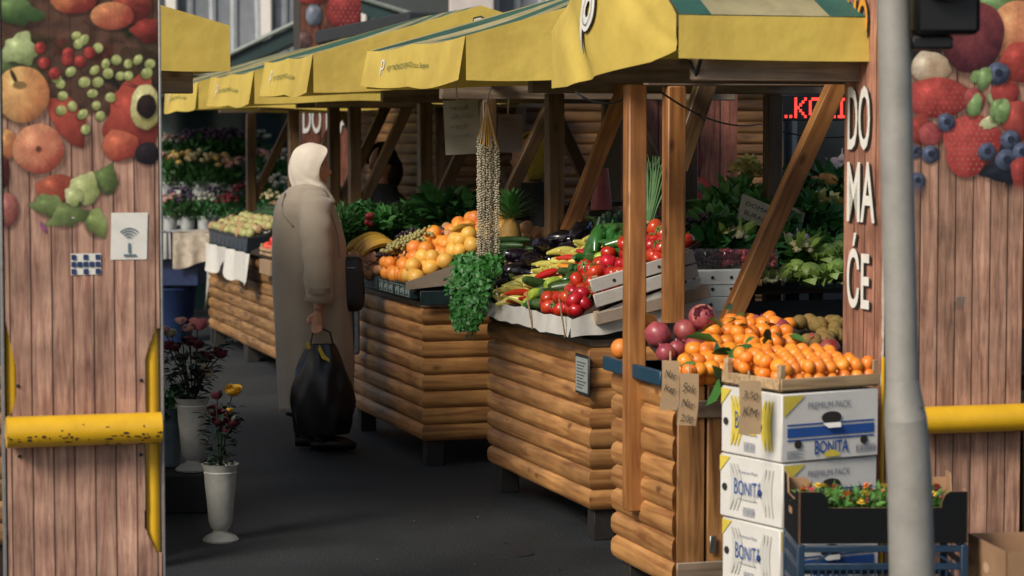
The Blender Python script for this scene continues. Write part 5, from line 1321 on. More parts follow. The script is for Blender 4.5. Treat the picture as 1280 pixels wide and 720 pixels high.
p = on_a(776, 436, 2.86); put(ORANGE, 'grapefruit', 'single pink grapefruit at the corner of the blue tray', 'grapefruit', None, S(2.86, p[0], p[1]), None, .95)
p = on_a(829, 425, 2.9); put(ORANGE, 'orange', 'single orange tucked behind the timber post', 'orange', None, S(2.9, bA+.42, .985), None, .9)
for i in range(20):
    px, py = rnd(1000, 1058), rnd(402, 428); pp_ = on_zA(px, py, .05); put(KIWI, 'kiwi', 'brown fuzzy kiwi heaped behind the mandarins', 'kiwi', 'kiwis on the corner stall', pp_, rrot(), 1.05)
MB().box(.9, 1.25, -.02, .0, .835, .885, bev=.003).build('tray_edge', P('bright_blue', '245a94', .4, .15), sA)
# price tags
def price(px0, py0, px1, py1, Y, words, label, tilt=0):
    p0, p1 = at_y(px0, py0, Y), at_y(px1, py1, Y); w_, h = p1.x-p0.x, p0.z-p1.z
    r = T('price_tag', label, 'price tag', (p0.x, Y, p1.z), R(6)); r.rotation_euler = (R(-3), R(tilt), R(6))
    MB().grid(lambda u, v: (w_*u+.003*math.sin(4*v), -.012*math.sin(2*v)*(1-u*.3), h*v), 4, 6).build('card', P('tag_card', 'a58a68', .85, .1, 12, .2, 60), r)
    nl = len(words)
    for i, s_ in enumerate(words):
        z1 = h*(.80-.30*i); write(s_, r, P('marker', '3c342c', .8), lambda u, v: (w_*(.14+.68*u), -.006-.012*math.sin(2*(z1-h*.16+h*.16*v)/h), z1-h*.16+h*.16*v+.004*math.sin(5*u)), shear=.25, name='handwriting')
    MB().tube([(w_*.5, .006, h*.92), (w_*.5, .02, h+.03)], .0035, 5).build('stick', M_CRATEW, r)
price(824, 450, 846, 512, 8.05, ['Nar', 'kg'], 'narrow cardboard price tag hanging below the pomegranates', 4)
price(846, 466, 870, 531, 8.0, ['Sok', 'Nar', '2,00'], 'cardboard price tag hanging from the tray edge below the clementines', 4)
price(923, 476, 951, 543, 7.46, ['3,50', 'KM'], 'cardboard price tag hanging over the topmost banana box', 1)

# ================================================================== banana boxes
M_BOXW = P('white_carton', 'c9c6be', .65, .07, 8, .1, 60); M_BLUEI = P('blue_ink', '1f4a8c', .6, .12); M_YELI = P('banana_ink', 'c9b443', .6, .15); M_GRYI = P('grey_print', '6a7080', .7, .15)
YB = 7.5; PHI = R(30)                                     # the printed front turns this far from facing the camera
nc = at_y(977, 560, YB)
def banana_box(z0, h, dx, dy, yaw, label, full=True):
    LR, LL = .385, .33
    r = T('banana_box', label, 'box', (nc.x+dx, nc.y+dy, z0), PHI+yaw, 'stacked banana boxes')
    # local frame: x along the printed end (to the right and away), y along the long side (to the left and away)
    t = .005
    body = MB()
    body.box(0, LR, 0, LL, 0, h, bev=.004); body.build('body', M_BOXW, r)
    MB().box(-.004, LR+.004, -.004, LL+.004, h*.62, h+.004).v  # (lid outline only, not built)
    def fx(y=-.0025): return lambda x0, x1, za, zb: (lambda u, v: (x0+(x1-x0)*u, y, za+(zb-za)*v))
    f = fx()
    def pat(fn, mat, name, nu=1, nv=1): return MB().grid(fn, nu, nv).build(name, mat, r, smooth=False)
    # end face
    for za, zb in ((.36, .50), (.53, .555), (.305, .33)): pat(f(.02, LR-.02, za*h, zb*h), M_BLUEI, 'stripe')
    mb = MB(); mb.add([(.006, -.003, .97*h), (.006, -.003, .66*h), (.09, -.003, .97*h)], [(0, 1, 2)]); mb.build('corner_flash', M_YELI, r, smooth=False)
    write('PREMIUM PACK', r, M_GRYI, lambda u, v: (.10+.17*u, -.0035, .76*h+.10*h*v))
    mb = MB(); n_ = 16                                     # hand hole with torn flap
    mb.add([(LR*.5+.042*math.cos(2*math.pi*i/n_)*(1 if abs(math.cos(2*math.pi*i/n_)) < .8 else .95), -.0045, .62*h+.020*math.sin(2*math.pi*i/n_)) for i in range(n_)], [tuple(range(n_))]); mb.build('hand_hole', M_DARKINK, r, smooth=False)
    mb = MB(); mb.add([(LR*.5-.036, -.006, .545*h), (LR*.5+.036, -.006, .545*h), (LR*.5+.028, -.018, .48*h), (LR*.5-.02, -.016, .475*h)], [(0, 1, 2, 3)]); mb.build('torn_flap', M_BOXW, r, smooth=False)
    for x in (.16*LR, .84*LR): MB().tube([(x, -.005, .26*h), (x, -.002, .26*h)], .014, 16).build('air_hole', M_DARKINK, r)
    # arched lettering
    wv = lambda u, v: (LR*.33+.135*u, -.004, .08*h+.02*h*math.sin(math.pi*u)*0+.19*h*v*(1.15-.25*math.sin(math.pi*u))+.03*h*math.sin(math.pi*u))
    write('BONITA', r, M_BLUEI, wv, bold=.02)
    mb = MB(); n_ = 14; mb.add([(LR*.33+.067+.032*math.cos(math.pi*i/n_), -.005, .045*h+.085*h*math.sin(math.pi*i/n_)*1.2) for i in range(n_+1)], [tuple(range(n_+1))]); mb.build('sun_emblem', M_YELI, r, smooth=False)
    def barcode(fn):
        mb = MB(); x = 0
        while x < 1: 
            w_ = rnd(.015, .05); mb.grid(lambda u, v: fn(x+w_*u, .15+.7*v), 1, 1); x += w_+rnd(.02, .05)
        for a, b_ in (((0, 0), (1, .06)), ((0, .94), (1, 1))): mb.grid(lambda u, v: fn(a[0]+(b_[0]-a[0])*u, a[1]+(b_[1]-a[1])*v), 1, 1)
        mb.build('barcode', M_GRYI, r, smooth=False)
    barcode(lambda u, v: (LR*.76+.075*u, -.0035, .07*h+.12*h*v))
    mb = MB()
    for i in range(7): mb.grid(lambda u, v: (.018+(.07-.012*(i % 3))*u, -.0035, .05*h+i*.018*h+.008*h*v), 1, 1)
    mb.build('small_print', M_GRYI, r, smooth=False)
    # long side: bananas and lettering
    g = lambda yy, z, o=.0035: (-o, yy, z)
    bm = M_YELI if full else P('faint_ink', 'b9b7ae', .7, .05)
    for c0 in (.045, .235):
        for k in range(3):
            mb = MB(); y0 = c0+k*.018
            pts = [((y0+.018*math.sin(math.pi*t/9)*(1 if c0 < .1 else -1)), h*(.14+.74*t/9), .011*max(.3, math.sin(math.pi*(.1+.8*t/9)))) for t in range(10)]
            mb.add([g(a+w_, z, .003+.0006*k) for a, z, w_ in pts]+[g(a-w_, z, .003+.0006*k) for a, z, w_ in reversed(pts)], [tuple(range(20))]); mb.build('banana_print', bm, r, smooth=False)
    write('BONITA', r, M_BLUEI, lambda u, v: g(.245-.145*u, .40*h+.24*h*v*(1.1-.2*math.sin(math.pi*u)), .006))
    write('Premium Pack', r, M_GRYI, lambda u, v: g(.225-.10*u, .74*h+.05*h*v)); write('Banana Quality', r, M_GRYI, lambda u, v: g(.225-.10*u, .31*h+.04*h*v))
    mb = MB(); mb.add([g(.17+.035*math.cos(math.pi*i/12), .33*h+.1*h*math.sin(math.pi*i/12), .0048) for i in range(13)], [tuple(range(13))]); mb.build('sun_emblem', bm, r, smooth=False)
    barcode(lambda u, v: g(.20-.06*u, .08*h+.13*h*v))
    for yy in (.11, .30): MB().tube([(-.005, yy, .48*h), (-.002, yy, .48*h)], .012, 14).build('air_hole', M_DARKINK, r)
    mb = MB(); mb.add([g(.326, .97*h), g(.326, .72*h), g(.27, .97*h)], [(0, 1, 2)]); mb.build('corner_flash', M_YELI, r, smooth=False)
    return r
hb = .205
banana_box(.003, hb, .0, .01, R(1), 'white banana box standing on the asphalt at the bottom of the stack', False)
banana_box(.003+hb+.004, hb, -.004, .0, R(-2), 'white banana box second from the bottom of the stack', False)
banana_box(.003+2*(hb+.004), hb, .004, .006, R(1.5), 'white banana box directly beneath the topmost box', False)
banana_box(.003+3*(hb+.004), hb+.012, 0, 0, 0, 'topmost white banana box with blue stripes under the mandarin crate', True)
ZT = .003+4*(hb+.004)+.012
mcr = crate('mandarin_crate', 'shallow wooden crate full of mandarins on the banana boxes', 'crate', (nc.x-.005, nc.y+.004, ZT+.003), PHI, .39, .31, .045, M_CRATEW, 1, .085)
ml = 'small bright mandarin in the wooden crate on the boxes'
for i in range(8):
    for j in range(6):
        for l in range(2):
            x, y = .025+.048*i+rnd(-.006, .006)+(j % 2)*.02, .03+.05*j+rnd(-.006, .006)
            if x > .375: continue
            c_, s_ = math.cos(PHI), math.sin(PHI)
            z = ZT+.03+l*.036+.035*(y/.3)+rnd(0, .006)
            put(MANDARIN, 'mandarin', ml, 'mandarin', 'mandarins in the wooden crate', (nc.x+x*c_-y*s_, nc.y+x*s_+y*c_, z), None, rnd(.8, .95))

# ================================================================== black carton of flowers on blue crates
M_BLKCARD = P('black_card', '06090c', .85, .15, 20, .1, 60, spec=.2); M_BROWNIN = P('card_inside', '9c7858', .85, .12, 14)
YF_ = 7.05
c0 = at_y(998, 680, YF_); c1 = at_y(1211, 674, YF_)
wF = c1.x-c0.x; dF = .31; zF0 = c0.z; 
def flower_carton():
    r = T('flower_carton', 'black cardboard carton of red and orange primroses on a blue crate', 'carton', (c0.x, c0.y, zF0), R(1.5))
    h = .155; dip = .048
    def wall(pts, nm='panel'):
        mb = MB(); mb.add(pts, [tuple(range(len(pts)))]); o = mb.build(nm, [M_BLKCARD, M_BROWNIN], r, smooth=False)
        s_ = o.modifiers.new('thickness', 'SOLIDIFY'); s_.thickness = .005; s_.offset = -1; s_.material_offset = 1; s_.material_offset_rim = 1
    def front(y, flip):
        n = 8; q = [(0, y, 0), (wF, y, 0), (wF, y, h)]
        q += [(wF-.05, y, h)]+[(wF-.05-.03*math.sin(math.pi/2*i/n), y, h-dip*(1-math.cos(math.pi/2*i/n))) for i in range(1, n+1)]
        q += [(.06+.03*math.sin(math.pi/2*i/n), y, h-dip*(1-math.cos(math.pi/2*i/n))) for i in range(n, 0, -1)]+[(.06, y, h), (0, y, h)]
        return q if not flip else q[::-1]
    wall(front(0, False)); wall(front(dF, True))
    def side(x, flip):
        q = [(x, dF, 0), (x, 0, 0), (x, 0, h), (x, .06, h), (x, .08, h-.035), (x, dF-.08, h-.035), (x, dF-.06, h+.02), (x, dF, h+.02)]
        return q if not flip else q[::-1]
    wall(side(0, False)); wall(side(wF, True))
    MB().box(.006, wF-.006, .006, dF-.006, .002, .008).build('floor', M_BROWNIN, r, smooth=False)
    MB().box(-.0035, -.001, .13, .18, .07, .088).build('hand_hole', M_BROWNIN, r, smooth=False)
    return r
flower_carton()
PLEAF = leaf_bunch('foliage', P('primrose_leaf', '4a7a34', .55, .3, 20, rand=.2), 80, (.032, .032), .05, .042, .017, up=1.1)
def bloom_mesh(r, n, mat, ctr=True):
    mb = MB()
    for k in range(n):
        a = k*2*math.pi/n; mb.leaf((0, 0, 0), (math.cos(a), math.sin(a), .35), (0, 0, 1), r, r*.85, .3, -.1)
    for k in range(n):
        a = k*2*math.pi/n+.4; mb.leaf((0, 0, .003), (math.cos(a), math.sin(a), 1.1), (0, 0, 1), r*.65, r*.6, .3, -.1)
    return mb.mesh('bloom', mat)
BLR = [bloom_mesh(.016, 6, P('bloom_red', 'b3242a', .6, .2, 30)), bloom_mesh(.016, 6, P('bloom_orange', 'd8742a', .6, .2, 30)), bloom_mesh(.015, 6, P('bloom_yellow', 'd8b23a', .6, .2, 30)), bloom_mesh(.015, 6, P('bloom_pink', 'c04a5a', .6, .2, 30))]
for i in range(6):
    for j in range(3):
        x, y = .06+i*.074+rnd(-.008, .008), .085+j*.075
        col = ('red', 'orange', 'mixed')[(i+j) % 3]
        r = T('primrose_pot', 'small potted primrose with bright blooms in the black carton', 'potted flower', (c0.x+x, c0.y+y, zF0+.012), rnd(0, 6), 'primroses in the black carton')
        MB().lathe([(.0, 0), (.026, 0), (.035, .055), (.037, .06), (.032, .06)], 12).build('pot', P('terracotta_plastic', '4a2c22', .6), r)
        link('foliage', PLEAF, r, (0, 0, .055), rz=rnd(0, 6))
        for k in range(4):
            b_ = BLR[((i+j) % 3 if k < 3 else 3)]
            link('bloom', b_, r, (rnd(-.03, .03), rnd(-.03, .02), .105+rnd(-.01, .025)), rot=(rnd(0, .9), rnd(-.5, .5), rnd(0, 6)))
M_BLUEC = P('blue_crate_plastic', '1b2f42', .38, .15, 20)
def plastic_crate(z0, label, h=.215):
    r = T('plastic_crate', label, 'crate', (c0.x-.003, c0.y-.003, z0), R(1.0), 'blue plastic crates under the carton'); W_, D_ = wF+.004, dF+.02
    for x in (0, W_-.022):
        for y in (0, D_-.022): MB().box(x, x+.022, y, y+.022, 0, h, bev=.003).build('corner_post', M_BLUEC, r)
    for z in (0, .07, .14, h-.022):
        for y in (.002, D_-.012): MB().box(.022, W_-.022, y, y+.010, z, z+.020, bev=.002).build('rail', M_BLUEC, r)
        for x in (.002, W_-.012): MB().box(x, x+.010, .022, D_-.022, z, z+.020, bev=.002).build('rail', M_BLUEC, r)
    n = 22
    for i in range(1, n):
        x = .022+(W_-.044)*i/n; MB().box(x-.0025, x+.0025, .004, .009, .02, .14, bev=0).build('bar', M_BLUEC, r, smooth=False)
    for i in range(1, 12):
        y = .022+(D_-.044)*i/12; MB().box(.004, .009, y-.003, y+.003, .02, h-.022, bev=0).build('bar', M_BLUEC, r, smooth=False)
    MB().bar((.03, .008, .15), (.10, .008, h-.025), .008, .006, bev=0).build('corner_rib', M_BLUEC, r); MB().bar((W_-.03, .008, .15), (W_-.10, .008, h-.025), .008, .006, bev=0).build('corner_rib', M_BLUEC, r)
    MB().box(.004, W_-.004, .004, D_-.004, .001, .006).build('floor', P('crate_floor', '0e161d', .6), r, smooth=False)
    return r
plastic_crate(zF0-.219, 'dark blue open plastic crate directly under the black flower carton'); plastic_crate(zF0-.219*2, 'dark blue open plastic crate standing on the asphalt under another crate', .215)
bpy.context.view_layer.update()
# brown carton at the edge
cb0 = at_y(1258, 700, 6.9)
def brown_carton():
    h = 1.65-(694-173)/3000*6.9
    r = T('cardboard_box', 'empty open brown cardboard box beside the blue crates', 'box', (cb0.x, cb0.y, 0), R(8))
    for pts in ([(0, 0, 0), (.34, 0, 0), (.34, 0, h), (0, 0, h)], [(0, .34, 0), (0, 0, 0), (0, 0, h), (0, .34, h)], [(.34, .34, 0), (0, .34, 0), (0, .34, h), (.34, .34, h)], [(.34, 0, 0), (.34, .34, 0), (.34, .34, h), (.34, 0, h)]):
        mb = MB(); mb.add(pts, [(0, 1, 2, 3)]); o = mb.build('panel', M_BROWNIN, r, smooth=False); s_ = o.modifiers.new('thickness', 'SOLIDIFY'); s_.thickness = .004; s_.offset = -1
    MB().box(.01, .33, .01, .33, .2, .206).build('floor', M_BROWNIN, r, smooth=False)
    mb = MB(); mb.add([(-.0015, .17+.028*math.cos(2*math.pi*i/16), h-.075+.016*math.sin(2*math.pi*i/16)) for i in range(16)], [tuple(range(16))]); mb.build('hand_hole', P('pale_hole', 'b99a7c', .9), r, smooth=False)
brown_carton()

# ================================================================== grey pole with the signal box
M_GALV = P('galvanised_steel', '8d8a82', .6, .16, 9, .15, 60, metal=.15)
YP = 6.3
pb_, pm, pt = at_y(1143, 720, YP), at_y(1129, 490, YP), at_y(1117, 0, YP)
gx = pb_.x+(pb_.x-pm.x)*1.0
lamp = T('signal_pole', 'grey galvanised steel pole with a black signal housing at its top', 'pole', (pb_.x+.01, YP, 0), 0)
lx = lambda px, py: at_y(px, py, YP).x-lamp.location.x; lz = lambda py: at_y(1120, py, YP).z
MB().tube([(.012, 0, 0), (lx(1140, 720), 0, lz(720)), (lx(1137, 600), 0, lz(600)), (lx(1132, 525), 0, lz(525))], [.062, .0605, .0585, .0565], 28).build('lower_tube', M_GALV, lamp)
MB().tube([(lx(1132, 525), 0, lz(525)), (lx(1129, 490), 0, lz(490)), (lx(1128, 476), 0, lz(476))], [.0567, .047, .0445], 28).build('collar', M_GALV, lamp)
MB().tube([(lx(1128, 478), 0, lz(478)), (lx(1122, 240), 0, lz(240)), (lx(1117, 0), 0, lz(0)), (lx(1113, -160), 0, lz(-160))], [.0435, .0432, .0430, .043], 28).build('upper_tube', M_GALV, lamp)
MB().ball((lx(1148, 507), -.047, lz(507)), (.004, .006, .004), 8, 6).build('screw', P('iron', '1a1c1d'), lamp)
MB().box(lx(1140, 0), lx(1221, 0), -.06, .09, lz(44), lz(-120), bev=.012).build('signal_housing', P('black_plastic', '0b0b0d'), lamp)
MB().box(lx(1138, 0), lx(1190, 0), -.03, .05, lz(62), lz(45), bev=.006).build('bracket', P('black_plastic', '0b0b0d'), lamp)
MB().tube([(lx(1180, 0), -.055, lz(-40)), (lx(1180, 0), -.11, lz(-38))], .085, 24).build('visor', P('black_plastic', '0b0b0d'), lamp)

# ================================================================== greens stand behind the corner stall
bG = 10.05
sG = T('produce_stand', 'stepped stand of greens and white foam crates behind the corner stall', 'stand', S(3.55, bG), AR)
aG = lambda px, b: on_b(px, 300, b)[0]
zG = lambda a, b: 1.02+.50*(b-bG-.35)
for i in range(4):                                        # shelves rising away
    MB().box(0, 2.0, .25+.28*i, .55+.28*i, .93+.13*i, .95+.13*i, bev=.003).build('shelf', M_DARKWOOD, sG)
for x in (.03, 1.0, 1.97):
    for i in range(4): MB().box(x-.025, x+.025, .35+.28*i, .40+.28*i, 0, .93+.13*i).build('leg', M_LEG, sG, smooth=False)
MB().box(0, 2.0, .24, .25, .0, .90).build('apron', P('dark_apron', '14181b', .8, .2), sG, smooth=False)
# foam crates
def foam(px0, px1, py0, py1, b, label):
    a0, z1 = on_b(px0, py0, b); a1, z0 = on_b(px1, py1, b); r = T('foam_crate', label, 'crate', S(a0, b, z0), AR, 'white foam crates'); w_, h = a1-a0, z1-z0
    MB().box(0, w_, 0, .25, 0, h, bev=.006).build('body', M_STYRO, r)
    for i in range(int(w_/.09)):
        for zz_ in (.3, .72): MB().tube([(.05+i*.09, -.003, h*zz_), (.05+i*.09, -.0008, h*zz_)], .008, 10).build('hole', M_DARKINK, r)
    MB().box(-.003, w_+.003, -.003, -.0005, h*.48, h*.52).build('rib', M_STYRO, r, smooth=False); return r
foam(854, 942, 338, 371, bG, 'upper white foam crate with round holes under the cherry tomatoes'); foam(852, 926, 372, 405, bG, 'lower white foam crate with round holes beneath another foam crate')
M_CLR = P('clear_plastic', 'c9d2d2', .08, .05, 5, trans=.9, alpha=.35)
CHERRY = P('cherry_skin', '8c1f28', .2, .25, 50, rand=.2, coat=.5)
for i in range(5):
    px = 856+24*i; a0, z0 = on_b(px, 336, bG+.02); r = T('berry_punnet', 'clear punnet of dark red cherry tomatoes on the foam crates' if i > 1 else 'clear punnet of dark plums on the foam crates', 'punnet', S(a0, bG+.02, z0), AR, 'punnets of cherry tomatoes' if i > 1 else 'punnets of plums')
    mb = MB()
    for k in range(60): mb.ball((rnd(.01, .075), rnd(.01, .12), rnd(.012, .08)), rnd(.009, .013), 8, 6)
    o = mb.build('fruit', CHERRY if i > 1 else P('plum_skin', '2c1420', .3, .3, 40, rand=.2), r); o['kind'] = 'stuff'
    MB().box(0, .084, 0, .13, 0, .088, bev=.008).build('lid', M_CLR, r)
def clump(px, py, b, me, name, label, cat, group, s=1, part='foliage', dz=0, extra=()):
    a, z = on_b(px, py, b); r = T(name, label, cat, S(a, b, z+dz), rnd(0, 6), group)
    link(part, me, r, scale=s)
    for en, em in extra: link(en, em, r, scale=s)
    return r
for (px, py, s) in [(1012, 352, 1.05), (1045, 345, 1.0), (1032, 325, .95), (1050, 318, .85), (995, 340, .8), (1058, 350, .9)]:
    clump(px, py, bG+.15+(352-py)*.004, LET, 'lettuce', 'pale green frilly lettuce head on the greens stand', 'lettuce', 'lettuces', s, 'leaves', -.03)
for (px, py, s) in [(968, 350, .75), (917, 296, .9), (1000, 312, .8)]:
    clump(px, py, bG+.12+(352-py)*.003, CAU, 'cauliflower', 'cream cauliflower head among the greens', 'cauliflower', 'cauliflowers', s, 'curd', .0, (('leaf', CAUL),))

for i in range(40):
    px, py = rnd(872, 1062), rnd(228, 312)
    if px < 912 and py < 245+(912-px)*1.0: py = rnd(290, 315)
    t = (310-py)/85; b_ = bG+.35+t*.75
    k = random.random(); me, nm, lb = (CHARD, 'chard_bunch', 'dark green chard bunch on the stepped stand') if k < .35 else (SPIN, 'spinach_bunch', 'mid green spinach bunch on the stepped stand') if k < .8 else (PARSLEY, 'parsley_bunch', 'curly green parsley bunch on the stepped stand')
    clump(px, py+14, b_, me, nm, lb, 'greens', nm.replace('_bunch', '')+' bunches on the stand', rnd(.85, 1.2), dz=-.03)
YFL = leaf_bunch('foliage', P('pale_yellow_leaf', 'c9c078', .6, .2, 20, rand=.15), 40, (.05, .05), .06, .05, .045, stem=False, up=.7)
for (px, py) in [(935, 212), (947, 222), (928, 218), (1030, 255), (1045, 262), (1038, 300), (1052, 290), (960, 220), (1020, 262)]:
    clump(px, py, bG+1.0 if py < 240 else bG+.75, YFL, 'salad_heart', 'pale yellow salad heart among the dark greens', 'salad', 'yellow salad hearts', .9)
for (px, py) in [(1018, 232), (1030, 228)]:
    a, z = on_b(px, py, bG+1.0); o = put(MB().ball((0, 0, 0), (.075, .05, .045), 16, 10, fn=lambda d: 1+.06*math.cos(8*math.atan2(d[1], d[0]))).mesh('pumpkin_piece', P('pumpkin_flesh', 'b9803c', .6, .2, 20)), 'pumpkin_piece', 'orange wedge of pumpkin among the yellow salad hearts', 'pumpkin', 'pumpkin wedges', S(a, bG+1.0, z), (rnd(-.2, .2), rnd(-.2, .2), rnd(0, 3)))
for i in range(22):
    px, py = rnd(1036, 1060), rnd(200, 230); a, z = on_b(px, py, bG+1.1); put(GARLIC, 'garlic', 'pale garlic bulb piled at the top of the stand', 'garlic', 'garlic bulbs', S(a, bG+1.1, z), rrot(), .9)
for i in range(16):
    px, py = rnd(985, 1008), rnd(296, 308); a, z = on_b(px, py, bG+.30); put(GARLIC, 'garlic', 'dry straw coloured garlic head lying above the lettuce', 'garlic', 'garlic heads above the lettuce', S(a, bG+.30, z), rrot(), .8)
for i, (px, py) in enumerate([(866, 280), (880, 285), (893, 278), (905, 284), (870, 292), (888, 296)]):
    a, z = on_b(px, py, bG+.4); put(GRD, 'grapes', 'dark bunch of grapes behind the cherry tomatoes', 'grapes', 'dark grapes on the stand', S(a, bG+.4, z), (R(80), 0, rnd(0, 3)), 1.1)
for i in range(8):
    a, z = on_b(rnd(800, 832), rnd(280, 300), bG+.1); put(EGG, 'eggplant', 'purple aubergine behind the timber posts', 'aubergine', 'aubergines behind the posts', S(a, bG+.1, z), rrot(), .85)
# leek and celery sticks
for (px, py) in [(895, 300), (903, 302), (911, 300)]:
    a, z = on_b(px, py, bG+.3); r = T('celery', 'pale green celery stalks standing among the greens', 'celery', S(a, bG+.3, z-.05), 0, 'celery stalks')
    MB().tube([(0, 0, 0), (.005, 0, .06), (rnd(-.02, .02), .0, .13)], [.016, .014, .010], 8, flat=.6).build('stalk', P('celery_stalk', '9aa862', .5, .15, 20), r); link('foliage', PARSLEY, r, (0, 0, .11), scale=.35)
# cardboard signs with handwriting
def card_sign(px0, py0, px1, py1, b, words, label, tilt):
    a0, z1 = on_b(px0, py0, b); a1, z0 = on_b(px1, py1, b); w_, h = a1-a0, z1-z0
    r = T('cardboard_sign', label, 'sign', S(a0, b, z0), AR); r.rotation_euler = (R(-20), R(tilt), AR)
    MB().box(0, w_, 0, .004, 0, h).build('card', P('dark_tag_card', '8f8672', .85, .1, 12), r, smooth=False)
    for i, s_ in enumerate(words): write(s_, r, P('marker', '3c342c'), lambda u, v: (w_*(.12+.76*u), -.002, h*(.58-.38*i)+h*.26*v), name='handwriting', shear=.2)
    MB().bar((w_*.5, .01, -.10), (w_*.5, .01, h*.7), .012, .006, bev=0).build('stick', M_CRATEW, r)
card_sign(922, 238, 974, 270, bG+.32, ['DOMAĆI', 'BURAČIĆ'], 'tilted cardboard sign with handwritten capitals among the dark greens', 22)
card_sign(985, 255, 1003, 278, bG+.52, ['kg'], 'small grey cardboard sign behind the timber brace', 25)

# ================================================================== flowers at the far end and beside the gate
M_BUCK = P('white_bucket', 'b3b6b2', .5, .1, 20, rand=.08)
BUCKET = MB().lathe([(.0, 0), (.075, 0), (.08, .01), (.10, .20), (.106, .205), (.104, .215), (.096, .21), (.075, .02)], 18, cap=False).mesh('bucket', M_BUCK)
FOLI = leaf_bunch('foliage', m_dgreen, 160, (.15, .15), .24, .10, .035, up=.9)
def heads(mat, n, r, R_=.16):
    mb = MB()
    for i in range(n):
        a, q = rnd(0, 6.28), math.sqrt(random.random())*R_; z = .22+.07*(1-(q/R_)**2)+rnd(-.03, .03); c = Vector((q*math.cos(a), q*math.sin(a), z))
        mb.ball(c, (r*rnd(.8, 1.2), r*rnd(.8, 1.2), r*.75), 9, 6, fn=lambda d: 1+.16*math.sin(5*math.atan2(d[1], d[0])+6*d[2]))
        for k in range(5): t = k*1.256; mb.leaf(c, (math.cos(t), math.sin(t), .3), (0, 0, 1), r*1.3, r, .4)
    return mb.mesh('blooms', mat)
FC = {'cream': heads(P('fl_cream', 'c9bc8c', .7, .15, 20), 26, .026), 'pink': heads(P('fl_pink', 'b98a80', .7, .2, 20), 22, .026), 'yellow': heads(P('fl_yellow', 'c7a860', .7, .15, 20), 26, .028), 'purple': heads(P('fl_purple', '4c3a52', .7, .25, 20), 30, .022), 'red': heads(P('fl_red', '6a1c24', .7, .25, 20), 22, .026), 'white': heads(P('fl_white', 'b9b6a4', .7, .12, 20), 22, .024)}
def bouquet(px, py, Y, col, s=1, bucket=True):
    p = at_y(px, py, Y)
    r = T('flower_bucket', '%s cut flowers with dark leaves in a white bucket' % {'cream': 'cream', 'pink': 'dusty pink', 'yellow': 'pale yellow', 'purple': 'dark purple', 'red': 'deep red', 'white': 'small white'}[col], 'flowers', (p.x, p.y, {0: .80, 4: .86, 8: 1.03, 12: 1.24}[round((Y-YT)*10)]), rnd(0, 6), '%s flower buckets' % col)
    link('bucket', BUCKET, r, scale=s); link('foliage', FOLI, r, (0, 0, .16*s), rz=rnd(0, 6), scale=s); o = link('blooms', FC[col], r, (0, 0, .20*s), rz=rnd(0, 6), scale=s); o['kind'] = 'stuff'
YT = 21.5
fs = T('flower_staging', 'dark stepped staging carrying rows of flower buckets', 'staging', (at_y(270, 300, YT).x, YT, 0), 0)
tiers = [(.80, 0, .0), (.86, .4, .0), (1.03, .8, .0), (1.24, 1.2, 0)]
for z, y, _ in tiers: MB().box(-1.4, 1.1, y-.18, y+.2, z-.03, z, bev=.004).build('shelf', P('staging_wood', '1c2322', .8, .2), fs)
for x in (-1.35, 0, 1.05):
    for z, y, _ in tiers: MB().box(x-.02, x+.02, y, y+.04, 0, z-.03).build('leg', M_LEG, fs, smooth=False)
for (px, py, dy, c, s) in [(206, 196, .8, 'pink', 1), (228, 200, .8, 'yellow', 1), (252, 201, .8, 'cream', 1), (273, 203, .8, 'yellow', .95), (292, 208, .8, 'pink', .9), (335, 195, .8, 'pink', 1.05), (352, 198, .8, 'white', 1), (218, 172, 1.2, 'pink', .9), (245, 178, 1.2, 'purple', 1), (272, 164, 1.2, 'purple', 1), (288, 168, 1.2, 'purple', 1), (300, 176, 1.2, 'purple', 1), (205, 178, 1.2, 'white', .9), (318, 178, 1.2, 'white', 1),
                            (224, 240, .4, 'purple', .7), (268, 240, .4, 'purple', .7), (300, 246, .4, 'red', .75), (325, 236, .4, 'white', .9), (345, 236, .4, 'white', .9), (212, 238, .0, 'pink', .72), (234, 240, 0, 'purple', .7), (256, 246, .0, 'white', .72), (284, 250, 0, 'red', .7), (338, 250, 0, 'cream', .75)]:
    bouquet(px, py, YT+dy, c, s)
# table with cloths and blue crates by the far stall
tb = T('flower_table', 'black folding table with striped and flowered cloths at the aisle end', 'table', (at_y(228, 300, 19.6).x, 19.6, 0), R(-4))
MB().box(-.5, .36, -.35, .3, .86, .885, bev=.004).build('tabletop', P('black_table', '101214', .6), tb)
for x in (-.45, .3):
    for y in (-.3, .25): MB().tube([(x, y, 0), (x, y, .86)], .016, 8).build('leg', P('black_table', '101214'), tb)
MB().tube([(.3, -.3, .3), (.3, .25, .3)], .012, 8).build('stretcher', P('black_table', '101214'), tb)
def STRIPED():
    m, n, b = new_mat('striped_cloth'); L = n.links; tc = N(n, 'ShaderNodeTexCoord'); sx = N(n, 'ShaderNodeSeparateXYZ'); L.new(tc.outputs['Object'], sx.inputs[0])
    wv = N(n, 'ShaderNodeMath', operation='PINGPONG'); wv.inputs[1].default_value = .022; L.new(sx.outputs[0], wv.inputs[0])
    rp = N(n, 'ShaderNodeMapRange'); rp.inputs[2].default_value = .022; L.new(wv.outputs[0], rp.inputs[0]); cr = N(n, 'ShaderNodeValToRGB'); cr.color_ramp.elements[0].color = (.07, .08, .09, 1); cr.color_ramp.elements[1].color = (.42, .42, .4, 1); cr.color_ramp.elements[0].position = .35; cr.color_ramp.elements[1].position = .5
    L.new(rp.outputs[0], cr.inputs[0]); L.new(cr.outputs[0], b.inputs['Base Color']); b.inputs['Roughness'].default_value = .9; return m
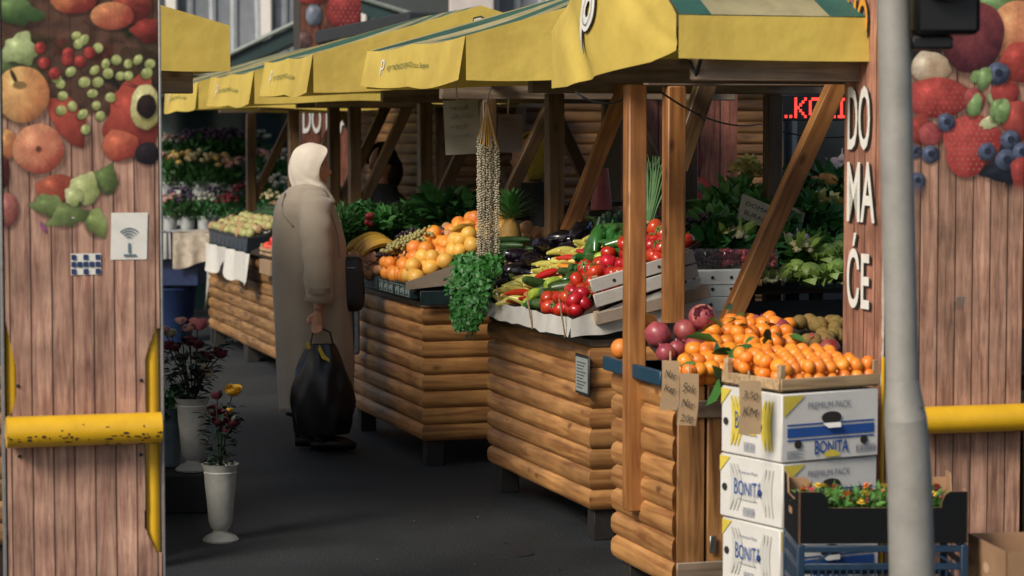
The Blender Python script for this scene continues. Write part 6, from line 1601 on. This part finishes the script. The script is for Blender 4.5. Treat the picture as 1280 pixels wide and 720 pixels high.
def cloth_drop(x0, x1, h, nm, mat, ph): MB().grid(lambda u, v: (x0+(x1-x0)*u, -.37-.02*math.sin(17*u+ph)*(1-v), .895-h*(1-v)*(1+.12*math.sin(5*u+ph))), 20, 5).build(nm, mat, tb); MB().grid(lambda u, v: (x0+(x1-x0)*u, -.37+.6*v, .897+.006*math.sin(9*u+5*v)), 12, 4).build(nm, mat, tb)
cloth_drop(-.5, -.02, .24, 'striped_cloth', STRIPED(), 0); cloth_drop(.0, .37, .26, 'flowered_cloth', P('flowered_cloth', '8a7f70', .9, .1, 22, col2='b9ad9a'), 1)
MB().grid(lambda u, v: (.25+.16*u*v+.03*v, -.32-.05*math.sin(3*u), .28+.58*v), 6, 8).build('hanging_sheet', P('dull_white_sheet', '9c9a92', .9, .1, 8), tb)
bc = T('blue_bin', 'dark blue plastic bin under the flower table', 'bin', (at_y(212, 360, 19.4).x, 19.5, 0), 0)
MB().lathe([(.0, 0), (.16, 0), (.2, .42), (.21, .43), (.2, .44), (.19, .43)], 20).build('bin', P('navy_plastic', '14264a', .45, .15), bc)
MB().box(-.25, .25, -.2, .2, .46, .72, bev=.01).build('box', P('navy_plastic', '14264a'), bc)

# near vases with roses
VASEP = [(.0, 0), (.062, 0), (.064, .006), (.052, .018), (.028, .030), (.026, .038), (.034, .046), (.042, .07), (.048, .14), (.054, .20), (.056, .235), (.058, .24), (.056, .245), (.062, .262), (.066, .27), (.062, .27), (.05, .25)]
M_VASE = P('stone_white_plastic', '9a9990', .6, .14, 22, .15, 80)
def ROSE(mat):
    mb = MB()
    for k in range(16):
        a = k*2.4; lay = k/16; r_ = .008+.021*lay
        def f(u, v):
            an = a+(u-.5)*1.9; rr = r_*(.45+.55*math.sin(math.pi*.5*min(1, v*1.3)))*(1+.22*v*v*lay)
            return (rr*math.cos(an), rr*math.sin(an), .028*v*(1-.2*lay)-.004+.003*math.cos(3*u+k))
        mb.grid(f, 5, 4)
    mb.ball((0, 0, .0), (.012, .012, .010), 8, 6); return mb.mesh('rose_head', mat)
RC = {k: ROSE(P('rose_'+k, h, .65, .12, 60, rand=.08)) for k, h in {'pink': 'b86a70', 'cream': 'b9ae92', 'darkred': '4a1220', 'yellow': 'c4962c', 'palepink': 'b58d84'}.items()}
def vase(px, py, hpx, label, lean=0):
    p = at_z(px, py, 0) if py > 620 else None
    return p
def rose_vase(root_loc, s, roses, Y, leaves, label, lab_g, spread):
    r = T('flower_vase', label, 'vase', root_loc, 0)
    MB().lathe([(a*s, b*s) for a, b in VASEP], 24).build('vase', M_VASE, r)
    mb = MB(); top = Vector((0, 0, .26*s))
    for i in range(leaves):
        t = random.random(); an = rnd(0, 6.28); q = math.sqrt(random.random())*(.04+spread*t)
        mb.leaf(top+Vector((q*math.cos(an), q*math.sin(an), .26*t)), (math.cos(an)+rnd(-.5, .5), math.sin(an)+rnd(-.5, .5), rnd(-.2, .8)), (rnd(-.5, .5), rnd(-.5, .5), 1), rnd(.03, .06), rnd(.018, .034), .35)
    hs_ = []
    for (px, py, c, sc2) in roses:
        q = at_y(px, py, Y+rnd(-.05, .05))-Vector(root_loc); hs_.append((q, c, sc2))
        mb.tube([top*.9, top+(q-top)*.5+Vector((rnd(-.015, .015), rnd(-.015, .015), .02)), q], .0032, 5)
    o = mb.build('foliage', P('rose_leaf', '14261a', .5, .35, 25), r)
    for q, c, sc2 in hs_: link('rose', RC[c], r, q-Vector((0, 0, .015)), rot=(rnd(-.1, .5), rnd(-.4, .5), rnd(0, 6)), scale=sc2)
    return r
pv2 = at_z(276, 676, 0)
rose_vase(pv2, 1.20*(98/F*pv2.y)/.27/1.2*1.0, [(292, 487, 'yellow', 1.25), (287, 509, 'yellow', .5), (272, 492, 'darkred', .9), (283, 518, 'darkred', 1.2), (274, 525, 'darkred', 1.2), (292, 527, 'darkred', 1.0), (268, 512, 'darkred', 1.1), (280, 535, 'darkred', 1)], pv2.y, 110, 'flared white vase standing on the asphalt with dark red roses and one yellow rose', '', .05)
Yv1 = pv2.y+.85; pv1 = at_y(241, 588, Yv1)
pl = T('display_plinth', 'low black plinth under the white vase beside the gate', 'plinth', (pv1.x-.38, Yv1-.14, 0), 0)
MB().box(0, .46, 0, .4, 0, pv1.z-.003, bev=.006).build('plinth', P('black_plinth', '0c0d0e', .7, .2), pl)
rose_vase(pv1, (92/F*Yv1)/.27, [(247, 405, 'pink', 1.5), (237, 408, 'palepink', 1.0), (226, 399, 'palepink', .95), (212, 415, 'cream', 1.0), (203, 411, 'palepink', 1.0), (252, 457, 'cream', 1.05), (258, 467, 'cream', 1.15), (236, 425, 'darkred', 1.2), (245, 428, 'darkred', 1.2), (272, 437, 'darkred', 1.0), (279, 441, 'darkred', 1.0), (250, 444, 'darkred', 1.1), (220, 432, 'darkred', 1.1), (209, 430, 'darkred', 1.2), (230, 445, 'darkred', 1.1), (263, 443, 'darkred', 1.1), (248, 464, 'darkred', 1.1)], Yv1, 260, 'white footed vase on the black plinth with pink, cream and dark red roses', '', .13)
pv3 = at_y(210, 560, Yv1+.12)
r = T('flower_vase', 'pale grey bucket vase half hidden behind the gate edge', 'vase', (pv3.x, Yv1+.14, pv1.z+.002), 0)
MB().lathe([(.0, 0), (.05, 0), (.07, .26), (.074, .265), (.066, .265)], 20).build('vase', P('grey_vase', '5a6c74', .5, .15), r); link('foliage', FOLI, r, (0, 0, .2), scale=.6)

# ================================================================== cables
def cable(pts, label, r_=.004):
    mb = MB().tube(pts, r_, 6); tag(mb.build('cable', P('black_rubber', '0e0e0e'), None), label, 'cable')
def sag(P0, P1, s, n=14): return [P0+(P1-P0)*(i/n)-Vector((0, 0, s*4*(i/n)*(1-i/n))) for i in range(n+1)]
cable(sag(at_y(826, 115, 8.9), at_y(950, 155, 12.5), .05)+sag(at_y(950, 155, 12.5), at_y(1085, 167, 11.5), .04)[1:], 'thin black cable slung from the corner stall to the lit sign')
cable(sag(at_y(720, 115, 9.4), at_y(800, 110, 8.6), .05), 'short black cable sagging under the printed gable')
# ================================================================== people
M_SKIN = P('skin', 'b08468', .5, .1, 30, sss=.1); 
def hand_into(mb, w, d, side, s=1.0, curl=.9):
    """palm and five bent fingers hanging from the wrist w in direction d"""
    w = Vector(w); d = Vector(d).normalized(); sx = Vector(side).normalized(); n = d.cross(sx).normalized()
    mb.tube([w, w+d*.03*s, w+d*.075*s, w+d*.09*s], [.020*s, .028*s, .034*s, .028*s], 10, flat=.5, up=n)
    for i, (o, L_) in enumerate([(-.024, .062), (-.008, .072), (.008, .068), (.024, .055)]):
        b = w+d*.082*s+sx*o*s; pts = [b]
        dirn = d.copy()
        for k in range(3):
            dirn = (dirn+n*curl*.55).normalized(); pts.append(pts[-1]+dirn*L_*s*(.42, .33, .25)[k])
        mb.tube(pts, [.0095*s, .009*s, .0082*s, .0065*s], 8)
    b = w+d*.03*s-sx*.026*s; mb.tube([b, b+(d*.6-sx*.7).normalized()*.032*s, b+(d*.9-sx*.45+n*.4).normalized()*.06*s], [.0115*s, .0105*s, .008*s], 8)
def head_into(mb, c, fwd=(1, 0, 0), s=1.0):
    """head with brow, nose, lips, chin and ears; face along +x before turning"""
    yaw = math.atan2(fwd[1], fwd[0]); Mz = Matrix.Rotation(yaw, 3, 'Z'); c = Vector(c)
    def f(d):
        k = 1.0; x, y, z = d
        if x > 0:
            k += .05*math.exp(-((z-.22)/.12)**2)*x                                  # brow
            k -= .07*math.exp(-((z-.05)/.10)**2)*x*(1 if abs(y) > .1 else .25)       # eye sockets
            k += .30*math.exp(-((z+.14)/.16)**2-(y/.16)**2)*x**3                     # nose
            k += .08*math.exp(-((z+.42)/.07)**2-(y/.25)**2)*x                        # lips
            k += .14*math.exp(-((z+.78)/.18)**2-(y/.35)**2)*x                        # chin
        if z < -.2: k *= 1-.10*(-z-.2)
        return k
    mb.ball(c, (.095*s, .074*s, .118*s), 32, 26, fn=f, M=Mz)
    for sg in (-1, 1):
        p = c+Mz @ Vector((-.008*s, sg*.073*s, -.005*s)); mb.ball(p, (.016*s, .009*s, .028*s), 8, 6, M=Mz)
def person_body(root, parts, head, fwd, mat=M_SKIN, vox=.006, s=1.0):
    mb = MB(); head_into(mb, head, fwd, s)
    for fn in parts: fn(mb)
    o = mb.build('body', mat, root); r_ = o.modifiers.new('one_surface', 'REMESH'); r_.mode = 'VOXEL'; r_.voxel_size = vox; r_.use_smooth_shade = True
    sm = o.modifiers.new('soften', 'SMOOTH'); sm.factor = .5; sm.iterations = 2
    return o
# ---- woman in the coat (local: +x the way she faces, to the right along the view; -y towards the camera)
W0 = at_z(400, 562, 0); pxm = W0.y/F
def wx(px): return (px-396)*pxm
def wz(py): return CAMH-(py-HOR)*pxm
wm = T('person', 'woman in a long beige trench coat and cream headscarf holding a black carrier bag', 'person', (at_y(396, 562, W0.y).x, W0.y, 0), R(6))
hc = (wx(390.5), 0, wz(211))
def legs(mb):
    for sg, dx in ((-1, .03), (1, -.05)):
        mb.tube([(dx-.01, sg*.085, .55), (dx, sg*.085, .30), (dx, sg*.085, .10), (dx, sg*.085, .05)], [.075, .058, .042, .042], 12)
        mb.tube([(dx-.05, sg*.085, .045), (dx+.05, sg*.085, .045), (dx+.12, sg*.085, .035), (dx+.16, sg*.085, .03)], [.035, .042, .036, .018], 10, flat=.9)
def trunk(mb):
    mb.loft([[(ox+rx*math.cos(t*math.pi/10), ry*math.sin(t*math.pi/10), z) for t in range(20)] for z, rx, ry, ox in [(.5, .12, .14, -.02), (.75, .14, .17, -.03), (.95, .13, .155, -.03), (1.15, .12, .16, -.04), (1.30, .10, .17, -.05), (1.36, .06, .10, -.04), (1.40, .05, .05, -.02), (1.50, .045, .045, -.01)]])
ARM = [(wx(394), -.165, wz(252)), (wx(395), -.245, wz(285)), (wx(397), -.275, wz(328)), (wx(398.5), -.275, wz(374))]
HANDP = Vector((wx(397), -.275, wz(382)))
def arms(mb):
    mb.tube([ARM[0], ARM[1], ARM[2], HANDP], [.052, .045, .036, .026], 12); hand_into(mb, HANDP, (-.1, 0, -1), (1, .15, 0), .95, 1.1)
    mb.tube([(wx(388), .19, wz(252)), (.02, .24, wz(300)), (.12, .22, wz(330)), (.22, .16, wz(325))], [.052, .045, .036, .026], 12); hand_into(mb, (.22, .16, wz(325)), (1, -.2, .1), (0, 0, 1), .9, .9)
person_body(wm, [legs, trunk, arms], hc, (1, -.06, 0), s=.95)
M_COAT = P('beige_coat', '978a78', .85, .10, 5, .9, 9, sheen=.2)
prof = [(231, 374, 402, .075), (236, 364, 408, .125), (243, 356, 412, .165), (252, 349.5, 416, .19), (264, 345.5, 420, .20), (282, 343.5, 426, .20), (302, 343, 431, .20), (335, 343, 434, .20), (370, 344, 436, .205), (410, 345.5, 438, .215), (450, 347, 440, .225), (490, 349, 439.5, .235), (516, 351, 438.5, .24)]
def coat():
    rings = []; n = 56; zz = []
    P_ = prof
    dense = []
    for (p0, p1) in zip(P_, P_[1:]):
        m_ = 4
        for k in range(m_): t = k/m_; dense.append(tuple(p0[i]*(1-t)+p1[i]*t for i in range(4)))
    dense.append(P_[-1])
    for (py, l, r_, ry) in dense:
        z = wz(py); x0, x1 = wx(l), wx(r_); t = max(0, min(1, (py-262)/250)); ring = []
        for k in range(n):
            an = 2*math.pi*k/n; c, s_ = math.cos(an), math.sin(an)
            fold = 1+t*(.045*math.sin(7*an+1+.9*t)+.022*math.sin(13*an+.5))*.9+.02*math.exp(-((an-4.3)/.12)**2)*t+.008*math.sin(5*an+py*.05)
            sx_ = abs(c)**.85*(1 if c > 0 else -1); sy_ = abs(s_)**.85*(1 if s_ > 0 else -1)
            hem = (-.02*math.sin(an+.5) if py > 480 else 0)
            ring.append(((x0+x1)/2+(x1-x0)/2*sx_*fold, ry*sy_*fold, z+hem))
        rings.append(ring)
    mb = MB(); mb.loft(rings, cap=False); return mb
ct = coat().build('coat', M_COAT, wm); s_ = ct.modifiers.new('thickness', 'SOLIDIFY'); s_.thickness = .008; s_.offset = -1
# sleeve with cuff tab, epaulette, collar, seams
mb = MB(); A = [Vector(p) for p in ARM]
pts = []; rad = []
for i in range(15):
    t = i/14*3; k = min(2, int(t)); f_ = t-k; pts.append(A[k].lerp(A[k+1], f_)+Vector((.004*math.sin(i*2.1), 0, 0))); rad.append((.090, .084, .077, .074)[k]*(1-f_)+(.090, .084, .077, .074)[k+1]*f_+.003*math.sin(i*1.9))
mb.tube(pts, rad, 24, flat=.78, cap=False); sl = mb.build('sleeve', M_COAT, wm); s2 = sl.modifiers.new('thickness', 'SOLIDIFY'); s2.thickness = .006; s2.offset = -1
mb = MB(); mb.ball(A[0]+Vector((-.005, .02, .0)), (.088, .072, .066), 18, 12); mb.build('shoulder', M_COAT, wm)
cf = A[3].lerp(A[2], .33); mb = MB(); mb.tube([cf+Vector((0, 0, .015)), cf-Vector((0, 0, .015))], .0795, 24, flat=.80, cap=False); mb.build('cuff_strap', P('coat_strap', '7d7162', .8, .1, 10), wm)
MB().ball(cf+Vector((-.02, -.064, 0)), (.009, .005, .009), 10, 8).build('cuff_button', P('button', '3c342c', .4), wm)
mb = MB(); mb.lathe([(.128, -.012), (.118, .02), (.104, .042), (.092, .05)], 24, (wx(388), 0, wz(250)), fn=lambda a, z: 1+.12*abs(math.sin(a))); cl_ = mb.build('collar', M_COAT, wm); s3 = cl_.modifiers.new('thickness', 'SOLIDIFY'); s3.thickness = .006
mb = MB(); mb.tube([(wx(358), -.11, wz(240)), (wx(354), -.145, wz(254)), (wx(356), -.165, wz(268)), (wx(367), -.20, wz(281))], .005, 6); mb.tube([(wx(413), -.15, wz(262)), (wx(422), -.16, wz(290)), (wx(425), -.16, wz(320))], .003, 6); mb.build('seam', P('coat_strap', '7d7162'), wm)
# scarf
def scarf():
    """wrapped headscarf: each level runs from one cheek round the back of the head to the other"""
    mb = MB(); n = 44; rows = []
    lev = [(179.4, 390.5, 392.5, .004), (180, 386, 397, .018), (181.5, 379, 404, .042), (185, 372, 410.5, .064), (191, 367.5, 410, .079), (199, 364.5, 405, .086), (207, 363, 401, .088), (215, 363, 399.5, .089), (223, 364.5, 399.5, .088), (231, 367.5, 401, .087), (239, 370.5, 405, .089), (246, 371, 409, .099), (253, 369, 412, .112)]
    for j, (py, xb, xf, ry) in enumerate(lev):
        t = j/(len(lev)-1); mx_ = R(96+(66 if t > .7 else 0)); row = []
        for k in range(n+1):
            ph = -mx_+2*mx_*k/n; w_ = 1+(.016+.03*t)*math.sin(8*ph+9*t+1)+.014*math.sin(17*ph-6*t)*t
            c = math.cos(ph); dx = wx(xf)-wx(xb)
            x = wx(xf)-dx*c*w_ if c > 0 else wx(xf)-dx*.22*c
            row.append((x, ry*math.sin(ph)*w_, wz(py)+.004*math.sin(4*ph)))
        rows.append(row)
    w_ = n+1; mb.add([p for r_ in rows for p in r_], [(j*w_+i, j*w_+i+1, (j+1)*w_+i+1, (j+1)*w_+i) for j in range(len(rows)-1) for i in range(n)])
    return mb
sc_o = scarf().build('headscarf', P('cream_scarf', 'c6bbaa', .85, .09, 10, .5, 45, sheen=.2), wm); s4 = sc_o.modifiers.new('thickness', 'SOLIDIFY'); s4.thickness = .005; s4.offset = 0
ss = sc_o.modifiers.new('smooth', 'SUBSURF'); ss.levels = 1; ss.render_levels = 1
MB().tube([(wx(408), 0, wz(193)), (wx(407), -.035, wz(194)), (wx(404), -.060, wz(199)), (wx(401), -.072, wz(206))], .012, 8).build('hair', P('dark_hair', '17120f', .6), wm)
# tail of the scarf over the front, handbag with strap, carrier bag
MB().grid(lambda u, v: (wx(400)+.05*u+.02*(1-v), -.09+.05*u, wz(262)+.09*v), 5, 5).build('scarf_tail', P('cream_scarf', 'd0c5b3'), wm)
mb = MB(); mb.tube([(wx(412), -.10, wz(246)), (wx(424), -.16, wz(262)), (wx(434), -.17, wz(285)), (wx(440), -.12, wz(310))], .011, 8, flat=.4); 
sk = MB(); sk.loft([[(.0+rx*math.cos(t*math.pi/10), ry*math.sin(t*math.pi/10), z) for t in range(20)] for z, rx, ry in [(.19, .165, .21), (.32, .16, .20)]], cap=False); sk.build('skirt', P('black_skirt', '0d0e11', .9, .2), wm)
for sg, dx in ((-1, .03), (1, -.05)):
    MB().tube([(dx-.065, sg*.085, .042), (dx+.04, sg*.085, .046), (dx+.12, sg*.085, .036), (dx+.175, sg*.085, .028)], [.036, .047, .041, .018], 12, flat=.95).build('shoe', P('black_shoe', '0a0a0b', .4, .2), wm)
    MB().tube([(dx, sg*.085, .05), (dx, sg*.085, .30)], [.047, .062], 12).build('stocking', P('black_stocking', '0c0c0f', .8), wm)
wl = wm.matrix_basis
hb_ = T('handbag', 'black leather handbag hanging in front of the woman in the coat', 'handbag', wl @ Vector((wx(439), -.03, wz(386))), R(6))
MB().ball((0, 0, .145), (.072, .07, .145), 24, 18, fn=lambda d: (abs(d[0])**5+abs(d[1])**5+abs(d[2])**5)**(-1/5)*(1-.10*d[2])).build('body', P('black_leather', '0d0e11', .55, .2, 20), hb_)
MB().tube([(-.05, -.02, .29), (-.12, -.06, .42), (-.155, -.06, .52), (-.14, .02, .545)], .009, 8, flat=.5).build('strap', P('black_leather', '0d0e11'), hb_)
MB().tube([(-.02, -.066, .22), (.02, -.066, .22)], .004, 6).build('buckle', P('steel', '8a8a86'), hb_)
pbg = T('carrier_bag', 'full black plastic carrier bag with a yellow mark held by the woman', 'bag', wl @ Vector((wx(401), -.275, wz(536))), R(6))
zt_ = wz(425)-wz(536)
def bag(u, v):
    an = 2*math.pi*u; k = (.55+.55*math.sin(math.pi*min(1, .15+v*.8))**.8)*(1-.35*v*v); wv_ = 1+.06*math.sin(5*an+6*v)+.05*math.sin(9*an-9*v)
    return (.155*k*math.cos(an)*wv_, .075*k*math.sin(an)*wv_, zt_*v)
MB().grid(bag, 36, 20).build('bag', P('black_plastic_bag', '0c0d10'), pbg)
MB().ball((0, 0, .03), (.10, .06, .05), 16, 8).build('bag_bottom', P('black_plastic_bag', '0c0d10'), pbg)
zh = HANDP.z-.10-wz(536)
for sg in (-1, 1): MB().tube([(sg*.065, -.01, zt_-.03), (sg*.045, -.0, zt_+.06), (0, .006*sg, zh)], .012, 8, flat=.4).build('handle', P('black_plastic_bag', '0c0d10'), pbg)
def ym(px, py): return (wx(px)-wx(401), wz(py)-wz(536))
for pts_ in ([(398, 424), (404, 436), (410, 442), (410, 445), (401, 441), (396, 430)], [(383, 420), (386, 421), (387, 428), (383, 430), (381, 425)]):
    mb = MB(); q = [ym(*p) for p in pts_]; mb.add([(x, -.088, z) for x, z in q]+[(x, -.084, z) for x, z in q], [tuple(range(len(q)-1, -1, -1)), tuple(range(len(q), 2*len(q)))]+[(i, (i+1) % len(q), len(q)+(i+1) % len(q), len(q)+i) for i in range(len(q))]); mb.build('yellow_mark', P('bag_yellow', 'b9a02a', .5), pbg, smooth=False)
# ---- sellers
def seller(px, py, Y, face, label, coat_col, kind, s=1.0, hat_col=None):
    p = at_y(px, py, Y); r = T('person', label, 'person', (p.x, p.y, 0), 0); hz = p.z
    yaw = math.atan2(face[1], face[0]); cy, sy = math.cos(yaw), math.sin(yaw)
    def rot(x, y, z): return (x*cy-y*sy, x*sy+y*cy, z)
    def trunk_(mb):
        mb.loft([[rot(ox+rx*math.cos(t*math.pi/10), ry*math.sin(t*math.pi/10), z) for t in range(20)] for z, rx, ry, ox in [(hz-.85, .13, .17, 0), (hz-.5, .13, .18, 0), (hz-.3, .11, .19, -.02), (hz-.22, .07, .12, -.02), (hz-.16, .05, .05, -.01), (hz-.08, .05, .05, 0)]])
        for sg in (-1, 1):
            mb.tube([rot(0, sg*.09, hz-.85), rot(0, sg*.09, .5), rot(0, sg*.09, .06)], [.085, .06, .045], 12); mb.tube([rot(-.05, sg*.09, .045), rot(.08, sg*.09, .04), rot(.16, sg*.09, .03)], [.038, .042, .02], 10)
            e = Vector(rot(.08, sg*.26, hz-.58)); h_ = Vector(rot(.30, sg*.17, hz-.62))
            mb.tube([rot(-.02, sg*.19, hz-.27), e, h_], [.052, .044, .027], 12); hand_into(mb, h_, rot(1, -.1*sg, -.3), rot(0, 1, 0), .95)
    person_body(r, [trunk_], (0, 0, hz), face, vox=.008)
    mc = P('jacket_'+coat_col, coat_col, .85, .2, 10, .2, 60)
    mb = MB(); n = 40
    mb.loft([[rot(ox+rx*math.cos(t*2*math.pi/n)*(1+.03*math.sin(5*t)), ry*math.sin(t*2*math.pi/n)*(1+.02*math.sin(7*t)), z) for t in range(n)] for z, rx, ry, ox in [(hz-1.0, .19, .25, 0), (hz-.75, .18, .245, 0), (hz-.5, .175, .25, 0), (hz-.33, .16, .255, -.01), (hz-.25, .13, .20, -.02), (hz-.19, .095, .11, -.02), (hz-.13, .085, .09, -.015)]], cap=False)
    mb.build('jacket', mc, r)
    for sg in (-1, 1): MB().tube([rot(-.02, sg*.20, hz-.27), rot(.02, sg*.26, hz-.42), rot(.08, sg*.27, hz-.58), rot(.18, sg*.22, hz-.61), rot(.28, sg*.175, hz-.62)], [.085, .078, .068, .06, .052], 14).build('sleeve', mc, r)
    mb = MB(); MB().lathe([(.10, hz-.9), (.105, 0)], 8)
    tr2 = MB()
    for sg in (-1, 1): tr2.tube([rot(0, sg*.09, hz-.8), rot(0, sg*.09, .5), rot(0, sg*.09, .06)], [.10, .08, .065], 14)
    tr2.build('trousers', P('dark_trousers', '121418', .9, .2), r)
    hm = P('cover_'+(hat_col or 'x'), hat_col, .85, .18, 14, .3, 60)
    mb = MB()
    def shell(u, v):
        op = R(66 if kind == 'hood' else 34); th = op+(2*math.pi-2*op)*u; ph = R(88-(150 if kind == 'hood' else 92)*v)
        rx, ry, rz_ = (.122, .108, .150) if kind == 'hood' else (.118, .098, .145)
        x, y, z = rx*math.cos(ph)*math.cos(th)-.008, ry*math.cos(ph)*math.sin(th), rz_*math.sin(ph)
        if kind == 'hood' and v > .65: x *= 1.0+.3*(v-.65); y *= 1+.35*(v-.65)
        w_ = 1+.02*math.sin(9*th+4*v)
        return rot(x*w_, y*w_, hz+z+.008)
    mb.grid(shell, 30, 14); o = mb.build('hood' if kind == 'hood' else 'knitted_hat', hm, r); s_ = o.modifiers.new('thickness', 'SOLIDIFY'); s_.thickness = .01; s_.offset = 1
    if kind != 'hood':
        mb = MB(); mb.ball((0, 0, 0), (.1, .1, .1), 20, 14); v2 = [rot(x*.9-.075, y*.92, hz+z*1.25-.05) for x, y, z in mb.v]; m3 = MB(); m3.add(v2, mb.f); m3.build('hair', P('dark_hair', '17120f'), r)
    return r
seller(477, 205, 16.2, (-.8, -.8, 0), 'stall keeper with dark hat and dark coat behind the herb bunches', '15181f', 'hat', hat_col='12141a')
seller(661, 199, 13.6, (-1, -.35, 0), 'stall keeper in black jacket with an olive yellow hood beside the hanging garland', '0e0f13', 'hood', hat_col='a8963a')
# pink bag and crumpled pale wrap behind the brace
r = T('pink_bag', 'pink plastic bag standing behind the timber brace', 'bag', at_y(752, 262, 11.6), 0)
MB().grid(lambda u, v: ((.05-.02*v)*math.cos(6.28*u)*(1+.1*math.sin(15*u)), .03*math.sin(6.28*u), .20*v), 20, 8).build('bag', P('pink_plastic', '9c4a50', .4, .2, 20), r)
MB().box(-.06, .06, -.05, .05, -at_y(752, 262, 11.6).z+.0, -.004).build('stand', M_DARKWOOD, r, smooth=False)
